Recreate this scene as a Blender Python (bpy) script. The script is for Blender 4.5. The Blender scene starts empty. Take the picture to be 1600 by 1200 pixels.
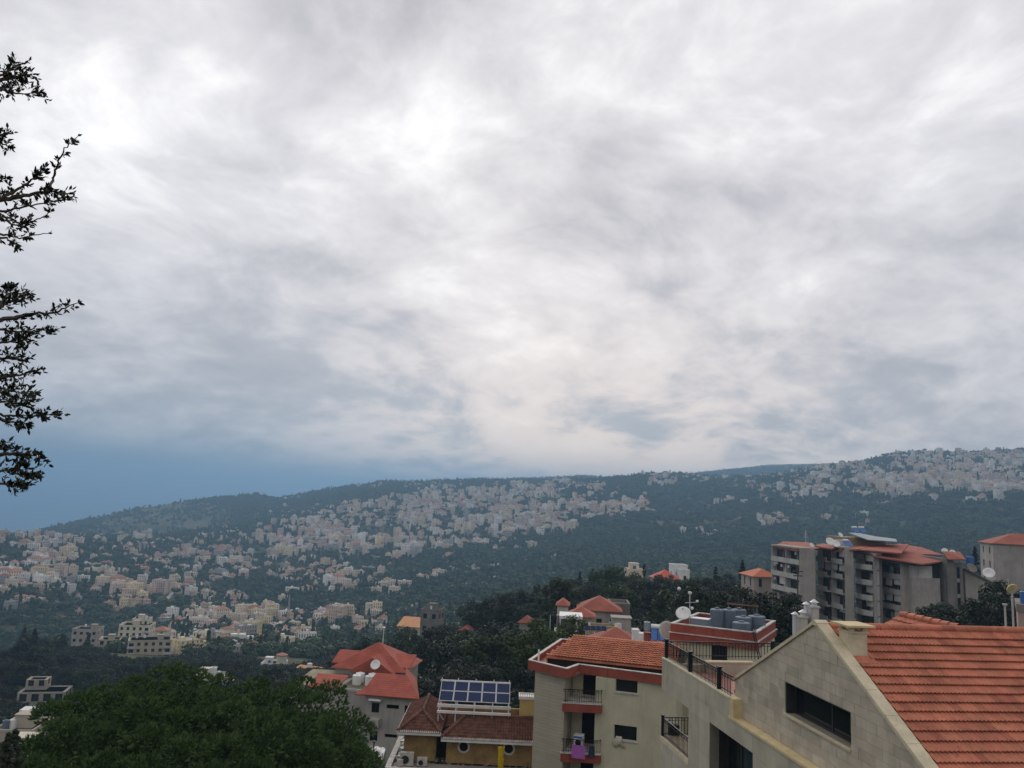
import bpy, bmesh, math, random, bisect
import numpy as np
from mathutils import Vector, Matrix, noise as mnoise

scene = bpy.context.scene
COL = scene.collection

# ------------------------------------------------------------------ camera
FPX, HOR, ROLL = 1250.0, 782.0, math.radians(2.6)
PITCH = math.atan((HOR - 600.0) / FPX)
CF = Vector((0, math.cos(PITCH), math.sin(PITCH)))
CU0 = Vector((0, -math.sin(PITCH), math.cos(PITCH)))
CR0 = Vector((1, 0, 0))
CR = math.cos(ROLL) * CR0 + math.sin(ROLL) * CU0
CU = math.cos(ROLL) * CU0 - math.sin(ROLL) * CR0
cam_data = bpy.data.cameras.new('camera')
cam_data.sensor_fit = 'HORIZONTAL'
cam_data.sensor_width = 36.0
cam_data.lens = FPX / 1600.0 * 36.0
cam_data.clip_start = 0.1
cam_data.clip_end = 120000.0
cam = bpy.data.objects.new('camera', cam_data)
COL.objects.link(cam)
cam.matrix_world = Matrix(((CR.x, CU.x, -CF.x, 0), (CR.y, CU.y, -CF.y, 0), (CR.z, CU.z, -CF.z, 0), (0, 0, 0, 1)))
scene.camera = cam


def ray(px, py):
    """direction in the world through a point of the photograph (1600 x 1200)"""
    return CF + (px - 800.0) / FPX * CR - (py - 600.0) / FPX * CU


def at(px, py, Y):
    d = ray(px, py)
    return d * (Y / d.y)


def atz(px, py, z):
    d = ray(px, py)
    return d * (z / d.z)


# ------------------------------------------------------------------ render settings
scene.render.engine = 'CYCLES'
scene.cycles.use_denoising = True
scene.cycles.max_bounces = 6
scene.cycles.diffuse_bounces = 3
scene.cycles.volume_bounces = 1
scene.view_settings.view_transform = 'Standard'
scene.view_settings.look = 'None'
scene.view_settings.exposure = 0.12
scene.view_settings.gamma = 1.0
scene.view_settings.use_curve_mapping = False


# ------------------------------------------------------------------ node helper
class NT:
    """small wrapper that builds a node tree from calls"""
    def __init__(self, tree):
        self.t = tree
        self.t.nodes.clear()

    def put(self, node, key, val):
        s = node.inputs[key]
        if isinstance(val, bpy.types.NodeSocket):
            self.t.links.new(val, s)
        elif val is not None:
            if s.type == 'RGBA' and hasattr(val, '__len__') and len(val) == 3:
                val = (*val, 1.0)
            s.default_value = val

    def n(self, kind, ins=None, **props):
        nd = self.t.nodes.new(kind)
        for k, v in props.items():
            setattr(nd, k, v)
        for k, v in (ins or {}).items():
            self.put(nd, k, v)
        return nd

    def m(self, op, a, b=0.0, c=None, clamp=False):
        nd = self.n('ShaderNodeMath', operation=op, use_clamp=clamp)
        self.put(nd, 0, a)
        self.put(nd, 1, b)
        if c is not None:
            self.put(nd, 2, c)
        return nd.outputs[0]

    def vm(self, op, a, b=None):
        nd = self.n('ShaderNodeVectorMath', operation=op)
        self.put(nd, 0, a)
        if b is not None:
            self.put(nd, 1, b)
        return nd

    def mix(self, fac, a, b, blend='MIX'):
        nd = self.n('ShaderNodeMix', data_type='RGBA', blend_type=blend)
        self.put(nd, 0, fac)
        self.put(nd, 6, a)
        self.put(nd, 7, b)
        return nd.outputs[2]

    def ramp(self, fac, stops, interp='LINEAR'):
        nd = self.n('ShaderNodeValToRGB')
        nd.color_ramp.interpolation = interp
        el = nd.color_ramp.elements
        while len(el) < len(stops):
            el.new(0.5)
        for e, (p, c) in zip(el, stops):
            e.position = p
            e.color = (c, c, c, 1) if not hasattr(c, '__len__') else (*c, 1)
        self.put(nd, 0, fac)
        return nd.outputs[0]

    def noise(self, vec, scale, detail=4.0, rough=0.5, dist=0.0, lac=2.0):
        nd = self.n('ShaderNodeTexNoise', {'Scale': scale, 'Detail': detail, 'Roughness': rough, 'Distortion': dist, 'Lacunarity': lac})
        if vec is not None:
            self.put(nd, 'Vector', vec)
        return nd.outputs[0]

    def smooth(self, x, lo, hi):
        nd = self.n('ShaderNodeMapRange', {'Value': x, 'From Min': lo, 'From Max': hi}, interpolation_type='SMOOTHSTEP')
        return nd.outputs[0]


# ------------------------------------------------------------------ sky: a closed overcast deck over a Nishita sky
SUN_DIR = ray(770, 250).normalized()
SUN_EL = math.asin(SUN_DIR.z)
SUN_AZ = math.atan2(SUN_DIR.x, SUN_DIR.y)
world = bpy.data.worlds.new('World')
scene.world = world
world.use_nodes = True
world.cycles.sampling_method = 'MANUAL'
world.cycles.sample_map_resolution = 256
w = NT(world.node_tree)
tc = w.n('ShaderNodeTexCoord')
D = w.vm('NORMALIZE', tc.outputs['Generated']).outputs[0]
sep = w.n('ShaderNodeSeparateXYZ', {0: D})
dx, dy, dz = sep.outputs
zc = w.m('ADD', w.m('MAXIMUM', dz, 0.0), 0.34)
P = w.n('ShaderNodeCombineXYZ', {0: w.m('DIVIDE', dx, zc), 1: w.m('DIVIDE', dy, zc), 2: 3.7}).outputs[0]
P2 = w.n('ShaderNodeCombineXYZ', {0: w.m('DIVIDE', dx, zc), 1: w.m('DIVIDE', dy, zc), 2: 11.3}).outputs[0]


def lobe(px, py, size, sx=1.0):
    """soft patch of the deck round one world direction; size in degrees"""
    d = ray(px, py).normalized()
    diff = w.vm('SUBTRACT', D, tuple(d)).outputs[0]
    diff = w.vm('MULTIPLY', diff, (1.0 / sx, 1.0 / sx, 1.0)).outputs[0]
    ln = w.vm('LENGTH', diff).outputs['Value']
    s = math.radians(size)
    q = w.m('DIVIDE', ln, s)
    return w.m('POWER', 2.718, w.m('MULTIPLY', w.m('MULTIPLY', q, q), -1.0))


def addup(terms):
    acc = None
    for k, t in terms:
        v = w.m('MULTIPLY', t, k)
        acc = v if acc is None else w.m('ADD', acc, v)
    return acc


warp = w.n('ShaderNodeTexNoise', {'Vector': P, 'Scale': 1.3, 'Detail': 3.0, 'Roughness': 0.5}).outputs['Color']
Pw = w.vm('ADD', P2, w.vm('MULTIPLY', w.vm('SUBTRACT', warp, (0.5, 0.5, 0.5)).outputs[0], (0.40, 0.40, 0.40)).outputs[0]).outputs[0]
nA = w.noise(P, 1.25, 4.0, 0.50, 0.5)
nB = w.noise(Pw, 4.4, 6.0, 0.54, 0.0)
nC = w.noise(Pw, 12.0, 5.0, 0.60, 0.0)
val = w.m('ADD', w.m('MULTIPLY', nA, 0.36), w.m('ADD', w.m('MULTIPLY', nB, 0.42), w.m('MULTIPLY', nC, 0.22)))
val = w.m('ADD', w.m('MULTIPLY', w.m('SUBTRACT', val, 0.5), 2.1), 0.56)
# thick and thin places of the deck
patch = addup([(0.16, lobe(620, 150, 9, 1.7)), (0.17, lobe(1210, 90, 8, 1.4)), (0.10, lobe(250, 150, 7, 1.2)),
               (0.22, lobe(745, 462, 4.2, 2.0)), (0.14, lobe(150, 625, 2.6, 3.2)), (0.12, lobe(900, 560, 7, 1.8)), (0.10, lobe(1250, 470, 4, 2.0)),
               (-0.15, lobe(620, 10, 6, 1.6)), (-0.09, lobe(1000, 360, 5, 2.2)), (-0.07, lobe(500, 300, 7, 1.8)),
               (-0.12, lobe(130, 540, 6, 2.0)), (-0.12, lobe(1350, 560, 6, 2.2)), (-0.12, lobe(470, 510, 3.2, 2.4)),
               (-0.13, lobe(350, 590, 3.0, 2.8)), (-0.24, lobe(985, 657, 1.5, 2.2)), (-0.17, lobe(1150, 672, 2.2, 2.6)),
               (-0.16, lobe(1480, 650, 2.5, 2.6)), (-0.10, lobe(1000, 200, 6, 1.6))])
val = w.m('ADD', val, patch)
deck = w.ramp(val, [(0.05, (0.36, 0.355, 0.375)), (0.34, (0.52, 0.50, 0.515)), (0.52, (0.67, 0.645, 0.66)), (0.70, (0.83, 0.805, 0.81)), (0.95, (1.15, 1.12, 1.10))])
# low down: cream light ahead, rain-blue over the sea on the left
azn = w.m('ARCTAN2', dx, dy)
low = w.m('POWER', 2.718, w.m('MULTIPLY', w.m('MAXIMUM', dz, 0.0), -9.5))
warm_az = w.m('POWER', 2.718, w.m('MULTIPLY', w.m('POWER', w.m('DIVIDE', w.m('SUBTRACT', azn, 0.12), 0.36), 2.0), -1.0))
warm = w.m('MULTIPLY', w.m('MULTIPLY', low, warm_az), 1.15, clamp=True)
cream = w.mix(w.m('MULTIPLY', w.smooth(val, 0.30, 0.60), 1.0), (0.66, 0.58, 0.54), (1.75, 1.27, 0.90))
deck = w.mix(warm, deck, cream)
lowb = w.m('POWER', 2.718, w.m('MULTIPLY', w.m('MAXIMUM', w.m('SUBTRACT', dz, 0.030), 0.0), -38.0))
left = w.smooth(w.m('MULTIPLY', azn, -1.0), 0.08, 0.50)
blue = w.m('MULTIPLY', w.m('MULTIPLY', lowb, left), 0.90, clamp=True)
deck = w.mix(blue, deck, (0.155, 0.185, 0.215))
sky = w.n('ShaderNodeTexSky', sky_type='NISHITA')
sky.sun_disc = False
sky.sun_elevation = SUN_EL
sky.sun_rotation = SUN_AZ
sky.altitude = 500.0
skyc = w.mix(1.0, sky.outputs[0], (0.10, 0.10, 0.10), 'MULTIPLY')
final = w.mix(0.95, skyc, deck)
final = w.mix(w.smooth(dz, -0.01, -0.06), final, (0.16, 0.185, 0.205))
bg = w.n('ShaderNodeBackground', {'Color': final, 'Strength': 1.0})
wo = w.n('ShaderNodeOutputWorld')
w.t.links.new(bg.outputs[0], wo.inputs[0])

# ------------------------------------------------------------------ sun, veiled by the deck
sun_data = bpy.data.lights.new('sun', 'SUN')
sun_data.energy = 1.1
sun_data.angle = math.radians(25)
sun_data.color = (1.0, 0.95, 0.88)
sun = bpy.data.objects.new('sun', sun_data)
COL.objects.link(sun)
sun.rotation_euler = (-SUN_DIR).to_track_quat('-Z', 'Y').to_euler()

# ------------------------------------------------------------------ mesh and object helpers
class MB:
    """collects faces; build() links them as one mesh object"""
    def __init__(self):
        self.v, self.f, self.mi, self.cur = [], [], [], 0

    def add(self, vs, fs):
        o = len(self.v)
        self.v.extend([tuple(q) for q in vs])
        for q in fs:
            self.f.append([o + i for i in q])
            self.mi.append(self.cur)
        return self

    def box(self, x0, x1, y0, y1, z0, z1):
        if x0 > x1: x0, x1 = x1, x0
        if y0 > y1: y0, y1 = y1, y0
        if z0 > z1: z0, z1 = z1, z0
        return self.add([(x0, y0, z0), (x1, y0, z0), (x1, y1, z0), (x0, y1, z0), (x0, y0, z1), (x1, y0, z1), (x1, y1, z1), (x0, y1, z1)],
                        [(0, 3, 2, 1), (4, 5, 6, 7), (0, 1, 5, 4), (1, 2, 6, 5), (2, 3, 7, 6), (3, 0, 4, 7)])

    def poly(self, pts):
        return self.add(pts, [list(range(len(pts)))])

    def prism(self, pts, vec):
        """polygon pts pushed along vec"""
        n = len(pts)
        a = [Vector(q) for q in pts]
        b = [q + Vector(vec) for q in a]
        nrm = Vector((0, 0, 0))
        for i in range(n):
            nrm += a[i].cross(a[(i + 1) % n])
        if nrm.dot(Vector(vec)) > 0:
            a, b = a[::-1], b[::-1]
        fs = [list(range(n)), list(range(2 * n - 1, n - 1, -1))]
        for i in range(n):
            j = (i + 1) % n
            fs.append([j, i, n + i, n + j])
        return self.add(a + b, fs)

    def slab(self, a, b, c, d, t):
        """quad pushed back along its normal by t"""
        a, b, c, d = [Vector(q) for q in (a, b, c, d)]
        n = (b - a).cross(d - a).normalized()
        return self.prism([a, b, c, d], -n * t)

    def cyl(self, p0, p1, r0, r1=None, n=8, cap=True):
        r1 = r0 if r1 is None else r1
        p0, p1 = Vector(p0), Vector(p1)
        ax = (p1 - p0).normalized()
        u = ax.orthogonal().normalized()
        v = ax.cross(u)
        vs = []
        for k in range(n):
            t = 2 * math.pi * k / n
            d = math.cos(t) * u + math.sin(t) * v
            vs.append(p0 + d * r0)
        for k in range(n):
            t = 2 * math.pi * k / n
            d = math.cos(t) * u + math.sin(t) * v
            vs.append(p1 + d * r1)
        fs = [[k, (k + 1) % n, n + (k + 1) % n, n + k] for k in range(n)]
        if cap:
            fs.append(list(range(n - 1, -1, -1)))
            fs.append(list(range(n, 2 * n)))
        return self.add(vs, fs)

    def tube(self, pts, radii, n=6):
        pts = [Vector(q) for q in pts]
        vs, fs = [], []
        for i, q in enumerate(pts):
            t = (pts[min(i + 1, len(pts) - 1)] - pts[max(i - 1, 0)]).normalized()
            u = t.cross(Vector((0.31, 0.2, 0.93))).normalized()
            v = t.cross(u)
            r = radii[i] if hasattr(radii, '__len__') else radii
            for k in range(n):
                a = 2 * math.pi * k / n
                vs.append(q + (math.cos(a) * u + math.sin(a) * v) * r)
        for i in range(len(pts) - 1):
            for k in range(n):
                fs.append([i * n + k, i * n + (k + 1) % n, (i + 1) * n + (k + 1) % n, (i + 1) * n + k])
        return self.add(vs, fs)

    def lathe(self, prof, n=16, c=(0, 0, 0)):
        vs, fs = [], []
        for r, z in prof:
            for k in range(n):
                a = 2 * math.pi * k / n
                vs.append((c[0] + r * math.cos(a), c[1] + r * math.sin(a), c[2] + z))
        for i in range(len(prof) - 1):
            for k in range(n):
                fs.append([i * n + k, i * n + (k + 1) % n, (i + 1) * n + (k + 1) % n, (i + 1) * n + k])
        return self.add(vs, fs)

    def mesh(self, name, mats, smooth=False, dz=0.0):
        me = bpy.data.meshes.new(name)
        vs = self.v if dz == 0 else [(a, b, c + dz) for a, b, c in self.v]
        me.from_pydata(vs, [], self.f)
        for m in (mats if isinstance(mats, (list, tuple)) else [mats]):
            me.materials.append(m)
        if max(self.mi, default=0) > 0:
            me.polygons.foreach_set('material_index', self.mi)
        if smooth:
            me.polygons.foreach_set('use_smooth', [True] * len(me.polygons))
        me.update()
        return me

    def build(self, name, mats, parent=None, smooth=False):
        dz = 0.0
        if parent is not None:
            r = parent
            while r.parent is not None:
                r = r.parent
            dz = -ZBASE.get(r.name, 0.0)
        return obj(name, self.mesh(name, mats, smooth, dz), parent)


ZBASE = {}


def obj(name, me, parent=None, loc=None, rz=None):
    o = bpy.data.objects.new(name, me)
    COL.objects.link(o)
    if parent is not None:
        o.parent = parent
    if loc is not None:
        o.location = loc
    if rz is not None:
        o.rotation_euler = (0, 0, rz)
    return o


def tag(o, label, cat, group=None):
    o['label'] = label
    o['category'] = cat
    if group:
        o['group'] = group
    return o


def thing(name, label, cat, loc, rz=0.0, group=None):
    """Empty at the base of a thing; heights of its parts are given above the eye, not above the base"""
    o = bpy.data.objects.new(name, None)
    o.empty_display_size = 0.2
    COL.objects.link(o)
    o.location = loc
    o.rotation_euler = (0, 0, rz)
    ZBASE[o.name] = loc[2]
    return tag(o, label, cat, group)


def kind(o, k):
    o['kind'] = k
    return o


def copy_tree(o, parent=None):
    c = o.copy()
    COL.objects.link(c)
    if parent is not None:
        c.parent = parent
    for ch in o.children:
        copy_tree(ch, c)
    return c


# ------------------------------------------------------------------ materials
MATS = {}


def mat(name, col, var=0.18, scale=1.2, rough=0.85, bump=0.0, bscale=20.0, streak=0.0, spots=0.0, per_obj=0.0, metal=0.0, spec=0.3, objcol=False, col2=None, fine=0.0, rows=0.0):
    """weathered surface: large blotches, fine grain, rain streaks, per-object tint; world-space coordinates"""
    if name in MATS:
        return MATS[name]
    m = bpy.data.materials.new(name)
    m.use_nodes = True
    t = NT(m.node_tree)
    g = t.n('ShaderNodeNewGeometry')
    pos = g.outputs['Position']
    if objcol:
        base = t.n('ShaderNodeObjectInfo').outputs['Color']
    else:
        base = t.n('ShaderNodeRGB')
        base.outputs[0].default_value = (*col, 1)
        base = base.outputs[0]
    if per_obj:
        oi = t.n('ShaderNodeObjectInfo')
        k = t.m('ADD', 1.0 - per_obj, t.m('MULTIPLY', oi.outputs['Random'], 2 * per_obj))
        kk = t.n('ShaderNodeCombineColor', {0: k, 1: k, 2: k}).outputs[0]
        base = t.mix(1.0, base, kk, 'MULTIPLY')
    if col2 is not None:
        oi2 = t.n('ShaderNodeObjectInfo')
        r2 = t.m('FRACT', t.m('MULTIPLY', oi2.outputs['Random'], 7.31))
        base = t.mix(t.m('MULTIPLY', r2, 0.8), base, col2)
    n1 = t.noise(pos, scale, 5.0, 0.6)
    f = t.m('ADD', 1.0 - var, t.m('MULTIPLY', t.smooth(n1, 0.25, 0.75), 2 * var))
    if fine:
        n3 = t.noise(pos, scale * 14.0, 3.0, 0.6)
        f = t.m('MULTIPLY', f, t.m('ADD', 1.0 - fine, t.m('MULTIPLY', n3, 2 * fine)))
    if streak:
        sp = t.vm('MULTIPLY', pos, (1.0, 1.0, 0.07)).outputs[0]
        n2 = t.noise(sp, 3.2, 4.0, 0.65)
        f = t.m('MULTIPLY', f, t.m('SUBTRACT', 1.0, t.m('MULTIPLY', t.smooth(n2, 0.52, 0.75), streak)))
    if spots:
        n4 = t.noise(pos, scale * 2.7, 6.0, 0.7, 1.0)
        f = t.m('MULTIPLY', f, t.m('SUBTRACT', 1.0, t.m('MULTIPLY', t.smooth(n4, 0.55, 0.68), spots)))
    if rows:      # thin joints between tile courses too small to build at that distance
        zz = t.n('ShaderNodeSeparateXYZ', {0: pos}).outputs[2]
        fr_ = t.m('FRACT', t.m('DIVIDE', t.m('ADD', zz, t.m('MULTIPLY', t.noise(pos, 3.0, 2.0), 0.02)), 0.15))
        f = t.m('MULTIPLY', f, t.m('SUBTRACT', 1.0, t.m('MULTIPLY', t.m('LESS_THAN', fr_, 0.22), rows)))
    fc = t.n('ShaderNodeCombineColor', {0: f, 1: f, 2: f}).outputs[0]
    c = t.mix(1.0, base, fc, 'MULTIPLY')
    b = t.n('ShaderNodeBsdfPrincipled', {'Base Color': c, 'Roughness': rough, 'Metallic': metal, 'Specular IOR Level': spec})
    if bump:
        bn = t.n('ShaderNodeBump', {'Strength': bump, 'Distance': 0.02, 'Height': t.noise(pos, bscale, 4.0, 0.6)})
        t.put(b, 'Normal', bn.outputs[0])
    o = t.n('ShaderNodeOutputMaterial')
    t.t.links.new(b.outputs[0], o.inputs[0])
    MATS[name] = m
    return m


def leaf_mat(name, c1, c2, rough=0.6, sss=0.25, scale=0.5):
    if name in MATS:
        return MATS[name]
    m = bpy.data.materials.new(name)
    m.use_nodes = True
    t = NT(m.node_tree)
    g = t.n('ShaderNodeNewGeometry')
    oi = t.n('ShaderNodeObjectInfo')
    n1 = t.noise(g.outputs['Position'], scale, 4.0, 0.6)
    n2 = t.noise(g.outputs['Position'], scale * 9, 2.0, 0.6)
    fac = t.m('ADD', t.m('MULTIPLY', t.smooth(n1, 0.3, 0.7), 0.45), t.m('ADD', t.m('MULTIPLY', n2, 0.35), t.m('MULTIPLY', oi.outputs['Random'], 0.3)), clamp=True)
    c = t.mix(fac, c1, c2)
    di = t.n('ShaderNodeBsdfPrincipled', {'Base Color': c, 'Roughness': rough, 'Specular IOR Level': 0.25})
    tr = t.n('ShaderNodeBsdfTranslucent', {'Color': c})
    mx = t.n('ShaderNodeMixShader', {0: sss, 1: di.outputs[0], 2: tr.outputs[0]})
    o = t.n('ShaderNodeOutputMaterial')
    t.t.links.new(mx.outputs[0], o.inputs[0])
    MATS[name] = m
    return m


def glass_mat(name, col=(0.02, 0.025, 0.03), rough=0.08, spec=0.5):
    if name in MATS:
        return MATS[name]
    m = bpy.data.materials.new(name)
    m.use_nodes = True
    t = NT(m.node_tree)
    b = t.n('ShaderNodeBsdfPrincipled', {'Base Color': col, 'Roughness': rough, 'Specular IOR Level': spec})
    o = t.n('ShaderNodeOutputMaterial')
    t.t.links.new(b.outputs[0], o.inputs[0])
    MATS[name] = m
    return m

# ------------------------------------------------------------------ terrain: one sheet, laid out by range and bearing
# bearing columns as photograph x; each entry (range, y in the photograph) or (range, None, height above the eye)
rnd = random.Random(4)
N_ = None
COLS = {
    -700: [(2, N_, -9), (25, N_, -14), (60, N_, -26), (150, N_, -46), (300, N_, -70), (420, N_, -95), (640, N_, -150), (900, N_, -128), (1200, N_, -105), (1700, N_, -110), (2200, N_, -260), (3200, N_, -530)],
    0: [(2, N_, -9), (25, N_, -14), (60, N_, -26), (150, N_, -51), (215, N_, -64), (262, N_, -72), (380, 1014), (500, N_, -118), (640, N_, -150), (830, 965), (1000, 905), (1200, 872), (1500, 843), (1750, 838), (2200, N_, -230), (3000, N_, -530)],
    200: [(2, N_, -9), (25, N_, -14), (60, N_, -26), (150, N_, -47), (250, N_, -64), (400, 1028), (440, 1016), (620, N_, -140), (850, 968), (1000, 918), (1200, 883), (1500, 850), (1750, 842), (1950, 848), (2300, 818), (2700, 794), (3300, N_, -330), (4300, N_, -530)],
    60: [(2, N_, -9), (25, N_, -14), (60, N_, -26), (150, N_, -51), (215, N_, -64), (262, N_, -72), (380, 1014), (500, N_, -118), (640, N_, -150), (830, 966), (1000, 908), (1200, 875), (1500, 845), (1750, 840), (2000, 850), (2300, 838), (2700, 832), (3300, N_, -400), (4300, N_, -530)],
    130: [(2, N_, -9), (25, N_, -14), (60, N_, -26), (150, N_, -50), (250, N_, -70), (400, 1020), (440, 1014), (620, N_, -143), (850, 967), (1000, 913), (1200, 879), (1500, 848), (1750, 841), (1950, 850), (2300, 828), (2700, 812), (3300, N_, -360), (4300, N_, -530)],
    270: [(2, N_, -9), (25, N_, -14), (60, N_, -26), (140, N_, -44), (250, N_, -63), (400, 1032), (450, 1022), (620, 1010), (840, 970), (1000, 921), (1200, 886), (1500, 850), (1750, 838), (1950, 842), (2300, 808), (2700, 784), (3300, N_, -260), (4400, N_, -530)],
    340: [(2, N_, -9), (25, N_, -14), (60, N_, -26), (120, N_, -39), (250, 1080), (400, 1038), (450, 1025), (620, 1006), (820, 974), (1000, 925), (1200, 888), (1500, 850), (1780, 830), (2000, 828), (2300, 800), (2700, 776), (3300, N_, -220), (4500, N_, -530)],
    400: [(2, N_, -9), (25, N_, -14), (60, N_, -26), (100, N_, -33), (180, N_, -52), (250, 1078), (330, 1052), (450, 1024), (600, 1004), (800, 978), (1000, 928), (1200, 890), (1500, 850), (1800, 820), (2050, 812), (2700, 771), (3300, N_, -200), (4600, N_, -530)],
    435: [(2, N_, -9), (25, N_, -14), (60, N_, -26), (100, N_, -33), (170, N_, -50), (240, 1066), (330, 1050), (450, 1024), (600, 1004), (780, 980), (980, 930), (1180, 892), (1450, 852), (1780, 815), (2050, 805), (2600, 778), (3300, N_, -180), (4600, N_, -530)],
    600: [(2, N_, -9), (25, N_, -14), (60, N_, -25), (95, N_, -30), (150, N_, -42), (220, 1036), (400, 1045), (650, 988), (900, 938), (1100, 898), (1300, 862), (1500, 828), (1800, 788), (2200, 764), (2600, 753), (3400, N_, -100), (5000, N_, -400)],
    800: [(2, N_, -9), (25, N_, -14), (60, N_, -23), (120, N_, -27), (180, N_, -33), (250, 962), (400, 990), (650, 937), (900, 902), (1150, 867), (1400, 832), (1600, 802), (1900, 771), (2250, 753), (2500, 752), (2750, N_, 20), (3300, 735), (3900, N_, 0), (5000, N_, -200)],
    900: [(2, N_, -9), (25, N_, -14), (60, N_, -21), (120, N_, -23), (200, N_, -28), (255, 940), (430, 975), (720, 918), (1000, 880), (1300, 832), (1550, 795), (1850, 768), (2150, 750), (2400, 748), (2750, N_, 20), (3500, 731), (4200, N_, 0), (5000, N_, -150)],
    1000: [(2, N_, -9), (25, N_, -14), (60, N_, -20), (120, N_, -21), (200, N_, -24), (260, 928), (450, 962), (800, 902), (1100, 862), (1500, 803), (1800, 767), (2000, 749), (2200, 746), (2600, N_, 10), (4000, 738), (5000, N_, -50)],
    1200: [(2, N_, -9), (25, N_, -14), (60, N_, -20), (120, N_, -22), (200, N_, -26), (270, 928), (500, 964), (900, 892), (1300, 832), (1600, 783), (1900, 753), (2200, 745), (2600, N_, 30), (4200, 716), (5200, N_, 0)],
    1400: [(2, N_, -9), (25, N_, -14), (60, N_, -20), (120, N_, -22), (200, N_, -27), (270, N_, -30), (500, N_, -90), (900, 892), (1300, 828), (1600, 779), (1900, 738), (2200, 715), (2400, 708), (2800, N_, 90), (4200, 711), (5200, N_, 0)],
    1600: [(2, N_, -9), (25, N_, -14), (60, N_, -20), (120, N_, -22), (200, N_, -28), (270, N_, -32), (500, N_, -90), (900, 895), (1300, 832), (1600, 783), (1900, 746), (2200, 718), (2450, 705), (2900, N_, 100), (3500, N_, 150), (4500, N_, 0)],
    2300: [(2, N_, -9), (25, N_, -14), (60, N_, -20), (120, N_, -22), (200, N_, -28), (270, N_, -34), (500, N_, -90), (900, N_, -70), (1300, N_, -30), (1900, N_, 60), (2450, N_, 130), (3500, N_, 120), (4500, N_, 0)],
}
R_GRID = np.concatenate([np.linspace(2, 60, 18), np.geomspace(64, 700, 60), np.geomspace(712, 2900, 170), np.geomspace(2950, 26000, 34)])
col_az, col_z = [], []
for pxc in sorted(COLS):
    d0 = ray(pxc, 800)
    az = math.atan2(d0.x, d0.y)
    rs, zs = [], []
    for e in COLS[pxc]:
        if e[1] is None:
            z = e[2]
        else:
            # find the ray with this bearing through row e[1]
            d = ray(pxc, e[1])
            z = d.z / math.hypot(d.x, d.y) * e[0]
        rs.append(e[0])
        zs.append(z)
    rs.append(9000.0); zs.append(-530.0)
    zz = np.interp(np.log(R_GRID), np.log(rs), zs)
    k = np.array([1, 2, 3, 2, 1.0]); k /= k.sum()
    pad = np.pad(zz, 2, mode='edge')
    zz = np.convolve(pad, k, mode='valid')
    col_az.append(az)
    col_z.append(zz)
col_az = np.array(col_az)
col_z = np.array(col_z)
A_GRID = np.concatenate([np.linspace(-math.pi, -0.80, 26)[:-1], np.linspace(-0.80, 0.80, 330), np.linspace(0.80, math.pi, 26)[1:]])
TZ = np.zeros((len(A_GRID), len(R_GRID)))
for j in range(len(R_GRID)):
    TZ[:, j] = np.interp(A_GRID, col_az, col_z[:, j])
# spurs, gullies and small relief, stronger with range
for i, a in enumerate(A_GRID):
    for j, r in enumerate(R_GRID):
        if r < 60 or r > 9000:
            continue
        x, y = r * math.sin(a), r * math.cos(a)
        amp = min(0.0055 * r, 13.0)
        q = mnoise.fractal(Vector((x / 260.0, y / 260.0, 1.7)), 0.9, 2.1, 5)
        TZ[i, j] += amp * q * (0.45 if r > 2300 else 0.8)
TZ = np.maximum(TZ, -532.0)


A_L, R_L, TZ_L = A_GRID.tolist(), R_GRID.tolist(), TZ.tolist()


def ground_z(x, y):
    a = math.atan2(x, y)
    r = min(max(math.hypot(x, y), 2.0), 25000.0)
    i = min(max(bisect.bisect(A_L, a) - 1, 0), len(A_L) - 2)
    j = min(max(bisect.bisect(R_L, r) - 1, 0), len(R_L) - 2)
    u = (a - A_L[i]) / (A_L[i + 1] - A_L[i])
    v = (r - R_L[j]) / (R_L[j + 1] - R_L[j])
    p, q = TZ_L[i], TZ_L[i + 1]
    return (p[j] * (1 - u) + q[j] * u) * (1 - v) + (p[j + 1] * (1 - u) + q[j + 1] * u) * v


def on_ground(px, py, r0=500.0, r1=3200.0):
    """first point where the ray through a photograph point meets the terrain beyond range r0"""
    d = ray(px, py)
    h = math.hypot(d.x, d.y)
    r = r0
    while r < r1:
        t = r / h
        if d.z * t < ground_z(d.x * t, d.y * t):
            return Vector((d.x * t, d.y * t, ground_z(d.x * t, d.y * t)))
        r += max(2.0, r * 0.004)
    return None


def ground_mat():
    m = bpy.data.materials.new('hillside_soil')
    m.use_nodes = True
    t = NT(m.node_tree)
    g = t.n('ShaderNodeNewGeometry')
    pos = g.outputs['Position']
    n1 = t.noise(pos, 0.012, 6.0, 0.62, 0.4)
    n2 = t.noise(pos, 0.09, 6.0, 0.65)
    c = t.mix(t.smooth(n1, 0.42, 0.62), (0.040, 0.052, 0.022), (0.115, 0.100, 0.055))
    c = t.mix(t.m('MULTIPLY', t.smooth(n2, 0.52, 0.70), 0.6), c, (0.16, 0.135, 0.10))
    b = t.n('ShaderNodeBsdfPrincipled', {'Base Color': c, 'Roughness': 0.95, 'Specular IOR Level': 0.1})
    bn = t.n('ShaderNodeBump', {'Strength': 0.6, 'Distance': 1.5, 'Height': n2})
    t.put(b, 'Normal', bn.outputs[0])
    o = t.n('ShaderNodeOutputMaterial')
    t.t.links.new(b.outputs[0], o.inputs[0])
    return m


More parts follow.
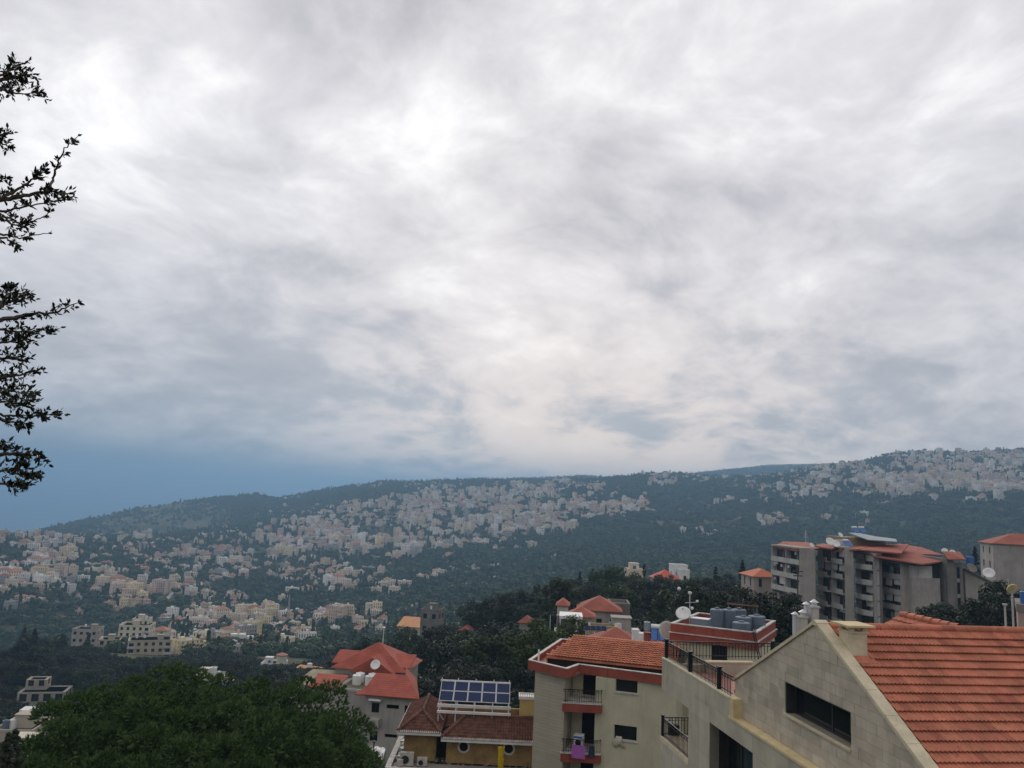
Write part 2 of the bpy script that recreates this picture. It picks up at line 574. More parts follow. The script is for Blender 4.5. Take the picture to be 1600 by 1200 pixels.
nA_, nR_ = len(A_GRID), len(R_GRID)
vs = [(0.0, 0.0, float(TZ[:, 0].mean()))]
for i, a in enumerate(A_GRID):
    s, c = math.sin(a), math.cos(a)
    for j, r in enumerate(R_GRID):
        vs.append((r * s, r * c, float(TZ[i, j])))
fs = []
for i in range(nA_ - 1):
    b0, b1 = 1 + i * nR_, 1 + (i + 1) * nR_
    fs.append((0, b0, b1))
    for j in range(nR_ - 1):
        fs.append((b0 + j, b0 + j + 1, b1 + j + 1, b1 + j))
me = bpy.data.meshes.new('ground')
me.from_pydata(vs, [], fs)
me.materials.append(ground_mat())
me.polygons.foreach_set('use_smooth', [True] * len(me.polygons))
me.update()
ground = kind(obj('ground', me), 'structure')

sea_m = mat('sea_water', (0.03, 0.06, 0.08), var=0.1, scale=0.002, rough=0.25)
mb = MB()
for k in range(48):
    a0, a1 = 2 * math.pi * k / 48, 2 * math.pi * (k + 1) / 48
    mb.poly([(0, 0, -520), (28000 * math.cos(a0), 28000 * math.sin(a0), -520), (28000 * math.cos(a1), 28000 * math.sin(a1), -520)])
kind(mb.build('sea', sea_m), 'structure')

# ------------------------------------------------------------------ the blue air over the valley
mb = MB()
mb.box(-30000, 30000, -30000, 30000, -536, 312)
hz = bpy.data.materials.new('valley_haze')
hz.use_nodes = True
t = NT(hz.node_tree)
pv = t.n('ShaderNodeVolumePrincipled', {'Color': (0.315, 0.525, 0.755), 'Density': 0.00025, 'Anisotropy': 0.4})
o_ = t.n('ShaderNodeOutputMaterial')
t.t.links.new(pv.outputs[0], o_.inputs['Volume'])
haze = kind(mb.build('haze', hz), 'stuff')
haze['label'] = 'thin blue haze filling the valley air'
haze.display_type = 'WIRE'

# ------------------------------------------------------------------ the town on the far slope
M_TWALL = mat('town_plaster', (0.6, 0.55, 0.45), objcol=True, var=0.12, scale=0.15, streak=0.25, rough=0.9)
M_TDARK = glass_mat('town_window', (0.045, 0.045, 0.05), 0.3)
M_TROOF = mat('town_roof_tile', (0.37, 0.18, 0.125), var=0.2, scale=0.3, per_obj=0.25, rough=0.9)
M_TCONC = mat('town_concrete', (0.40, 0.385, 0.36), var=0.2, scale=0.3, rough=0.95, per_obj=0.15)
M_TBASE = [mat('town_plaster_cream', (0.70, 0.60, 0.46), var=0.15, scale=0.1, streak=0.25), mat('town_plaster_pink', (0.62, 0.48, 0.40), var=0.15, scale=0.1, streak=0.25),
           mat('town_plaster_white', (0.78, 0.74, 0.69), var=0.15, scale=0.1, streak=0.25), mat('town_plaster_grey', (0.40, 0.38, 0.37), var=0.15, scale=0.1, streak=0.25)]


def far_block(seed, w, d, fl, roof, balc=True):
    """walls, window bays with depth, balconies and roof of one far building; materials wall, glass, roof, concrete"""
    r = random.Random(seed)
    b = MB()
    fh = 3.1
    H = fl * fh
    hw, hd = w / 2, d / 2
    b.cur = 1
    b.box(-hw + 0.35, hw - 0.35, -hd + 0.35, hd - 0.35, 0, H - 0.1)
    b.cur = 0
    b.box(-hw, hw, -hd, hd, -7, 0.9)
    nf, ns = max(2, round(w / 3.6)), max(2, round(d / 4.0))
    for k in range(fl):
        z0 = k * fh
        if k:
            b.box(-hw, hw, -hd, hd, z0 - 0.55, z0 + 0.75)
        top = z0 + fh - 0.55 if k < fl - 1 else H
        lo = z0 + 0.75 if k else 0.9
        for i in range(nf):
            bw = w / nf
            x0 = -hw + i * bw
            pw = bw * r.choice((0.33, 0.38, 0.42))
            for s in (-1, 1):
                y0, y1 = (-hd, -hd + 0.34) if s < 0 else (hd - 0.34, hd)
                b.box(x0, x0 + pw, y0, y1, lo, top)
                b.box(x0 + bw - pw * 0.8, x0 + bw, y0, y1, lo, top)
        for i in range(ns):
            bw = d / ns
            y0 = -hd + 0.34 + i * (d - 0.68) / ns
            pw = (d - 0.68) / ns * r.choice((0.36, 0.41))
            for s in (-1, 1):
                x0, x1 = (-hw, -hw + 0.34) if s < 0 else (hw - 0.34, hw)
                b.box(x0, x1, y0, y0 + pw, lo, top)
                b.box(x0, x1, y0 + (d - 0.68) / ns - pw, y0 + (d - 0.68) / ns, lo, top)
    if balc:
        bays = sorted(r.sample(range(nf), max(1, nf // 2)))
        for k in range(1, fl):
            for i in bays:
                bw = w / nf
                x0 = -hw + i * bw + 0.15
                b.cur = 3
                b.box(x0, x0 + bw - 0.3, -hd - 1.3, -hd - 0.003, k * fh - 0.2, k * fh)
                b.cur = 0
                b.box(x0, x0 + bw - 0.3, -hd - 1.3, -hd - 1.18, k * fh, k * fh + 0.9)
    if roof == 'flat':
        b.cur = 3
        b.box(-hw + 0.2, hw - 0.2, -hd + 0.2, hd - 0.2, H, H + 0.12)
        b.cur = 0
        for (a0, a1, c0, c1) in ((-hw, hw, -hd, -hd + 0.2), (-hw, hw, hd - 0.2, hd), (-hw, -hw + 0.2, -hd + 0.2, hd - 0.2), (hw - 0.2, hw, -hd + 0.2, hd - 0.2)):
            b.box(a0, a1, c0, c1, H + 0.003, H + 0.85)
        x0 = r.uniform(-hw + 1, hw - 4.5)
        b.box(x0, x0 + 3.4, -1.6, 2.2, H + 0.121, H + 2.7)
        b.cur = 3
        for q in range(3):
            xx, yy = r.uniform(-hw + 1.2, hw - 1.2), r.choice((-hd + 1.2, hd - 1.2))
            b.cyl((xx, yy, H + 0.121), (xx, yy, H + 1.7), 0.6, n=6)
    elif roof == 'hip':
        b.cur = 2
        o = 0.6
        h = min(w, d) * 0.22
        e = min(w, d) * 0.5
        A = [(-hw - o, -hd - o, H), (hw + o, -hd - o, H), (hw + o, hd + o, H), (-hw - o, hd + o, H)]
        if w >= d:
            p, q = (-hw + e, 0, H + h), (hw - e, 0, H + h)
            b.poly([A[0], A[1], q, p]); b.poly([A[1], A[2], q]); b.poly([A[2], A[3], p, q]); b.poly([A[3], A[0], p])
        else:
            p, q = (0, -hd + e, H + h), (0, hd - e, H + h)
            b.poly([A[0], A[1], p]); b.poly([A[1], A[2], q, p]); b.poly([A[2], A[3], q]); b.poly([A[3], A[0], p, q])
        b.poly(A[::-1])
        b.cur = 0
        xx = r.uniform(-hw * 0.4, hw * 0.4)
        b.box(xx, xx + 0.8, 0.5, 1.3, H, H + h + 0.9)
    elif roof == 'mixed':
        b.cur = 3
        b.box(-hw - 0.4, hw + 0.4, -hd - 0.4, hd + 0.4, H, H + 0.25)
        b.cur = 0
        b.box(-hw * 0.75, hw * 0.3, -hd * 0.7, hd * 0.7, H + 0.253, H + 2.9)
        b.cur = 2
        zz = H + 2.9
        A = [(-hw * 0.75 - 0.5, -hd * 0.7 - 0.5, zz), (hw * 0.3 + 0.5, -hd * 0.7 - 0.5, zz), (hw * 0.3 + 0.5, hd * 0.7 + 0.5, zz), (-hw * 0.75 - 0.5, hd * 0.7 + 0.5, zz)]
        p = (-hw * 0.22, 0, zz + 1.9)
        for i in range(4):
            b.poly([A[i], A[(i + 1) % 4], p])
        b.poly(A[::-1])
    return b


ARCH = []   # (builder, width, depth, floors, roof)
for i, (w_, d_, fl_, rf_) in enumerate([(15, 13, 4, 'flat'), (18, 14, 5, 'flat'), (20, 15, 6, 'flat'), (16, 14, 7, 'flat'), (14, 14, 9, 'flat'), (14, 13, 3, 'hip'), (16, 13, 4, 'hip'),
                                        (20, 14, 5, 'hip'), (12, 11, 2, 'hip'), (11, 10, 2, 'flat'), (17, 13, 4, 'mixed'), (19, 14, 5, 'mixed'), (26, 14, 4, 'hip'), (24, 13, 3, 'flat'), (13, 11, 3, 'mixed')]):
    ARCH.append((far_block(50 + i, w_, d_, fl_, rf_), w_, d_, fl_, rf_))
ARCH_ME = [a[0].mesh('apartment_building', [M_TWALL, M_TDARK, M_TROOF, M_TCONC]) for a in ARCH]
TALL, MIDS, LOWS = [3, 4, 2, 11], [0, 1, 2, 0, 1, 2, 7, 10, 11, 12, 13], [5, 8, 9, 13, 14, 9, 9, 0]

P1, P2_, P3, P4, P5, P6, P7, P8 = 'at the seaward left end of town', 'under the bare brown hill', 'in the left valley hamlets', 'in the dense middle town', 'below the middle town', 'on the central wooded slope', 'in the right hilltop town', 'along the upper central ridge'
RECTS = [
    (250, 480, 982, 1040, 24, 'l', P3), (430, 600, 960, 1000, 10, 'l', P5),
    (0, 430, 838, 900, 60, 'l', P2_), (0, 480, 900, 960, 34, 'l', P3), (250, 560, 955, 1000, 22, 'l', P3), (430, 820, 790, 862, 60, 'l', P4), (440, 640, 868, 935, 22, 'l', P5), (820, 960, 760, 812, 24, 'l', P4), (1190, 1420, 730, 775, 36, 'l', P7), (1400, 1600, 705, 768, 50, 'l', P7),
    (0, 40, 838, 862, 10, 'm', P1), (40, 120, 842, 885, 24, 'm', P1), (120, 165, 838, 850, 5, 'l', P1), (185, 235, 836, 848, 8, 'm', P2_), (190, 300, 848, 864, 14, 'l', P2_), (195, 220, 862, 880, 4, 'l', P2_),
    (230, 255, 868, 885, 4, 'l', P2_), (260, 300, 858, 877, 5, 'm', P2_), (305, 400, 832, 848, 13, 'l', P2_), (340, 372, 864, 886, 7, 'm', P2_), (370, 400, 876, 896, 6, 'l', P2_), (400, 445, 828, 850, 9, 'm', P2_),
    (0, 118, 898, 922, 20, 'm', P3), (155, 230, 910, 931, 8, 'm', P3), (180, 212, 930, 952, 5, 'm', P3), (235, 297, 910, 928, 9, 'm', P3), (148, 162, 930, 941, 1, 'l', P3), (216, 230, 935, 941, 1, 'l', P3), (335, 358, 897, 906, 4, 'l', P3),
    (300, 335, 918, 931, 5, 'l', P3), (352, 372, 932, 943, 2, 'l', P3), (315, 335, 950, 962, 3, 'l', P3), (265, 312, 960, 976, 5, 'l', P3), (330, 430, 960, 974, 9, 'm', P3),
    (300, 330, 988, 996, 1, 'l', P3), (345, 395, 1003, 1016, 3, 'm', P3), (290, 320, 1005, 1015, 2, 'l', P3), (455, 500, 975, 985, 0, 'l', P3),
    (440, 520, 792, 811, 15, 'l', P4), (442, 475, 812, 831, 6, 'm', P4), (470, 522, 810, 834, 14, 'm', P4), (530, 600, 788, 801, 15, 'm', P4), (545, 625, 802, 823, 24, 'l', P4), (480, 560, 828, 842, 15, 'm', P4),
    (440, 525, 843, 861, 17, 'm', P4), (500, 560, 834, 859, 22, 'm', P4), (412, 455, 860, 876, 8, 'm', P4), (560, 578, 855, 869, 4, 'm', P4), (530, 552, 862, 871, 3, 'l', P4), (580, 612, 842, 856, 7, 'm', P4),
    (615, 657, 848, 868, 12, 't', P4), (620, 670, 806, 823, 16, 'm', P4), (600, 665, 780, 801, 18, 'm', P4), (630, 710, 790, 806, 22, 'm', P4), (650, 710, 772, 787, 15, 't', P4), (700, 730, 776, 792, 8, 'm', P4),
    (720, 800, 770, 787, 22, 't', P4), (720, 800, 784, 801, 20, 'm', P4), (675, 715, 822, 837, 9, 't', P4), (675, 715, 846, 861, 9, 'm', P4), (722, 742, 812, 837, 8, 't', P4), (755, 790, 814, 826, 7, 'm', P4),
    (720, 762, 846, 854, 6, 'l', P4), (765, 785, 832, 843, 4, 'm', P4), (780, 800, 796, 831, 12, 'm', P4),
    (490, 540, 884, 901, 8, 'l', P5), (512, 550, 896, 926, 9, 'm', P5), (417, 460, 889, 904, 8, 'l', P5), (480, 495, 900, 909, 3, 'l', P5), (595, 620, 910, 919, 4, 'l', P5), (652, 668, 903, 907, 2, 'l', P5), (678, 692, 898, 902, 2, 'l', P5), (560, 590, 925, 932, 2, 'l', P5),
    (400, 430, 955, 970, 3, 'm', P5), (497, 550, 965, 975, 7, 'l', P5), (575, 600, 955, 966, 4, 'l', P5), (520, 545, 968, 978, 3, 'm', P5),
    (800, 860, 760, 777, 19, 't', P4), (800, 825, 785, 834, 17, 'm', P4), (815, 850, 773, 787, 8, 'm', P4), (840, 870, 769, 781, 6, 't', P4), (850, 892, 753, 772, 11, 'm', P4), (870, 945, 756, 766, 16, 'l', P8), (870, 920, 779, 796, 11, 'm', P4),
    (800, 900, 811, 829, 27, 'm', P4), (825, 872, 790, 806, 11, 'm', P4), (890, 918, 790, 801, 7, 'm', P4), (925, 1010, 785, 801, 21, 'm', P4), (930, 975, 800, 809, 8, 'l', P4), (978, 1032, 798, 804, 7, 'l', P4), (908, 922, 806, 812, 2, 'l', P4),
    (915, 945, 760, 769, 6, 'm', P8), (1018, 1048, 745, 758, 9, 'm', P8), (1055, 1115, 742, 754, 12, 'l', P8), (1115, 1135, 743, 749, 3, 'l', P8), (1120, 1150, 779, 788, 6, 'l', P6), (1080, 1118, 825, 839, 5, 'l', P6), (1175, 1228, 806, 821, 10, 'l', P6),
    (1165, 1200, 759, 767, 6, 'l', P7), (1185, 1200, 775, 786, 4, 'l', P7), (1180, 1200, 738, 747, 5, 'l', P7), (1130, 1160, 743, 753, 3, 'l', P8),
    (1200, 1262, 728, 749, 17, 'l', P7), (1262, 1310, 743, 759, 18, 'm', P7), (1270, 1297, 728, 740, 9, 'm', P7), (1240, 1287, 766, 777, 14, 'm', P7), (1222, 1245, 775, 786, 5, 'l', P7), (1292, 1340, 730, 746, 12, 'l', P7), (1310, 1350, 720, 737, 8, 'm', P7),
    (1335, 1377, 740, 759, 20, 'm', P7), (1345, 1402, 725, 747, 20, 'l', P7), (1370, 1397, 753, 761, 6, 'm', P7), (1375, 1432, 760, 773, 15, 'm', P7), (1390, 1442, 745, 761, 16, 'm', P7), (1410, 1600, 757, 766, 46, 'm', P7), (1400, 1480, 706, 732, 34, 'm', P7),
    (1430, 1512, 731, 756, 46, 'm', P7), (1480, 1560, 708, 737, 32, 'm', P7), (1500, 1600, 741, 753, 30, 'm', P7), (1545, 1600, 708, 737, 24, 'm', P7), (1415, 1440, 772, 777, 3, 'l', P7), (1500, 1547, 778, 784, 4, 'l', P6), (1340, 1356, 773, 777, 1, 'l', P7),
    (1370, 1390, 786, 790, 2, 'l', P6), (1282, 1300, 811, 815, 1, 'l', P6), (1336, 1358, 816, 821, 1, 'l', P6), (1335, 1355, 805, 808, 1, 'l', P6), (1545, 1577, 763, 771, 5, 'm', P7), (1292, 1310, 762, 766, 2, 'l', P7),
    (560, 640, 753, 764, 14, 'l', P8), (640, 720, 752, 762, 14, 'l', P8), (720, 800, 750, 762, 14, 'l', P8), (430, 470, 776, 782, 3, 'l', P8), (1040, 1060, 745, 752, 3, 'l', P8)]
TINTS = {'cream': (0.78, 0.67, 0.51), 'pale pink': (0.74, 0.58, 0.49), 'white': (0.84, 0.80, 0.75), 'tan': (0.60, 0.47, 0.36), 'grey': (0.42, 0.40, 0.38), 'pale yellow': (0.76, 0.64, 0.40)}
tr = random.Random(21)
spots, HASH = [], {}


def clear_of(x, y, rad):
    ci, cj = int(x // 30), int(y // 30)
    for i in (-1, 0, 1):
        for j in (-1, 0, 1):
            for (a, b, q) in HASH.get((ci + i, cj + j), ()):
                if (a - x) ** 2 + (b - y) ** 2 < (q + rad) ** 2:
                    return False
    return True


def occupy(x, y, rad):
    HASH.setdefault((int(x // 30), int(y // 30)), []).append((x, y, rad))


for (x0, x1, y0, y1, n, size, place) in RECTS:
    for k in range(int(n * (2.0 if place in (P4, P7) else 1.9) + 0.5)):
        for tries in range(7):
            px, py = tr.uniform(x0, x1), tr.uniform(y0 + 1, y1 + 1)
            if n > 3 and tr.random() < 0.25:
                px, py = px + tr.gauss(0, 14), py + tr.gauss(0, 5)
            g = on_ground(px, py, 620.0 if y0 < 980 else 450.0, 2900.0)
            if g is None:
                continue
            if n > 6 and mnoise.noise(Vector((g.x / 75.0, g.y / 75.0, 5.0))) < -0.12 and tr.random() < 0.8:
                continue
            i = tr.choice({'t': TALL + MIDS[:3], 'm': MIDS, 'l': LOWS}[size])
            _, bw, bd, fl, rf = ARCH[i]
            if not clear_of(g.x, g.y, max(bw, bd) * 0.225):
                continue
            occupy(g.x, g.y, max(bw, bd) * 0.225)
            far_r = math.hypot(g.x, g.y)
            tint = tr.choices(list(TINTS), [5, 3, 5, 2, 2, 2] if place in (P4, P7, P8, P6) else [6, 2, 4, 2, 2, 3])[0]
            spots.append(dict(i=i, p=g, r=far_r, px=px, size=(bw * fl * 3.1) / far_r ** 2, place=place, tint=tint, rz=-math.atan2(g.x, g.y) + tr.gauss(0, 0.45), sc=tr.uniform(0.36, 0.72), zs=tr.uniform(0.5, 0.92)))
            break
spots.sort(key=lambda s: -s['size'])
NUMW = {1: 'one', 2: 'two', 3: 'three', 4: 'four', 5: 'five', 6: 'six', 7: 'seven', 8: 'eight', 9: 'nine', 10: 'ten'}
ORD = ['first', 'second', 'third', 'fourth', 'fifth', 'sixth', 'seventh', 'eighth', 'ninth', 'tenth', 'eleventh', 'twelfth', 'thirteenth', 'fourteenth', 'fifteenth', 'sixteenth', 'seventeenth', 'eighteenth', 'nineteenth', 'twentieth'] + ['twenty-' + q for q in ('first', 'second', 'third', 'fourth', 'fifth', 'sixth', 'seventh', 'eighth', 'ninth')]
ROOFW = {'flat': 'flat-roofed', 'hip': 'red-roofed', 'mixed': 'penthouse-topped'}
NEAR_TOWN = spots[:296]
byd = {}
for s in NEAR_TOWN:
    a = ARCH[s['i']]
    s['desc'] = '%s %s-storey %s %s' % (s['tint'], NUMW[a[3]], ROOFW[a[4]], 'house' if a[3] <= 2 else 'block')
    byd.setdefault((s['desc'], s['place']), []).append(s)
for (desc, place), lst in byd.items():
    lst.sort(key=lambda s: s['px'])
    for k, s in enumerate(lst):
        s['label'] = '%s %s' % (desc, place) if len(lst) == 1 else '%s %s, %s such from left' % (desc, place, ORD[min(k, 28)])
for s in NEAR_TOWN:
    o = obj('apartment_building' if ARCH[s['i']][3] > 2 else 'house', ARCH_ME[s['i']], None, s['p'], s['rz'])
    o.scale = (s['sc'], s['sc'], s['zs'])
    c = TINTS[s['tint']]
    k = tr.uniform(0.85, 1.12)
    o.color = (c[0] * k, c[1] * k, c[2] * k, 1)
    tag(o, s['label'], 'building' if ARCH[s['i']][3] > 2 else 'house', 'buildings of the town across the valley')
rest = MB()
for s in spots[296:]:
    a = ARCH[s['i']][0]
    ca, sa = math.cos(s['rz']), math.sin(s['rz'])
    off = len(rest.v)
    rest.v.extend([(s['p'].x + (vx * ca - vy * sa) * s['sc'], s['p'].y + (vx * sa + vy * ca) * s['sc'], s['p'].z + vz * s['zs']) for vx, vy, vz in a.v])
    rest.f.extend([[off + q for q in fc] for fc in a.f])
    wi = {'cream': 0, 'pale yellow': 0, 'tan': 1, 'pale pink': 1, 'white': 2, 'grey': 3}[s['tint']]
    rest.mi.extend([{0: wi, 1: 4, 2: 5, 3: 6}[q] for q in a.mi])
rb = kind(rest.build('distant_houses', M_TBASE + [M_TDARK, M_TROOF, M_TCONC]), 'stuff')
rb['label'] = 'mass of small distant pale houses on the far ridges'

# roads that follow the slope between the houses
M_LANE = mat('pale_lane', (0.36, 0.33, 0.28), var=0.15, scale=0.1)
M_TERR = mat('terrace_wall_stone', (0.33, 0.29, 0.23), var=0.25, scale=0.15)
LANES = [([(205, 953), (225, 951), (245, 946), (258, 938), (270, 928), (285, 922), (310, 928), (345, 934)], 4.0), ([(497, 931), (520, 928), (545, 923), (568, 920)], 5.0), ([(30, 900), (90, 896), (150, 893), (190, 885), (235, 884), (275, 890)], 4.0),
         ([(120, 872), (170, 880), (230, 877), (300, 868), (360, 866)], 4.0), ([(330, 905), (390, 905), (440, 897), (480, 893), (530, 890)], 4.0), ([(250, 985), (300, 980), (350, 978), (420, 975), (480, 972)], 4.0), ([(560, 868), (620, 872), (680, 866), (740, 858)], 4.0),
         ([(440, 850), (500, 862), (560, 850), (610, 845)], 4.0), ([(620, 815), (700, 812), (760, 805), (830, 806)], 5.0), ([(1240, 775), (1320, 762), (1400, 774), (1480, 768), (1560, 770)], 5.0), ([(655, 905), (690, 900), (720, 893)], 4.0), ([(1080, 842), (1110, 838), (1130, 830)], 4.0)]
for pts_, wd in LANES:
    g = [on_ground(px, py, 640.0, 2600.0) for px, py in pts_]
    g = [q for q in g if q is not None]
    if len(g) < 2:
        continue
    dense = []
    for a_, c_ in zip(g, g[1:]):
        for k in range(14):
            q = a_.lerp(c_, k / 14)
            dense.append(q + Vector((0, 12.0 * mnoise.noise(Vector((q.x / 45.0, q.y / 45.0, 0.0))), 0)))
    vs, fs = [], []
    for i, q in enumerate(dense):
        t = (dense[min(i + 1, len(dense) - 1)] - dense[max(i - 1, 0)]); t.z = 0; t.normalize()
        s = Vector((t.y, -t.x, 0)) * wd / 2
        zz = max(ground_z(q.x + s.x, q.y + s.y), ground_z(q.x - s.x, q.y - s.y)) + 1.4
        for e in (q + s, q - s):
            vs.append((e.x, e.y, zz)); vs.append((e.x, e.y, zz - 4.0))
        occupy(q.x, q.y, wd * 0.7)
    for i in range(len(dense) - 1):
        a = 4 * i
        fs.append((a, a + 2, a + 6, a + 4)); fs.append((a + 1, a, a + 4, a + 5)); fs.append((a + 2, a + 3, a + 7, a + 6))
    b = MB(); b.add(vs, fs); b.mi = [0 if i % 3 == 0 else 1 for i in range(len(fs))]
    kind(b.build('road', [M_LANE, M_TERR]), 'structure')

# ------------------------------------------------------------------ woods
LEAF_FAR = leaf_mat('far_foliage', (0.018, 0.034, 0.015), (0.075, 0.112, 0.042), scale=0.016, sss=0.1)
LEAF_DARK = leaf_mat('oak_foliage', (0.008, 0.013, 0.007), (0.028, 0.040, 0.016), scale=0.12, sss=0.12)
LEAF_MID = leaf_mat('mid_green_foliage', (0.012, 0.022, 0.008), (0.046, 0.074, 0.022), scale=0.12, sss=0.15)
LEAF_GREY = leaf_mat('olive_foliage', (0.018, 0.023, 0.015), (0.045, 0.053, 0.033), scale=0.12, sss=0.12)
LEAF_GREEN = leaf_mat('fresh_foliage', (0.022, 0.040, 0.010), (0.060, 0.095, 0.022), scale=0.12, sss=0.2)
LEAF_PINE = leaf_mat('pine_needles', (0.014, 0.034, 0.010), (0.092, 0.158, 0.034), scale=0.85, sss=0.1)
M_BARK = mat('bark', (0.075, 0.058, 0.045), var=0.3, scale=2.0, bump=0.5, bscale=12)


def leaf_card(vs, fs, c, n, size, r, aspect=0.6):
    n = n.normalized()
    u = n.orthogonal().normalized()
    a = r.uniform(0, 6.283)
    v = n.cross(u)
    e1 = (math.cos(a) * u + math.sin(a) * v) * size
    e2 = (-math.sin(a) * u + math.cos(a) * v) * size * aspect
    k = len(vs)
    vs.extend([c - e1, c + e2 + n * size * 0.2, c + e1, c - e2 + n * size * 0.2])
    fs.append((k, k + 1, k + 2, k + 3))


def rvec(r):
    while True:
        q = Vector((r.uniform(-1, 1), r.uniform(-1, 1), r.uniform(-1, 1)))
        if 0.02 < q.length < 1:
            return q


def far_crown(seed, shape, n=110):
    r = random.Random(seed)
    vs, fs = [], []
    for k in range(n):
        q = rvec(r)
        q = q.normalized() * (q.length ** 0.35)
        if shape == 'round':
            c = Vector((q.x * 3.4, q.y * 3.4, 3.2 + q.z * 2.8))
        elif shape == 'cone':
            h = r.uniform(0, 1)
            rr = 2.2 * (1 - h) + 0.15
            c = Vector((q.x * rr, q.y * rr, 0.8 + h * 9.5))
        elif shape == 'umbrella':
            c = Vector((q.x * 4.2, q.y * 4.2, 6.2 + q.z * 1.7))
        else:
            c = Vector((q.x * 2.6, q.y * 2.6, 1.1 + q.z * 1.3))
        leaf_card(vs, fs, c, (q + rvec(r) * 0.6 + Vector((0, 0, 0.4))), r.uniform(0.7, 1.35), r, 0.75)
    me = bpy.data.meshes.new('crown')
    me.from_pydata([tuple(v) for v in vs], [], fs)
    me.materials.append(LEAF_FAR)
    return me


proto = bpy.data.collections.new('far_crowns')
for i, sh in enumerate(['round', 'round', 'round', 'cone', 'umbrella', 'shrub', 'round', 'shrub']):
    proto.objects.link(bpy.data.objects.new('crown', far_crown(300 + i, sh)))
rocks = bpy.data.collections.new('rocks')
M_ROCK = mat('limestone', (0.34, 0.32, 0.29), var=0.3, scale=0.3, rough=0.95, per_obj=0.25)
for i in range(3):
    r = random.Random(70 + i)
    b = MB()
    pr = [(0.01, 1.0), (0.6, 0.85), (1.0, 0.35), (1.1, -0.3)]
    b.lathe(pr, 7)
    b.v = [(x * (1 + r.uniform(-0.3, 0.3)), y * (1 + r.uniform(-0.3, 0.3)), z * (1 + r.uniform(-0.3, 0.3))) for x, y, z in b.v]
    rocks.objects.link(bpy.data.objects.new('rock', b.mesh('rock', M_ROCK)))


def instancer(name, pts, scales, coll, zscale=1.0):
    me = bpy.data.meshes.new(name)
    me.from_pydata(pts, [], [])
    at_ = me.attributes.new('size', 'FLOAT', 'POINT')
    at_.data.foreach_set('value', scales)
    o = obj(name, me)
    ng = bpy.data.node_groups.new(name, 'GeometryNodeTree')
    ng.interface.new_socket('Geometry', in_out='INPUT', socket_type='NodeSocketGeometry')
    ng.interface.new_socket('Geometry', in_out='OUTPUT', socket_type='NodeSocketGeometry')
    N = ng.nodes
    gi, go = N.new('NodeGroupInput'), N.new('NodeGroupOutput')
    ci = N.new('GeometryNodeCollectionInfo')
    ci.inputs[0].default_value = coll
    ci.inputs['Separate Children'].default_value = True
    ci.inputs['Reset Children'].default_value = True
    ip = N.new('GeometryNodeInstanceOnPoints')
    ip.inputs['Pick Instance'].default_value = True
    ri = N.new('FunctionNodeRandomValue'); ri.data_type = 'INT'
    ri.inputs['Max'].default_value = len(coll.objects) - 1
    ri.inputs['Min'].default_value = 0
    for s_ in ri.inputs:
        if s_.type == 'INT' and s_.name == 'Max':
            s_.default_value = len(coll.objects) - 1
        if s_.type == 'INT' and s_.name == 'Min':
            s_.default_value = 0
    rr = N.new('FunctionNodeRandomValue'); rr.data_type = 'FLOAT_VECTOR'
    rr.inputs[0].default_value = (0, 0, 0)
    rr.inputs[1].default_value = (0.15, 0.15, 6.28)
    na = N.new('GeometryNodeInputNamedAttribute'); na.data_type = 'FLOAT'
    na.inputs[0].default_value = 'size'
    L = ng.links
    L.new(gi.outputs[0], ip.inputs['Points'])
    L.new(ci.outputs[0], ip.inputs['Instance'])
    L.new(next(s_ for s_ in ri.outputs if s_.enabled and s_.type == 'INT'), ip.inputs['Instance Index'])
    L.new(rr.outputs[0], ip.inputs['Rotation'])
    L.new(na.outputs[0], ip.inputs['Scale'])
    L.new(ip.outputs[0], go.inputs[0])
    md = o.modifiers.new('scatter', 'NODES')
    md.node_group = ng
    return o


def ground_many(x, y):
    a = np.arctan2(x, y)
    r = np.clip(np.hypot(x, y), 2.1, 25000)
    i = np.clip(np.searchsorted(A_GRID, a) - 1, 0, len(A_GRID) - 2)
    j = np.clip(np.searchsorted(R_GRID, r) - 1, 0, len(R_GRID) - 2)
    u = (a - A_GRID[i]) / (A_GRID[i + 1] - A_GRID[i])
    v = (r - R_GRID[j]) / (R_GRID[j + 1] - R_GRID[j])
    return (TZ[i, j] * (1 - u) + TZ[i + 1, j] * u) * (1 - v) + (TZ[i, j + 1] * (1 - u) + TZ[i + 1, j + 1] * u) * v


def project(x, y, z):
    zz = x * CF.x + y * CF.y + z * CF.z
    return 800 + FPX * (x * CR.x + y * CR.y + z * CR.z) / zz, 600 - FPX * (x * CU.x + y * CU.y + z * CU.z) / zz


ng_ = np.random.default_rng(9)
nf = 150000
rr_ = np.sqrt(ng_.uniform(430.0 ** 2, 3600.0 ** 2, nf))
aa_ = ng_.uniform(-0.67, 0.67, nf)
keep = ng_.uniform(0, 1, nf) < np.where(rr_ < 1300, 1.0, np.where(rr_ < 2600, 0.72, 0.45))
rr_, aa_ = rr_[keep], aa_[keep]
X, Y = rr_ * np.sin(aa_), rr_ * np.cos(aa_)
Z = ground_many(X, Y)
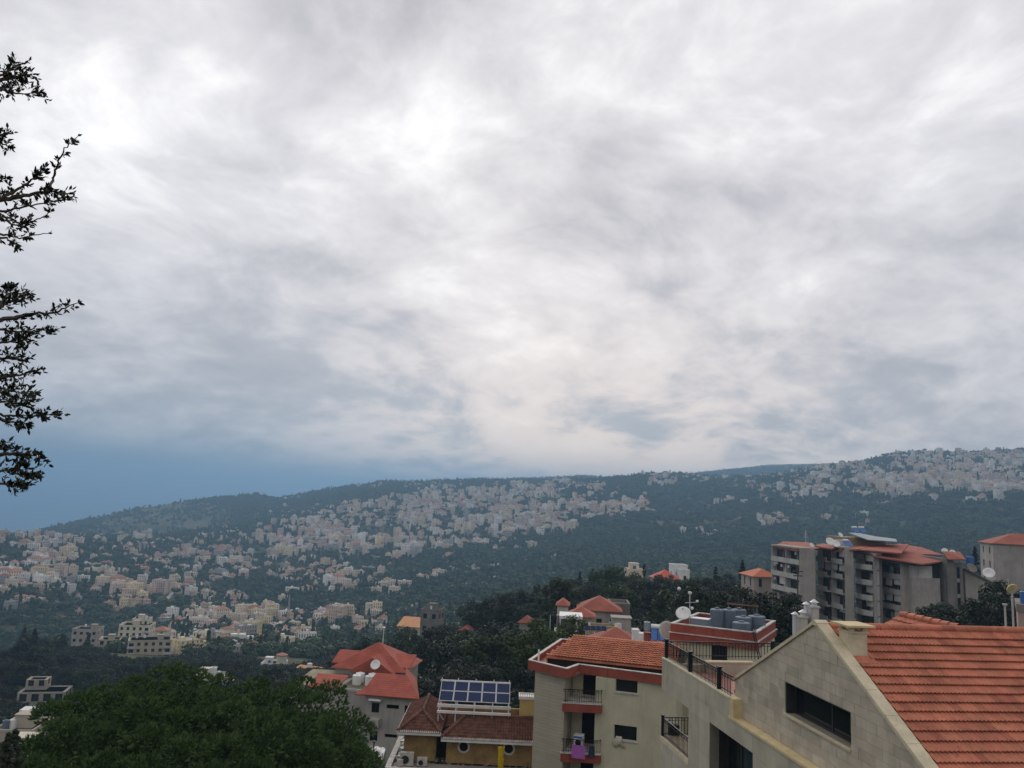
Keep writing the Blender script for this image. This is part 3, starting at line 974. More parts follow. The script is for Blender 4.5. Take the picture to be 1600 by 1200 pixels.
# second layer close in, where single crowns show
n2 = 16000
r2 = np.sqrt(ng_.uniform(430.0 ** 2, 1300.0 ** 2, n2))
a2 = ng_.uniform(-0.67, 0.67, n2)
X = np.concatenate([X, r2 * np.sin(a2)]); Y = np.concatenate([Y, r2 * np.cos(a2)])
Z = np.concatenate([Z, ground_many(r2 * np.sin(a2), r2 * np.cos(a2))])
PX, PY = project(X, Y, Z)
pts, scs, rpts, rscs = [], [], [], []
fr = random.Random(31)
for x, y, z, px, py in zip(X.tolist(), Y.tolist(), Z.tolist(), PX.tolist(), PY.tolist()):
    if z < -515 or px < -120 or px > 1720:
        continue
    R0_ = math.hypot(x, y)
    p_ = 1.0
    cl = mnoise.noise(Vector((x / 70.0, y / 70.0, 0.3)))
    if 120 < px < 370 + 60 * cl and R0_ > 1950 + 150 * cl and py > 786 - 10 * cl and fr.random() < min(1.0, (px - 110) / 60.0, (430 - px) / 110.0):      # bare scrubby hill
        p_ = 0.10 if cl < 0.2 else 0.5
    elif 650 < px < 850 and 850 < py < 960:             # rocky slope
        p_ = 0.55 if cl < 0.1 else 0.9
    elif R0_ < 1900 and 150 < px < 480 and py > 840:    # orchard terraces and clearings
        p_ = 0.30 if cl < -0.05 else 0.92
    elif R0_ < 2300 and 0 < px < 900 and cl < -0.18:
        p_ = 0.40
    elif cl < -0.35:
        p_ = 0.5
    if fr.random() > p_:
        if 600 < px < 880 and 845 < py < 960 and fr.random() < 0.8:
            rpts.append((x, y, z)); rscs.append(fr.uniform(1.2, 3.2))
        continue
    if not clear_of(x, y, 1.0):
        continue
    pts.append((x, y, z - 0.4))
    scs.append(fr.uniform(0.65, 1.25) * (1.0 if R0_ < 1300 else 1.15))
# undergrowth on the near slopes, between the single trees
n3 = 26000
r3 = np.sqrt(ng_.uniform(64.0 ** 2, 470.0 ** 2, n3))
a3 = ng_.uniform(-0.70, 0.70, n3)
x3, y3 = r3 * np.sin(a3), r3 * np.cos(a3)
z3 = ground_many(x3, y3)
UNDER = list(zip(x3.tolist(), y3.tolist(), z3.tolist()))
fo = kind(instancer('woodland', pts, scs, proto), 'stuff')
fo['label'] = 'dark evergreen woodland covering the slopes across the valley'
ro = kind(instancer('boulders', rpts, rscs, rocks), 'stuff')
ro['label'] = 'pale limestone boulders strewn over the scrubby slope'

# ------------------------------------------------------------------ near houses: shared pieces
M_STONE = mat('stone_block', (0.47, 0.42, 0.32), var=0.16, scale=1.6, per_obj=0.20, col2=(0.50, 0.42, 0.325), rough=0.9, bump=0.35, bscale=22, fine=0.1, streak=0.15)
M_JOINT = mat('stone_joint', (0.25, 0.225, 0.17), var=0.1, scale=4, rough=0.95)
M_CLAD = mat('stone_cladding', (0.46, 0.415, 0.315), var=0.16, scale=0.9, per_obj=0.09, col2=(0.44, 0.395, 0.305), rough=0.85, bump=0.2, bscale=18, streak=0.16, fine=0.08)
M_COPE = mat('coping_stone', (0.60, 0.52, 0.36), var=0.14, scale=2.5, rough=0.85, spots=0.2, fine=0.1)
M_LEDGE = mat('ledge_stone', (0.62, 0.50, 0.28), var=0.14, scale=2.5, rough=0.85, spots=0.2)
M_TILE = mat('terracotta_tile', (0.455, 0.152, 0.094), var=0.2, scale=1.1, per_obj=0.22, col2=(0.49, 0.19, 0.108), rough=0.8, spots=0.30, fine=0.16)
M_UNDER = mat('roof_gap_shade', (0.085, 0.03, 0.02), var=0.2, scale=2, rough=0.95)  # deck coloured dark to paint the shade in the gaps between tile rows
M_TILEF = mat('terracotta_field', (0.47, 0.166, 0.102), var=0.24, scale=3.1, rough=0.8, spots=0.15, fine=0.16)
M_TILE2 = mat('orange_tile', (0.54, 0.20, 0.11), var=0.22, scale=1.4, rough=0.85, spots=0.2, fine=0.15)
M_TILE3 = mat('old_brown_tile', (0.15, 0.068, 0.046), var=0.4, scale=2.2, rough=0.9, spots=0.3, fine=0.25)
M_REDSHEET = mat('red_sheet_roof', (0.36, 0.088, 0.056), var=0.2, scale=0.7, rough=0.85, streak=0.12, spots=0.15, fine=0.12, rows=0.30)
M_REDPAINT = mat('red_paint', (0.29, 0.070, 0.048), var=0.2, scale=1.1, rough=0.8, streak=0.3, spots=0.25)
M_CREAM = mat('cream_render', (0.54, 0.50, 0.355), var=0.12, scale=0.45, rough=0.92, streak=0.15, spots=0.12, fine=0.06)
M_WHITE = mat('white_paint', (0.74, 0.73, 0.70), var=0.1, scale=1.5, rough=0.7, streak=0.15)
M_OLDWHITE = mat('flaking_white', (0.54, 0.51, 0.46), var=0.3, scale=2.4, rough=0.9, spots=0.55)
M_IRON = mat('wrought_iron', (0.012, 0.012, 0.013), var=0.2, scale=4, rough=0.5)
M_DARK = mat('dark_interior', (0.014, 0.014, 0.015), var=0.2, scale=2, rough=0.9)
M_GLASS = glass_mat('window_glass', (0.012, 0.015, 0.018), 0.06)
M_TEAL = glass_mat('teal_glass', (0.03, 0.055, 0.06), 0.1)
M_FRAME = mat('dark_frame', (0.035, 0.035, 0.036), var=0.15, scale=3, rough=0.6)
M_CONC = mat('concrete', (0.37, 0.335, 0.295), var=0.16, scale=0.35, rough=0.95, streak=0.35, spots=0.12, fine=0.06)
M_CONCL = mat('light_concrete', (0.49, 0.465, 0.42), var=0.14, scale=0.5, rough=0.95, streak=0.3, fine=0.05)
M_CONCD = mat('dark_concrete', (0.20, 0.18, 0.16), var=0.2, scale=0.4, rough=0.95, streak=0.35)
M_OCHRE = mat('ochre_render', (0.31, 0.205, 0.085), var=0.32, scale=1.1, rough=0.95, spots=0.3, streak=0.2, fine=0.1)
M_YELLOW = mat('yellow_render', (0.60, 0.42, 0.16), var=0.1, scale=1.0, rough=0.9, streak=0.2)
M_CHUTE = mat('yellow_plastic', (0.62, 0.43, 0.012), var=0.12, scale=3.0, rough=0.5)
M_PV = glass_mat('solar_cell', (0.012, 0.024, 0.075), 0.32, 0.12)
M_ALU = mat('aluminium', (0.62, 0.63, 0.64), var=0.08, scale=2, rough=0.45, metal=0.3)
M_TANK = mat('grey_plastic_tank', (0.125, 0.16, 0.20), var=0.12, scale=1.5, rough=0.6, streak=0.2)
M_STEEL = mat('grey_steel', (0.21, 0.26, 0.29), var=0.12, scale=1.5, rough=0.5, metal=0.2)
M_FLOORR = mat('red_floor_tiles', (0.37, 0.165, 0.125), var=0.15, scale=2.0, rough=0.7)
M_BLUE = mat('blue_panel', (0.05, 0.14, 0.36), var=0.1, scale=2, rough=0.4)
M_PURPLE = mat('purple_cloth', (0.42, 0.13, 0.45), var=0.1, scale=4, rough=0.95)
M_CLOTH = mat('pale_cloth', (0.50, 0.46, 0.37), var=0.25, scale=6, rough=0.95)
M_GREYROOF = mat('grey_sheet_roof', (0.30, 0.33, 0.36), var=0.16, scale=0.8, rough=0.5, streak=0.2)


def courses_mat(name, c1, c2, h, wd, mortar=(0.24, 0.23, 0.20)):
    m = bpy.data.materials.new(name)
    m.use_nodes = True
    t = NT(m.node_tree)
    tc_ = t.n('ShaderNodeTexCoord')
    s = t.n('ShaderNodeSeparateXYZ', {0: tc_.outputs['Object']})
    v = t.n('ShaderNodeCombineXYZ', {0: t.m('ADD', s.outputs[0], s.outputs[1]), 1: s.outputs[2], 2: 0.0}).outputs[0]
    br = t.n('ShaderNodeTexBrick', {'Vector': v, 'Color1': c1, 'Color2': c2, 'Mortar': mortar, 'Scale': 1.0, 'Mortar Size': 0.012, 'Brick Width': wd, 'Row Height': h, 'Bias': 0.0})
    n1 = t.noise(tc_.outputs['Object'], 0.9, 5.0, 0.6)
    n2 = t.noise(t.vm('MULTIPLY', tc_.outputs['Object'], (0.7, 0.7, 6.0)).outputs[0], 1.1, 4.0, 0.6)
    f = t.m('MULTIPLY', t.m('ADD', 0.86, t.m('MULTIPLY', n1, 0.28)), t.m('ADD', 0.84, t.m('MULTIPLY', n2, 0.32)))
    c = t.mix(1.0, br.outputs[0], t.n('ShaderNodeCombineColor', {0: f, 1: f, 2: f}).outputs[0], 'MULTIPLY')
    b = t.n('ShaderNodeBsdfPrincipled', {'Base Color': c, 'Roughness': 0.9, 'Specular IOR Level': 0.2})
    bn = t.n('ShaderNodeBump', {'Strength': 0.5, 'Distance': 0.02, 'Height': t.m('SUBTRACT', 1.0, br.outputs[1])})
    t.put(b, 'Normal', bn.outputs[0])
    o = t.n('ShaderNodeOutputMaterial')
    t.t.links.new(b.outputs[0], o.inputs[0])
    return m


M_BAYSTONE = courses_mat('coursed_stone', (0.43, 0.385, 0.30), (0.395, 0.35, 0.27), 0.19, 1.3, (0.33, 0.295, 0.225))


def wall(mb, x0, x1, z0, z1, y0, y1, holes=()):
    """wall from y0 to y1 with rectangular holes (x0, x1, z0, z1) right through"""
    xs = sorted({x0, x1, *[min(max(h[i], x0), x1) for h in holes for i in (0, 1)]})
    for a, b in zip(xs, xs[1:]):
        if b - a < 1e-6:
            continue
        m = (a + b) / 2
        cuts = sorted([(max(h[2], z0), min(h[3], z1)) for h in holes if h[0] < m < h[1]])
        z = z0
        for lo, hi in cuts:
            if lo > z + 1e-6:
                mb.box(a, b, y0, y1, z, lo)
            z = max(z, hi)
        if z < z1 - 1e-6:
            mb.box(a, b, y0, y1, z, z1)
    return mb


def window(parent, x0, x1, z0, z1, yf, depth=0.25, frame=M_FRAME, pane=M_GLASS, sill=M_COPE, mull=1, fw=0.06, side=None):
    """a window set back in a hole of a wall whose front is at yf"""
    b = MB()
    y0, y1 = yf + depth - 0.05, yf + depth
    b.box(x0, x1, y0, y1, z0, z0 + fw); b.box(x0, x1, y0, y1, z1 - fw, z1)
    b.box(x0, x0 + fw, y0, y1, z0 + fw, z1 - fw); b.box(x1 - fw, x1, y0, y1, z0 + fw, z1 - fw)
    for k in range(1, mull + 1):
        xm = x0 + (x1 - x0) * k / (mull + 1)
        b.box(xm - fw / 2, xm + fw / 2, y0, y1, z0 + fw, z1 - fw)
    wd = b.build('window', frame, parent)
    b = MB(); b.box(x0 + fw * 0.5, x1 - fw * 0.5, yf + depth - 0.02, yf + depth - 0.012, z0 + fw * 0.5, z1 - fw * 0.5)
    b.build('pane', pane, wd)
    b = MB(); b.box(x0 + 0.01, x1 - 0.01, yf + depth + 0.6, yf + depth + 0.64, z0, z1)
    if sill is not None:
        b = MB(); b.box(x0 - 0.06, x1 + 0.06, yf - 0.07, yf + depth - 0.051, z0 - 0.07, z0 - 0.002)
        b.build('sill', sill, wd)
    return wd


def railing(parent, p0, p1, z0, h, step=0.13, posts=(), post_w=0.1, mat_=None, rings=True, name='railing'):
    """iron railing from p0 to p1 (x, y) standing at z0; the bars are parts of it"""
    mat_ = mat_ or M_IRON
    p0, p1 = Vector((p0[0], p0[1], 0)), Vector((p1[0], p1[1], 0))
    L = (p1 - p0).length
    u = (p1 - p0) / L
    ang = math.atan2(u.y, u.x)
    r = parent
    while r.parent is not None:
        r = r.parent
    zb = ZBASE.get(r.name, 0.0)
    b = MB()
    b.box(0, L, -0.025, 0.025, h - 0.04, h)
    b.box(0, L, -0.012, 0.012, 0.09, 0.115)
    b.box(0, L, -0.010, 0.010, h - 0.155, h - 0.135)
    if rings:
        n = int(L / step)
        for k in range(0, n, 2):
            c = (k + 0.5) * step
            for q in range(8):
                a0, a1 = 2 * math.pi * q / 8, 2 * math.pi * (q + 1) / 8
                b.cyl((c + 0.044 * math.cos(a0), 0, h - 0.088 + 0.044 * math.sin(a0)), (c + 0.044 * math.cos(a1), 0, h - 0.088 + 0.044 * math.sin(a1)), 0.008, n=4, cap=False)
    ro = obj(name, b.mesh(name, mat_), parent, (p0.x, p0.y, z0 - zb), ang)
    key = 'baluster_%.2f_%s' % (h, mat_.name)
    if key not in RAIL_ME:
        q = MB(); q.box(-0.011, 0.011, -0.011, 0.011, 0.0, h - 0.04)
        RAIL_ME[key] = q.mesh('baluster', mat_)
    n = int(L / step)
    for k in range(1, n):
        obj('baluster', RAIL_ME[key], ro, (k * step, 0.0, 0.0))
    for s in posts:
        q = MB(); q.box(-post_w / 2, post_w / 2, -post_w / 2, post_w / 2, -0.02, h + 0.05)
        q.box(-post_w * 0.65, post_w * 0.65, -post_w * 0.65, post_w * 0.65, h + 0.05, h + 0.09)
        obj('post', q.mesh('post', mat_), ro, (s, 0, 0))
    return ro


RAIL_ME = {}


def tile_mesh(wd, ln, th, mat_, n=10, name='tile'):
    """interlocking clay tile with two pans: x across, y up the slope, z out of the roof"""
    b = MB()
    prof = []
    for k in range(n + 1):
        t = k / n
        prof.append((-wd / 2 + wd * t, 0.016 * math.cos(t * 4 * math.pi)))
    top = [(x, -ln / 2, z + th) for x, z in prof] + [(x, ln / 2, z) for x, z in prof]
    bot = [(x, -ln / 2, z + th * 0.55) for x, z in prof]
    m = n + 1
    fs = [(k, k + 1, m + k + 1, m + k) for k in range(n)]
    fs += [(2 * m + k, 2 * m + k + 1, k + 1, k) for k in range(n)]
    b.add(top + bot, fs)
    return b.mesh(name, mat_)


def tile_rows(mb, o, ux, uy, nx, ny, wx, wy, th=0.022, amp=0.016, skip=None, jit=0.004, r=None, seg=4):
    """rows of pan tiles joined in one mesh: origin o at the eave corner, ux along the eave, uy up the slope"""
    r = r or random.Random(5)
    ux, uy = Vector(ux).normalized(), Vector(uy).normalized()
    nn = ux.cross(uy).normalized()
    o = Vector(o)
    for j in range(ny):
        for i in range(nx):
            c0 = o + ux * (i * wx) + uy * (j * wy)
            if skip and skip((i + 0.5) * wx, (j + 0.5) * wy):
                continue
            d = r.uniform(-jit, jit)
            vs, fs = [], []
            for k in range(seg + 1):
                t = k / seg
                hh = amp * math.cos(t * 2 * math.pi) + d
                p = c0 + ux * (wx * t)
                vs.append(p + nn * (hh + th)); vs.append(p + uy * (wy * 1.06) + nn * hh); vs.append(p + nn * (hh + th * 0.5))
            for k in range(seg):
                a = 3 * k
                fs.append((a, a + 3, a + 4, a + 1)); fs.append((a + 2, a + 5, a + 3, a))
            mb.add(vs, fs)


def clip_poly(poly, planes):
    """polygon in (x, z) cut by half planes a*x + b*z <= c"""
    for a, b, c in planes:
        out = []
        for i in range(len(poly)):
            p, q = poly[i], poly[(i + 1) % len(poly)]
            dp, dq = a * p[0] + b * p[1] - c, a * q[0] + b * q[1] - c
            if dp <= 0:
                out.append(p)
            if dp * dq < 0:
                t = dp / (dp - dq)
                out.append((p[0] + (q[0] - p[0]) * t, p[1] + (q[1] - p[1]) * t))
        poly = out
        if len(poly) < 3:
            return []
    return poly


def stone_wall(parent, x0, x1, z0, z1, yf, h, wmin, wmax, planes, holes, material, seed, name='stone', proud=0.03, gap=0.006, jit=0.006):
    """coursed blocks, one object each, cut to the wall's outline and its openings"""
    r = random.Random(seed)
    n = 0
    zb = z0
    while zb < z1 - 0.02:
        zt = min(zb + h, z1)
        x = x0 - r.uniform(0, wmax)
        while x < x1:
            wd = r.uniform(wmin, wmax)
            xa, xb = max(x, x0), min(x + wd, x1)
            x += wd
            if xb - xa < 0.03:
                continue
            segs = [(xa, xb, zb, zt)]
            for (hx0, hx1, hz0, hz1) in holes:
                nxt = []
                for (a, b, c, d) in segs:
                    if b <= hx0 or a >= hx1 or d <= hz0 or c >= hz1:
                        nxt.append((a, b, c, d)); continue
                    if a < hx0: nxt.append((a, hx0, c, d))
                    if b > hx1: nxt.append((hx1, b, c, d))
                    m0, m1 = max(a, hx0), min(b, hx1)
                    if c < hz0: nxt.append((m0, m1, c, hz0))
                    if d > hz1: nxt.append((m0, m1, hz1, d))
                segs = nxt
            for (a, b, c, d) in segs:
                if b - a < 0.04 or d - c < 0.03:
                    continue
                g = gap / 2
                pl = clip_poly([(a + g, c + g), (b - g, c + g), (b - g, d - g), (a + g, d - g)], planes)
                if len(pl) < 3:
                    continue
                y = yf - proud + r.uniform(-jit, jit)
                m = MB(); m.prism([(p[0], y, p[1]) for p in pl], (0, proud + 0.02, 0))
                m.build(name, material, parent)
                n += 1
        zb = zt
    return n

# ------------------------------------------------------------------ stone gable house with tiled roof, right foreground
GO = at(1278, 1115, 24.0)
GRZ = math.radians(-81.9)
gz0 = -17.0
gh = thing('stone_house', 'stone gabled house with bright terracotta roof, squat chimney and long dark window', 'house', (GO.x, GO.y, gz0), GRZ)
# frame of the gable wall: x towards the camera along the wall, y into the house, z above the eye
AP, SL = -3.16, 0.53
WX0, WX1, WZ0, WZ1 = -1.91, 1.73, -6.10, -5.17
planes = [(SL, 1.0, AP), (-0.50, 1.0, AP)]
b = MB()
outl = clip_poly([(-5.57, -7.05), (6.4, -7.05), (6.4, -2.0), (-5.57, -2.0)], planes)
core_holes = (WX0, WX1, WZ0, WZ1)
for (xa, xb, za, zb_) in [(-5.57, WX0, -7.05, 0), (WX1, 6.4, -7.05, 0), (WX0, WX1, -7.05, WZ0), (WX0, WX1, WZ1, 0)]:
    pl = clip_poly([(xa, za), (xb, za), (xb, zb_), (xa, zb_)], planes)
    b.prism([(p[0], 0.0, p[1]) for p in pl], (0, 0.38, 0))
gw = b.build('wall', M_JOINT, gh)
stone_wall(gw, -5.57, 6.4, -7.05, -3.0, 0.0, 0.268, 0.42, 0.80, planes, [core_holes], M_STONE, 11)
# the long window
b = MB()
b.box(WX0 + 0.004, WX0 + 0.05, 0.003, 0.34, WZ0 + 0.002, WZ1 - 0.002); b.box(WX0 + 0.05, WX1 - 0.004, 0.003, 0.34, WZ1 - 0.04, WZ1 - 0.003)
b.box(WX0 + 0.05, WX0 + 0.11, 0.27, 0.33, WZ0, WZ1 - 0.04); b.box(WX1 - 0.06, WX1 - 0.004, 0.27, 0.33, WZ0, WZ1 - 0.04)
b.box(WX0 + 0.11, WX1 - 0.06, 0.27, 0.33, WZ0 + 0.002, WZ0 + 0.05); b.box(0.25, 0.30, 0.28, 0.33, WZ0 + 0.05, WZ1 - 0.04)
gwin = b.build('window', M_FRAME, gh)
b = MB(); b.box(WX0 + 0.08, 0.27, 0.30, 0.306, WZ0 + 0.03, WZ1 - 0.05); b.build('pane', M_GLASS, gwin)
b = MB(); b.box(0.28, WX1 - 0.03, 0.30, 0.306, WZ0 + 0.03, WZ1 - 0.05); b.build('pane', M_GLASS, gwin)
b = MB(); b.box(WX0 - 0.03, WX1 + 0.03, -0.09, 0.268, WZ0 - 0.06, WZ0 - 0.003); b.build('sill', M_COPE, gwin)
# coping slabs down both verges
for sgn, sl, xe in ((1, SL, 6.6), (-1, 0.50, 5.75)):
    nseg = 8
    for k in range(nseg):
        t0, t1 = k / nseg, (k + 1) / nseg - 0.002
        xa, xb = 0.16 + (xe - 0.16) * t0, 0.16 + (xe - 0.16) * t1
        m = MB()
        p = [(sgn * xa, -0.09, AP - sl * xa + 0.015), (sgn * xb, -0.09, AP - sl * xb + 0.015), (sgn * xb, -0.09, AP - sl * xb + 0.12), (sgn * xa, -0.09, AP - sl * xa + 0.12)]
        m.prism(p, (0, 0.36, 0))
        m.build('coping', M_COPE, gw)
m = MB(); m.prism([(-0.158, -0.10, AP - 0.03), (0.158, -0.10, AP - 0.03), (0.158, -0.10, AP + 0.06), (0.0, -0.10, AP + 0.13), (-0.158, -0.10, AP + 0.06)], (0, 0.38, 0))
m.build('apex_stone', M_COPE, gw)
# ledge under the gable and the lower wall, which stands proud of it
OFF = -0.35
bh = [(-3.42 - 3.6, -3.42, -13.0, -7.74), (-12.4, -9.13, -9.80, -7.78)]
b = MB()
wall(b, -12.35, 6.4, gz0, -7.14, OFF, 0.0, bh)
lw = b.build('lower_wall', M_JOINT, gh)
stone_wall(lw, -12.35, 6.4, -12.62, -7.141, OFF, 0.60, 0.9, 1.35, [], [bh[0], bh[1]], M_CLAD, 17, name='panel', proud=0.025, gap=0.004, jit=0.002)
b = MB(); b.box(-5.30, 6.4, OFF - 0.06, 0.0, -7.137, -7.06); b.build('ledge', M_LEDGE, gh)
b = MB(); b.box(-12.35, -5.30, OFF, OFF + 0.28, -7.138, -6.50); pp = b.build('parapet', M_JOINT, gh)
stone_wall(pp, -12.35, -5.30, -7.137, -6.503, OFF, 0.635, 0.9, 1.35, [], [], M_CLAD, 19, name='panel', proud=0.025, gap=0.004, jit=0.002)
b = MB(); b.box(-5.29, -4.95, OFF - 0.02, OFF + 0.33, -7.055, -6.44); b.build('pier', M_LEDGE, gh)
b = MB(); b.box(-12.40, -5.30, OFF - 0.05, OFF + 0.31, -6.50, -6.445); b.build('parapet_coping', M_COPE, gh)
# glazed door behind the big opening
b = MB()
x0, x1 = bh[0][0], bh[0][1]
b.box(x0, x0 + 0.08, 0.30, 0.40, -13, -7.74); b.box(x1 - 0.08, x1, 0.30, 0.40, -13, -7.74); b.box(x0 + 0.08, x1 - 0.08, 0.30, 0.40, -7.84, -7.74)
for xm in (x0 + 1.25, x0 + 2.4):
    b.box(xm - 0.05, xm + 0.05, 0.30, 0.40, -13, -7.84)
dr = b.build('glazed_door', M_FRAME, gh)
for k, (xa, xb, mt) in enumerate([(x0 + 0.05, x0 + 1.22, M_GLASS), (x0 + 1.28, x0 + 2.37, M_TEAL), (x0 + 2.43, x1 - 0.05, M_TEAL)]):
    q = MB(); q.box(xa, xb, 0.345, 0.352, -13, -7.8); q.build('pane', mt, dr)
b = MB(); b.box(x0 - 0.02, x1 + 0.02, -0.002, 0.30, -7.739, -7.70); b.box(x0 - 0.16, x0 - 0.002, 0.001, 0.5, -13, -7.70); b.build('reveal', M_FRAME, gh)
# loggia at the far end: floor slab, back wall, side wall, two runs of railing
b = MB(); b.box(-12.45, -9.14, OFF - 0.03, 3.0, -9.90, -9.72); b.build('balcony_slab', M_COPE, gh)
b = MB(); b.box(-9.13, -9.0, 0.002, 3.0, -12.6, -7.79); b.build('loggia_wall', M_BAYSTONE, gh)
b = MB(); b.box(-12.5, -9.14, 2.2, 2.35, -9.72, -7.80); b.build('loggia_wall', M_BAYSTONE, gh)
railing(gh, (-12.38, OFF + 0.06), (-9.15, OFF + 0.06), -9.72, 0.78, 0.14, posts=(0.0,))
railing(gh, (-12.38, 2.1), (-12.38, OFF + 0.10), -9.72, 0.78, 0.14)
b = MB(); b.box(-12.80, -12.46, 0.1, 0.5, -9.75, -9.32); b.build('planter', M_DARK, gh)
# terrace floor, railings
b = MB(); b.box(-12.34, -5.58, OFF + 0.29, 6.0, -7.12, -7.0); b.build('terrace_floor', M_FLOORR, gh)
railing(gh, (-12.25, OFF + 0.12), (-5.3, OFF + 0.12), -6.445, 0.70, 0.135, posts=(0.03, 2.85, 5.75), post_w=0.13)
b = MB(); b.box(-12.34, -12.19, OFF + 0.30, 6.0, -6.998, -6.70); b.build('low_wall', M_CLAD, gh)
railing(gh, (-12.26, OFF + 0.3), (-12.26, 5.9), -6.445, 0.70, 0.15, posts=(4.75,), post_w=0.13)
b = MB(); b.box(-12.12, -11.85, 1.5, 3.6, -6.998, -6.56); b.build('bench_wall', M_CLAD, gh)
b = MB(); b.box(-12.15, -11.82, 1.47, 3.63, -6.558, -6.50); b.build('bench_coping', M_COPE, gh)
# body of the house behind the wall
b = MB(); b.prism([(-5.57, 0.381, -7.0), (6.4, 0.381, -7.0), (6.4, 0.381, AP - SL * 6.4 - 0.25), (0, 0.381, AP - 0.25), (-5.57, 0.381, AP - 0.5 * 5.57 - 0.25)], (0, 13.5, 0))
b.box(-5.5, 6.3, 0.5, 13.5, gz0, -7.0)
b.build('body', M_CLAD, gh)
# roof deck and tiles
TL = 0.33
n_ = math.sqrt(1 + SL * SL)
RXE = 7.6
b = MB()
b.slab((0.0, 0.30, AP - 0.10), (RXE, 0.30, AP - SL * RXE - 0.10), (RXE, 14.2, AP - SL * RXE - 0.10), (0.0, 14.2, AP - 0.10), 0.12)
b.slab((-6.4, 0.30, AP - 0.5 * 6.4 - 0.10), (0.0, 0.30, AP - 0.10), (0.0, 14.2, AP - 0.10), (-6.4, 14.2, AP - 0.5 * 6.4 - 0.10), 0.12)
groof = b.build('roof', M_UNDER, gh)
ang = math.atan(SL)
TW = 0.232
tme = [tile_mesh(TW + 0.006, 0.40, 0.075, M_TILE)]
cand = []
ca, sa = math.cos(GRZ), math.sin(GRZ)
jr = random.Random(8)
for j in range(int(RXE * n_ / TL)):
    d = 0.16 + (j + 0.5) * TL          # distance down the slope of the tile's middle
    xs, zs = d / n_, AP - SL * d / n_ - 0.03
    for i in range(int(13.6 / TW)):
        y = 0.36 + (i + 0.5) * TW + (TW / 2 if j % 2 else 0) * 0
        if 0.78 < d < 1.44 and y < 0.72:
            continue
        wx, wy = GO.x + xs * ca - y * sa, GO.y + xs * sa + y * ca
        px, py = project(wx, wy, zs)
        vis = px < 1606 and py < 1206 and wy > 1
        cand.append((0 if vis else 1, math.hypot(wx, wy), xs, y, zs))
cand.sort()
rest_t = MB()
tv = [tuple(v.co) for v in tme[0].vertices]
tf = [list(p.vertices) for p in tme[0].polygons]
for k, (vis, dist, xs, y, zs) in enumerate(cand):
    # x of the wall frame runs down the slope; the tile's own y runs up it
    M = Matrix.Translation((xs, y, zs - gz0)) @ Matrix.Rotation(math.radians(90), 4, 'Z') @ Matrix.Rotation(ang, 4, 'X') @ Matrix.Rotation(jr.gauss(0, 0.004), 4, 'Z') @ Matrix.Rotation(jr.gauss(0, 0.006), 4, 'X')
    if k < 300:
        o = bpy.data.objects.new('tile', tme[0]); COL.objects.link(o); o.parent = groof; o.matrix_basis = M
    else:
        rest_t.add([M @ Vector(v) for v in tv], tf)
kind(obj('tile_field', rest_t.mesh('tile_field', M_TILEF), groof), 'stuff')
# ridge tiles
rm = MB(); rm.tube([(0, 0, 0), (0, 0.42, 0.012)], [0.12, 0.105], 10)
ridge_me = rm.mesh('ridge_tile', M_TILE, smooth=True)
for k in range(34):
    obj('ridge_tile', ridge_me, groof, (0.02, 0.33 + k * 0.40, AP - 0.045 - gz0))
# cross wing whose ridge runs back from the main ridge
b = MB()
RX = 4.7
for sgn in (-1, 1):
    tile_rows(b, (-3.0 if sgn < 0 else -0.18, RX + sgn * 2.64, AP - 0.06 - 1.40), (sgn * -1.0 if False else (1 if sgn < 0 else -1), 0, 0), (0, -sgn * 1.0, 0.53), 12, 9, 0.235, 0.33, th=0.055)
b.slab((-3.0, RX - 2.64, AP - 1.5), (-0.1, RX - 2.64, AP - 1.5), (-0.1, RX, AP - 0.10), (-3.0, RX, AP - 0.10), 0.1)
b.slab((-0.1, RX + 2.64, AP - 1.5), (-3.0, RX + 2.64, AP - 1.5), (-3.0, RX, AP - 0.10), (-0.1, RX, AP - 0.10), 0.1)
kind(b.build('wing_roof', M_TILEF, gh), 'stuff')
rm = MB(); rm.tube([(0, 0, 0), (0.42, 0, 0.012)], [0.105, 0.12], 10)
ridge2 = rm.mesh('ridge_tile', M_TILE, smooth=True)
for k in range(7):
    obj('ridge_tile', ridge2, groof, (-3.0 + k * 0.40, RX, AP - 0.03 - gz0))
# chimney: stem, four stubs, flat cap
b = MB(); b.box(0.70, 1.26, 0.14 + 0.14, 0.14 + 0.64, -4.2, -3.20); b.box(0.66, 1.30, 0.25, 0.81, -3.20, -3.15)
ch = b.build('chimney', M_COPE, gh)
for (xa, ya) in ((0.70, 0.29), (1.14, 0.29), (0.70, 0.65), (1.14, 0.65)):
    m = MB(); m.box(xa, xa + 0.12, ya, ya + 0.12, -3.15, -3.03); m.build('stub', M_COPE, ch)
m = MB(); m.box(0.55, 1.42, 0.10, 0.94, -3.03, -2.975); m.build('cap', M_LEDGE, ch)
m = MB(); m.prism([(x, y, AP - SL * x + 0.035) for x, y in ((0.52, 0.26), (1.52, 0.26), (1.52, 0.92), (0.52, 0.92))], (0, 0, -0.12)); m.build('flashing', M_TILEF, ch)

# ------------------------------------------------------------------ small roof-top things, built once per use
class Fr:
    """local frame of a facade: x along it, y away from the viewer; gives positions from photograph points"""
    def __init__(self, px, py, Y, rz):
        self.o = at(px, py, Y)
        self.rz = math.radians(rz)
        self.x = Vector((math.cos(self.rz), math.sin(self.rz), 0))
        self.y = Vector((-math.sin(self.rz), math.cos(self.rz), 0))

    def front(self, px, py, y=0.0):
        d = ray(px, py)
        q = d * ((self.o + self.y * y).dot(self.y) / d.dot(self.y))
        return (q - self.o).dot(self.x), q.z

    def w(self, x, y, z):
        q = self.o + self.x * x + self.y * y
        return Vector((q.x, q.y, z))


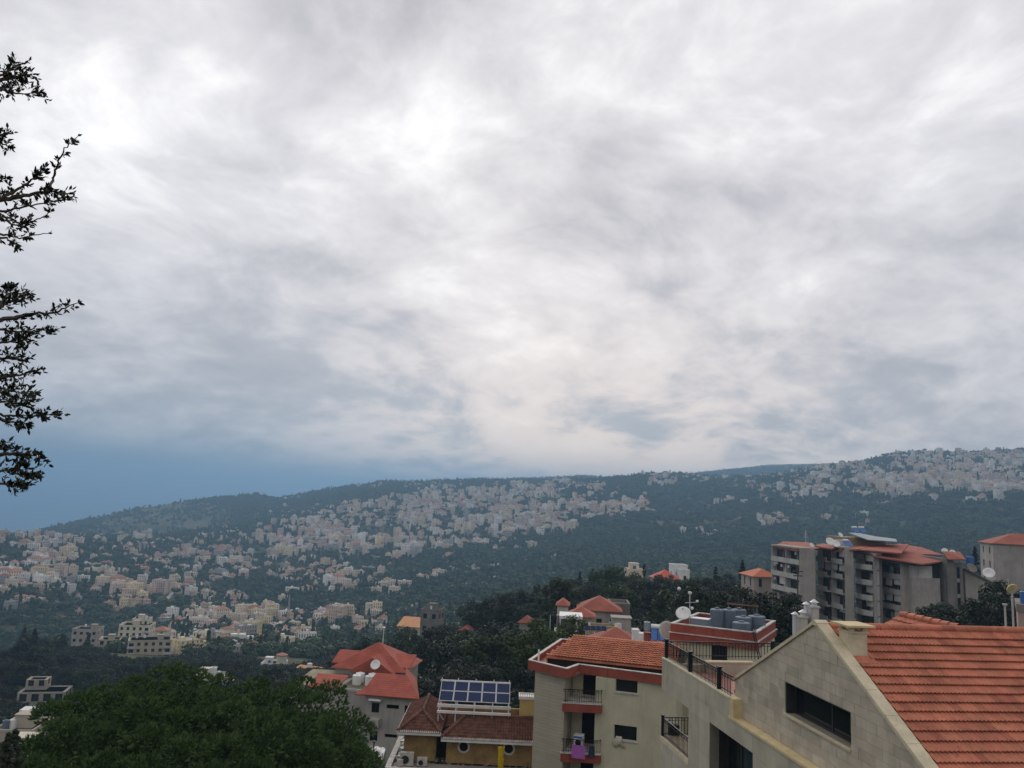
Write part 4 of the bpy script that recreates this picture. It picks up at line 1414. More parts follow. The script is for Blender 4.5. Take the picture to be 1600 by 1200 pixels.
def dish(label, p, r, az, el=35, pole=0.8, group='satellite dishes', color=None):
    """satellite dish: pole, bowl, arm and receiver; p is the foot of its pole"""
    color = color or M_WHITE
    t = thing('satellite_dish', label, 'satellite dish', p, 0.0, group)
    ZBASE[t.name] = 0.0
    b = MB(); b.cyl((0, 0, 0), (0, 0, pole), 0.03, n=6); b.build('pole', M_STEEL, t)
    b = MB()
    prof = [(0.001, 0.0), (r * 0.4, r * 0.035), (r * 0.75, r * 0.12), (r, r * 0.22), (r * 1.0, r * 0.24), (r * 0.74, r * 0.15), (0.001, 0.03)]
    b.lathe(prof, 18)
    M = Matrix.Translation((0, 0, pole)) @ Matrix.Rotation(math.radians(-az), 4, 'Z') @ Matrix.Rotation(math.radians(el - 90), 4, 'X')
    b.v = [tuple(M @ Vector(v)) for v in b.v]
    bo = b.build('bowl', color, t, smooth=True)
    b = MB(); b.cyl(M @ Vector((0, -r * 0.9, 0.1 * r)), M @ Vector((0, -r * 0.1, r * 0.95)), 0.018, n=5)
    b.cyl(M @ Vector((0, -r * 0.16, r * 0.9)), M @ Vector((0, -r * 0.05, r * 1.06)), 0.05, n=6)
    b.build('receiver_arm', M_STEEL, t)
    return t


def tank(label, p, r, h, material, group, lid=True, ribs=0):
    """upright cylindrical water tank with shoulder, neck and lid"""
    t = thing('water_tank', label, 'water tank', p, 0.0, group)
    ZBASE[t.name] = 0.0
    b = MB()
    pr = [(r * 0.96, 0), (r, 0.04)]
    for k in range(ribs):
        z = h * (k + 1) / (ribs + 1.0) * 0.85
        pr += [(r, z - 0.04), (r * 1.02, z), (r, z + 0.04)]
    pr += [(r, h * 0.93), (r * 0.95, h * 0.965), (r * 0.6, h * 0.99), (0.001, h)]
    b.lathe(pr, 18)
    b.build('drum', material, t, smooth=False)
    if lid:
        b = MB(); b.cyl((0, 0, h * 0.985), (0, 0, h * 1.04), r * 0.34, n=12); b.cyl((0, 0, h * 1.04), (0, 0, h * 1.06), r * 0.30, n=12)
        b.build('lid', material, t)
        b = MB(); b.box(r * 0.72, r * 0.9, -0.06, 0.06, h * 0.9, h * 1.0); b.build('handle', material, t)
    return t


def heater(label, p, rz=0.0, n=2, group='solar water heaters'):
    """solar water heater: tilted collectors under a lying drum"""
    t = thing('solar_heater', label, 'solar heater', p, rz, group)
    ZBASE[t.name] = 0.0
    for k in range(n):
        x = (k - (n - 1) / 2) * 0.62
        b = MB(); b.slab((x - 0.28, -0.9, 0.1), (x + 0.28, -0.9, 0.1), (x + 0.28, 0.5, 1.0), (x - 0.28, 0.5, 1.0), 0.06); b.build('collector', M_BLUE, t)
    b = MB(); b.cyl((-0.6, 0.65, 1.15), (0.6, 0.65, 1.15), 0.24, n=14); b.build('drum', M_WHITE, t)
    b = MB()
    for x in (-0.5, 0.5):
        b.cyl((x, 0.7, 0), (x, 0.7, 1.0), 0.03, n=5); b.cyl((x, -0.85, 0), (x, -0.85, 0.12), 0.03, n=5)
    b.build('stand', M_ALU, t)
    return t


# ------------------------------------------------------------------ cream apartment house with red parapet, bottom centre
CFm = Fr(836, 1060, 55.0, -17.0)
cz = -26.0
cb = thing('apartment_house', 'cream apartment house with red parapet, orange tiled roof and two red balconies', 'house', (CFm.o.x, CFm.o.y, cz), CFm.rz)
ZB = -11.0
w1, w2, w3 = (5.33, 6.75, -11.78, -11.0), (5.30, 6.76, -14.66, -13.78), (5.30, 6.76, -17.7, -16.8)
b = MB()
wall(b, 4.05, 9.1, cz, ZB, 0.0, 0.25, [w1, w2, w3])
wall(b, 4.05, 4.25, cz, ZB, 0.251, 1.6)
wall(b, 2.25, 4.049, cz, ZB, 1.35, 1.60, [(2.95, 4.0, -12.5, -10.98 - 0.02), (2.95, 4.0, -15.55, -13.4), (2.95, 4.0, -18.6, -16.4)])
b.box(8.85, 9.1, 0.251, 9.0, cz, ZB)
b.box(0.3, 8.849, 8.75, 9.0, cz, ZB)
b.build('wall', M_CREAM, cb)
b = MB(); b.prism([(0.0, 0.0, cz), (2.22, -0.9, cz), (2.22, 5.0, cz), (0.0, 5.0, cz)], (0, 0, ZB - cz)); b.build('stone_bay', M_BAYSTONE, cb)
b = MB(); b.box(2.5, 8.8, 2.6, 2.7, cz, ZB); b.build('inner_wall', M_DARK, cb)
for (zf, k) in ((-12.55, 0), (-15.58, 1), (-18.6, 2)):
    b = MB(); b.box(2.95, 4.0, 1.50, 1.53, zf + 0.02, zf + 1.98); dd = b.build('balcony_door', M_DARK, cb)
    pts = [(2.10, -0.95), (4.52, -0.30), (4.52, 0.0), (4.05, 0.0), (4.05, 1.34), (2.225, 1.34)]
    b = MB(); b.prism([(x, y, zf - 0.60) for x, y in pts], (0, 0, 0.50)); sl = b.build('balcony', M_REDPAINT, cb)
    b = MB(); b.prism([(x + (0.03 if x > 4.4 else -0.03 if x < 2.15 else 0), y - (0.03 if y < -0.2 else 0), zf - 0.098) for x, y in pts], (0, 0, 0.07)); b.build('slab_edge', M_OLDWHITE, sl)
    if k < 2:
        railing(sl, (2.13, -0.90), (4.48, -0.27), zf - 0.02, 0.80, 0.15)
        railing(sl, (4.48, -0.27), (4.48, -0.02), zf - 0.02, 0.80, 0.10, rings=False)
for h in (w1, w2, w3):
    window(cb, *h[:2], *h[2:], 0.0, 0.16, frame=M_CREAM, pane=M_GLASS, sill=M_OLDWHITE, mull=0, fw=0.03)
# red parapet band round the roof, flaking white on top
band = [(-0.52, 0.0), (2.46, -1.55), (2.90, 0.28), (8.15, -0.32), (9.5, -0.32), (9.5, 9.4), (-0.52, 9.4)]


def ring(mb, pts, z0, z1, t):
    n = len(pts)
    for i in range(n):
        p, q = Vector((*pts[i], 0)), Vector((*pts[(i + 1) % n], 0))
        p0, q0 = Vector((*pts[i - 1], 0)), Vector((*pts[(i + 2) % n], 0))

        def inner(a, c, d):
            u, v = (c - a).normalized(), (d - c).normalized()
            n1, n2 = Vector((-u.y, u.x, 0)), Vector((-v.y, v.x, 0))
            m = (n1 + n2)
            return c + m * (t / max(0.3, m.dot(n1)))
        pi, qi = inner(p0, p, q), inner(p, q, q0)
        mb.prism([(p.x, p.y, z0), (q.x, q.y, z0), (qi.x, qi.y, z0), (pi.x, pi.y, z0)], (0, 0, z1 - z0))


b = MB(); ring(b, band, -10.97, -10.42, 0.20); pa = b.build('parapet', M_REDPAINT, cb)
b = MB(); ring(b, [(x * 1.004 - 0.0, y - 0.02) for x, y in band], -10.417, -10.375, 0.22); b.build('parapet_coping', M_OLDWHITE, cb)
b = MB(); b.prism([(x, y, -10.999) for x, y in [(-0.45, 0.1), (2.4, -1.45), (2.95, 0.35), (9.4, -0.2), (9.4, 9.3), (-0.45, 9.3)]], (0, 0, 0.16)); b.build('roof_slab', M_FLOORR, cb)
# tiled roof: eave y 0.9, low pitch, ridge at y 4.1
b = MB()
e0, r0 = Vector((0.45, 1.0, -10.17)), Vector((1.75, 4.35, -9.20))
up = Vector((0, 3.35, 0.97)).normalized()


def left_of_verge(x, y):
    return x < y * 0.36


tile_rows(b, e0, (1, 0, 0), up, 38, 12, 0.225, 0.292, th=0.085, amp=0.025, skip=left_of_verge, jit=0.008)
b.slab((0.45, 1.0, -10.26), (9.0, 1.0, -10.26), (9.0, 4.35, -9.29), (1.75, 4.35, -9.29), 0.1)
tr_ = b.build('tiled_roof', M_TILE2, cb)
kind(tr_, 'stuff')
b = MB(); b.slab((1.75, 4.35, -9.30), (9.0, 4.35, -9.30), (9.0, 8.4, -10.3), (0.45, 8.4, -10.3), 0.1)
b.prism([(0.47, 1.0, -10.27), (1.76, 4.35, -9.32), (0.47, 8.4, -10.31)], (0.0, 0, -0.5))
b.build('roof_back', M_TILE2, cb)
b = MB(); b.box(0.5, 9.0, 1.15, 1.3, -10.838, -10.28); b.build('eave_shade_strip', M_DARK, cb)  # near-black strip added to stand for the shade under the tiled eave
m = MB(); m.cyl((0.10, 0.35, -10.85), (0.10, 0.35, -9.75), 0.06, n=8); m.build('vent_pipe', M_WHITE, cb)
# laundry and clutter
q = CFm.w(3.25, -0.98, -15.5)
b = MB()
vs, fs = [], []
for i in range(7):
    for j in range(6):
        x = -0.42 + 0.84 * i / 6
        vs.append((x, 0.04 * math.sin(i * 1.9) + 0.006 * j, 0.48 - 0.80 * j / 5 - 0.05 * i / 6))
        vs.append((x, 0.012 + 0.04 * math.sin(i * 1.9) + 0.006 * j, 0.48 - 0.80 * j / 5 - 0.05 * i / 6))
for i in range(6):
    for j in range(5):
        a, c = (i * 6 + j) * 2, ((i + 1) * 6 + j) * 2
        fs.append((a, c, c + 2, a + 2)); fs.append((a + 1, a + 3, c + 3, c + 1))
b.add(vs, fs)
o = tag(obj('hanging_cloth', b.mesh('hanging_cloth', M_PURPLE, True), None, q, CFm.rz + 0.22), 'purple cloth hung over the lower balcony railing', 'laundry')
q = CFm.w(4.02, -0.62, -15.5)
b = MB(); b.v = [(x * 0.45, y, z * 0.85 + 0.02) for x, y, z in vs]; b.f = [list(f) for f in fs]; b.mi = [0] * len(fs)
tag(obj('hanging_cloth', b.mesh('hanging_cloth', mat('navy_cloth', (0.035, 0.045, 0.08), var=0.2, scale=5, rough=0.95), True), None, q, CFm.rz + 0.26), 'dark navy cloth drying beside the purple cloth', 'laundry')
q = CFm.w(3.05, 0.1, -15.58)
t_ = thing('washing_machine', 'white washing machine standing on the lower red balcony', 'appliance', q, CFm.rz); ZBASE[t_.name] = 0
b = MB(); b.box(-0.3, 0.3, -0.28, 0.28, 0.0, 0.85); b.box(-0.31, 0.31, -0.29, 0.29, 0.852, 0.9); b.build('cabinet', M_WHITE, t_)
b = MB(); b.cyl((0, -0.285, 0.45), (0, -0.31, 0.45), 0.19, n=14); b.build('door', M_DARK, t_)
b = MB(); b.box(-0.28, 0.28, -0.295, -0.282, 0.72, 0.83); b.build('control_panel', M_BLUE, t_)
q = CFm.w(5.62, -0.10, -14.62)
b = MB()
vs, fs = [], []
for i in range(9):
    for j in range(9):
        u, v = i / 8 - 0.5, j / 8
        vs.append((0.62 * u * (0.55 + 0.7 * v) + 0.05 * math.sin(7 * v + i), -0.10 * math.sin(math.pi * v) - 0.05 * math.sin(i * 1.7) * v, 0.18 - 0.62 * v + 0.09 * math.cos(i * 1.3) * v))
for i in range(8):
    for j in range(8):
        a = i * 9 + j
        fs.append((a, a + 9, a + 10, a + 1))
b.add(vs, fs)
o = obj('hanging_cloth', b.mesh('hanging_cloth', M_CLOTH, True), None, q, CFm.rz)
sol = o.modifiers.new('thick', 'SOLIDIFY'); sol.thickness = 0.02
tag(o, 'crumpled pale cloth hanging out of the cream wall window', 'laundry')

# ------------------------------------------------------------------ block with grey water tanks on its roof
TF = Fr(1182, 988, 56.0, -28.0)
tz = -24.0
tb = thing('tank_house', 'pale flat-roofed house with red parapet carrying grey water tanks', 'house', (TF.o.x, TF.o.y, tz), TF.rz)
b = MB()
wall(b, -5.9, -0.05, tz, -9.25, 0.25, 0.45, [(-3.11, -2.0, -12.2, -9.27)])
b.box(-0.25, -0.05, 0.451, 7.2, tz, -9.25); b.box(-5.9, -5.7, 0.451, 7.2, tz, -9.25); b.box(-5.69, -0.26, 7.0, 7.2, tz, -9.25)
b.build('wall', M_CREAM, tb)
b = MB(); b.box(-3.11, -2.0, 0.36, 0.40, -12.2, -9.27); b.build('door', M_DARK, tb)
pts = [(-5.95, 0.0), (0.0, 0.0), (0.0, 7.4), (-5.95, 7.4)]
b = MB(); ring(b, pts, -8.70, -8.16, 0.22); b.build('parapet', M_REDPAINT, tb)
b = MB(); ring(b, [(-5.97, -0.02), (0.02, -0.02), (0.02, 7.42), (-5.97, 7.42)], -8.157, -8.09, 0.26); b.build('parapet_coping', M_OLDWHITE, tb)
pts = [(-6.05, -0.12), (0.12, -0.12), (0.12, 7.5), (-6.05, 7.5)]
b = MB(); ring(b, pts, -8.76, -8.703, 0.4); b.build('cornice', M_OLDWHITE, tb)
b = MB(); ring(b, [(-6.0, -0.05), (0.05, -0.05), (0.05, 7.45), (-6.0, 7.45)], -9.247, -8.763, 0.35); b.build('fascia', M_REDPAINT, tb)
b = MB(); b.box(-5.7, -0.25, 0.25, 7.15, -8.95, -8.80); b.build('roof_slab', M_CONCD, tb)
b = MB()
for dx_ in (0.0, 0.13):
    b.tube([(-0.28 + dx_, 0.6, -8.0), (-0.18 + dx_, -0.3, -8.05), (0.55 + dx_, -1.2, -10.4)], 0.035, 6)
b.build('drain_pipe', M_IRON, tb)
TG = 'grey water tanks on the red-parapet roof'
for (x, y, r, h, lab) in [(-1.25, 1.15, 0.60, 1.15, 'front grey water tank nearest the parapet corner pipe'), (-0.75, 4.0, 0.62, 1.35, 'rightmost grey water tank above the parapet step'),
                          (-1.5, 3.0, 0.58, 1.3, 'grey water tank behind the front tank'), (-2.75, 4.0, 0.50, 1.6, 'tall grey water tank left of the row'),
                          (-3.5, 3.5, 0.50, 1.6, 'leftmost tall grey tank behind the steel cabinet'), (-2.35, 5.6, 0.55, 1.5, 'rearmost grey tank in the middle of the roof')]:
    tank(lab, TF.w(x, y, -8.80), r, h, M_TANK, TG, ribs=2)
t_ = thing('steel_cabinet', 'boxy grey-blue steel cabinet left of the water tanks', 'cabinet', TF.w(-4.25, 1.7, -8.80), TF.rz); ZBASE[t_.name] = 0
b = MB(); b.box(-0.62, 0.62, -0.4, 0.4, 0, 0.98); b.build('body', M_STEEL, t_)
b = MB(); b.box(-0.66, 0.66, -0.44, 0.44, 0.983, 1.03); b.build('lid', M_ALU, t_)
for x in (-0.4, 0.02):
    b = MB(); b.box(x, x + 0.38, -0.415, -0.402, 0.06, 0.9); b.build('door', M_STEEL, t_)
t_ = thing('pipe_rack', 'rusty pipe rack lying over the grey tanks', 'rack', TF.w(-2.0, 5.4, -8.80), TF.rz); ZBASE[t_.name] = 0
b = MB()
for k in range(4):
    b.cyl((-1.2, -0.2 + k * 0.13, 1.80 + k * 0.02), (1.1, -0.25 + k * 0.13, 1.84), 0.03, n=5)
b.build('pipes', mat('rust', (0.16, 0.085, 0.055), var=0.3, scale=4), t_)
b = MB(); b.cyl((-1.1, 0, 0), (-1.1, 0, 1.8), 0.03, n=5); b.cyl((1.0, 0, 0), (1.0, 0, 1.8), 0.03, n=5); b.build('stand', M_STEEL, t_)
dish('large white dish beside the tank roof corner', TF.w(-5.6, 2.0, -8.1), 0.55, 200, 40, 0.45, 'dishes on the tank roof')
dish('big pale grey dish hung off the tank house corner', TF.w(-6.5, 1.0, -9.6), 0.75, 160, 25, 0.7, 'dishes on the tank roof', M_CONCL)
t_ = thing('antenna_mast', 'white antenna mast with small horns above the tank roof', 'antenna', TF.w(-5.3, 2.6, -8.8), 0); ZBASE[t_.name] = 0
b = MB(); b.cyl((0, 0, 0), (0, 0, 2.6), 0.03, n=6); b.cyl((-0.35, 0, 1.9), (0.6, 0, 2.0), 0.02, n=5); b.build('mast', M_ALU, t_)
b = MB(); b.lathe([(0.02, 0), (0.13, 0.06), (0.15, 0.2), (0.02, 0.24)], 10, (0, 0, 2.5)); b.build('horn', M_WHITE, t_)
b = MB(); b.lathe([(0.02, 0), (0.1, 0.06), (0.11, 0.16), (0.02, 0.2)], 10, (0.55, 0, 1.95)); b.build('horn', M_WHITE, t_)
b = MB(); b.lathe([(0.02, 0), (0.11, 0.06), (0.12, 0.2), (0.02, 0.24)], 10, (0.2, 0.1, 1.4)); b.build('horn', M_WHITE, t_)

# ------------------------------------------------------------------ brown tiled villa with a solar array
VF = Fr(690, 1150, 58.0, 0.0)
vz = -26.0
vb = thing('villa', 'ochre villa with old brown tiled roof and round white-ringed windows', 'house', (VF.o.x, VF.o.y, vz), 0.0)
b = MB()
b.box(-2.6, -0.37, 0.35, 0.6, -18.0, -15.7); b.box(0.36, 6.3, 0.15, 0.4, -18.0, -16.0); b.box(-2.6, -2.35, 0.601, 7.0, -18, -15.7); b.box(6.05, 6.3, 0.401, 7, -18, -16.0); b.box(-2.349, 6.049, 6.75, 7.0, -18, -15.9)
b.build('wall', M_OCHRE, vb)
b = MB(); b.box(-0.40, 0.40, 1.2, 1.26, -18, -15.9); b.build('door', M_DARK, vb)
for x in (1.55, 4.66):
    b = MB(); b.lathe([(0.30, 0.0), (0.30, 0.06), (0.42, 0.06), (0.44, 0.0)], 22)
    b.v = [(x + vx, 0.145 - vzz, -16.9 + vy) for vx, vy, vzz in b.v]
    rw = b.build('round_window', M_OLDWHITE, vb)
    b = MB(); b.cyl((x, 0.14, -16.9), (x, 0.147, -16.9), 0.31, n=22); b.build('pane', M_DARK, rw)
# left wing roof: hip towards the viewer, ridge running back; right wing: ridge across
b = MB()
E = [(-3.0, -0.35, -15.95), (-0.02, -0.35, -15.95), (-0.02, 7.2, -15.95), (-3.0, 7.2, -15.95)]
A0, A1 = (-1.5, 1.35, -14.95), (-1.5, 5.9, -14.95)


def tri_rows(mb, p, q, a, c, wx=0.19, wy=0.27, th=0.04):
    """tile rows on the roof face p-q (eave) up to the edge a-c (a above p, c above q; the same point on a hip)"""
    p, q, a, c = [Vector(v) for v in (p, q, a, c)]
    ux = (q - p).normalized()
    up_ = (a - p) - ux * (a - p).dot(ux)
    if up_.length < 1e-6:
        up_ = (c - p) - ux * (c - p).dot(ux)
    H_, L_ = up_.length, (q - p).length
    ax, cx = (a - p).dot(ux), (c - p).dot(ux)

    def skip(x, y):
        s = y / H_
        return x < ax * s - 0.02 or x > L_ + (cx - L_) * s + 0.02
    tile_rows(mb, p, ux, up_, int(L_ / wx) + 1, int(H_ / wy) + 1, wx, wy, th=th, amp=0.028, skip=skip, jit=0.012)
    n_ = ux.cross(up_.normalized()) * -0.05
    if (a - c).length < 1e-6:
        mb.poly([p + n_, q + n_, a + n_])
    else:
        mb.poly([p + n_, q + n_, c + n_, a + n_])


tri_rows(b, E[0], E[1], A0, A0); tri_rows(b, E[1], E[2], A0, A1); tri_rows(b, E[3], E[0], A1, A0); b.poly([E[2], E[3], A1])
G_ = [(0.0, -0.45, -16.25), (6.35, -0.45, -16.25), (6.35, 6.2, -16.25), (0.0, 6.2, -16.25)]
B0, B1 = (1.55, 1.33, -15.16), (6.35, 1.33, -15.16)
tri_rows(b, G_[0], G_[1], B0, B1); tri_rows(b, G_[3], G_[0], B0, B0); b.poly([G_[2], G_[3], B0, B1])
kind(b.build('brown_roof', M_TILE3, vb), 'stuff')
for (p, q) in ((E[0], A0), (E[1], A0), (A0, A1), (G_[0], B0), (B0, B1)):
    p, q = Vector(p), Vector(q)
    n_ = max(3, int((q - p).length / 0.35))
    for k in range(n_):
        m = MB(); m.tube([p + (q - p) * (k / n_) + Vector((0, 0, 0.05)), p + (q - p) * ((k + 1.08) / n_) + Vector((0, 0, 0.04))], [0.13, 0.11], 8)
        m.build('ridge_tile', M_TILE3, vb)
# white eaves with a row of teeth
b = MB(); b.box(-3.02, 0.0, -0.42, -0.30, -16.14, -15.99); b.box(-3.06, -2.96, -0.29, 7.2, -16.14, -15.92); b.box(0.002, 6.37, -0.52, -0.40, -16.45, -16.29); b.build('eave', M_WHITE, vb)
b = MB()
for k in range(22):
    b.cyl((-2.95 + k * 0.137, -0.46, -15.97), (-2.95 + k * 0.137, -0.30, -15.90), 0.05, n=6)
for k in range(46):
    b.cyl((0.06 + k * 0.137, -0.56, -16.27), (0.06 + k * 0.137, -0.40, -16.20), 0.05, n=6)
b.build('eave_teeth', M_OLDWHITE, vb)
# front terrace wall and its side run
b = MB(); b.box(-3.5, 6.4, -1.75, -1.5, vz, -17.98); b.box(-3.5, -3.25, -1.499, 5.5, vz, -17.98); b.build('terrace_wall', M_YELLOW, vb)
b = MB(); b.box(-3.56, 6.45, -1.80, -1.44, -17.979, -17.90); b.box(-3.56, -3.19, -1.439, 5.5, -17.979, -17.90); b.build('terrace_coping', M_OLDWHITE, vb)
b = MB(); b.box(-3.24, 6.3, -1.49, 0.3, -18.3, -18.15); b.build('terrace_floor', M_CONC, vb)
# yellow stair tower with a scalloped white crown
b = MB(); b.box(5.35, 6.35, 1.6, 2.6, -17.0, -13.95); tw = b.build('tower', M_YELLOW, vb)
b = MB(); b.box(5.25, 6.45, 1.5, 2.7, -13.949, -13.75)
for k in range(7):
    b.cyl((5.35 + k * 0.16, 1.5, -13.55), (5.35 + k * 0.16, 1.62, -13.55), 0.07, n=8); b.box(5.33 + k * 0.16, 5.37 + k * 0.16, 1.52, 1.60, -13.749, -13.55)
b.build('crown', M_WHITE, tw)
# air conditioners
for (x, wd, h, lab) in ((-2.25, 0.92, 0.82, 'larger white air conditioner on the villa terrace'), (-1.2, 0.68, 0.52, 'smaller white air conditioner on the villa terrace')):
    t_ = thing('air_conditioner', lab, 'air conditioner', VF.w(x, -0.35, -18.15), 0.0, 'air conditioners on the villa terrace'); ZBASE[t_.name] = 0
    b = MB(); b.box(-wd / 2, wd / 2, -0.17, 0.17, 0.06, h + 0.06); b.build('case', M_OLDWHITE, t_)
    b = MB(); b.cyl((-wd * 0.12, -0.172, h * 0.52), (-wd * 0.12, -0.185, h * 0.52), h * 0.33, n=18); b.build('fan_grille', M_FRAME, t_)
    b = MB(); b.box(-wd / 2, -wd / 2 + 0.08, -0.17, 0.17, 0, 0.059); b.box(wd / 2 - 0.08, wd / 2, -0.17, 0.17, 0, 0.059); b.build('feet', M_FRAME, t_)
# builder's chute
t_ = thing('rubbish_chute', 'yellow plastic rubbish chute standing before the villa wall', 'chute', VF.w(4.12, -2.2, -19.6), 0.0); ZBASE[t_.name] = 0
for k in range(6):
    b = MB(); z = 3.4 - k * 0.72
    b.lathe([(0.17, 0.0), (0.15, 0.02), (0.20, 0.70), (0.23, 0.74), (0.21, 0.74), (0.16, 0.05)], 14, (0.03 * math.sin(k * 2.0) - 0.012 * k, 0, z - 0.7))
    b.build('chute_section', M_CHUTE, t_)
b = MB(); b.cyl((0.1, 0.12, -1.0), (0.1, 0.12, 3.5), 0.02, n=5); b.build('chain', M_IRON, t_)
# solar array: ten panels on a white frame
ar = thing('solar_array', 'ten blue solar panels on white steel frame above the brown roof', 'solar panels', VF.w(2.1, 1.2, -15.6), 0.0)
ZBASE[ar.name] = -15.6
lo, hi = Vector((0, 0.10, -14.22)), Vector((0, 2.15, -13.30))
up_ = (hi - lo)
for r_ in range(2):
    for c_ in range(5):
        x0, x1 = -2.52 + c_ * 1.01, -2.52 + c_ * 1.01 + 0.99
        a_, c2 = lo + up_ * (0.5 * r_ + 0.01), lo + up_ * (0.5 * r_ + 0.49)
        m = MB(); m.slab((x0, a_.y, a_.z), (x1, a_.y, a_.z), (x1, c2.y, c2.z), (x0, c2.y, c2.z), 0.045)
        pn = m.build('panel', M_ALU, ar)
        n_ = Vector((0, -up_.z, up_.y)).normalized() * 0.004
        m = MB(); e = 0.035
        m.poly([Vector((x0 + e, a_.y, a_.z)) + n_ + up_.normalized() * e, Vector((x1 - e, a_.y, a_.z)) + n_ + up_.normalized() * e, Vector((x1 - e, c2.y, c2.z)) + n_ - up_.normalized() * e, Vector((x0 + e, c2.y, c2.z)) + n_ - up_.normalized() * e])
        m.build('cells', M_PV, pn)
b = MB()
b.box(-2.6, 2.6, -0.02, 0.10, -14.62, -14.42); b.box(-2.6, 2.6, -0.06, 0.06, -15.02, -14.86); b.box(-2.6, 2.55, 2.17, 2.25, -13.36, -13.24)
for x in (-2.5, -1.3, 0.0, 1.3, 2.45):
    b.cyl((x, 0.05, -15.6), (x, 0.05, -14.25), 0.035, n=6); b.cyl((x, 2.2, -15.6), (x, 2.2, -13.1), 0.035, n=6)
    b.cyl((x, 0.05, -14.85), (x, 2.2, -14.85), 0.03, n=5)
b.cyl((-2.5, 0.0, -14.95), (-2.15, 0.3, -15.55), 0.03, n=5); b.cyl((2.5, 0.0, -14.95), (2.2, 0.3, -15.4), 0.03, n=5)
b.build('frame', M_WHITE, ar)
# junk in the side yard of the villa
jr = random.Random(15)
for k in range(9):
    p = VF.w(-2.95 + jr.uniform(-0.1, 0.25), -0.6 + k * 0.62, -18.1)
    b = MB(); s = jr.uniform(0.18, 0.32)
    b.prism([(-s, -s * 0.8, 0), (s, -s * 0.7, 0), (s * 0.9, s * 0.8, 0), (-s * 0.8, s, 0)], (0.05, 0.02, jr.uniform(0.2, 0.5)))
    tag(obj('storage_box', b.mesh('storage_box', [M_OLDWHITE, M_STEEL, M_CONCL][k % 3]), None, p, jr.uniform(0, 3)), 'pale box in the villa side yard clutter, %s from the front' % ORD[k], 'box', 'clutter in the villa side yard')

# ------------------------------------------------------------------ houses of the middle distance
WIN_ME = {}


def win_mesh(w_, h_, glass):
    key = (round(w_, 2), round(h_, 2), glass.name)
    if key not in WIN_ME:
        b = MB(); f = 0.07
        b.box(-w_ / 2, w_ / 2, 0.0, 0.05, 0, f); b.box(-w_ / 2, w_ / 2, 0.0, 0.05, h_ - f, h_); b.box(-w_ / 2, -w_ / 2 + f, 0, 0.05, f, h_ - f); b.box(w_ / 2 - f, w_ / 2, 0, 0.05, f, h_ - f)
        b.box(-f / 2, f / 2, 0, 0.05, f, h_ - f)
        b.cur = 1
        b.box(-w_ / 2 + f, w_ / 2 - f, 0.02, 0.03, f, h_ - f)
        b.cur = 2
        b.box(-w_ / 2 - 0.08, w_ / 2 + 0.08, -0.28, -0.001, -0.08, -0.002)
        WIN_ME[key] = b.mesh('window', [M_FRAME, glass, M_CONCL])
    return WIN_ME[key]


def hip(mb, x0, x1, y0, y1, z, h, o=0.5, thick=0.12, ridge=None):
    """hip roof with overhang o"""
    x0, x1, y0, y1 = x0 - o, x1 + o, y0 - o, y1 + o
    A = [Vector((x0, y0, z)), Vector((x1, y0, z)), Vector((x1, y1, z)), Vector((x0, y1, z))]
    if (x1 - x0) >= (y1 - y0):
        e = (y1 - y0) / 2
        p, q = Vector((x0 + e, (y0 + y1) / 2, z + h)), Vector((x1 - e, (y0 + y1) / 2, z + h))
        F = [[A[0], A[1], q, p], [A[1], A[2], q], [A[2], A[3], p, q], [A[3], A[0], p]]
    else:
        e = (x1 - x0) / 2
        p, q = Vector(((x0 + x1) / 2, y0 + e, z + h)), Vector(((x0 + x1) / 2, y1 - e, z + h))
        F = [[A[0], A[1], p], [A[1], A[2], q, p], [A[2], A[3], q], [A[3], A[0], p, q]]
    for f in F:
        mb.poly(f)
    for i in range(4):
        a, b_ = A[i], A[(i + 1) % 4]
        d = Vector((0, 0, -thick))
        mb.poly([a + d, b_ + d, b_, a])
    mb.poly([v + Vector((0, 0, -thick)) for v in A[::-1]])


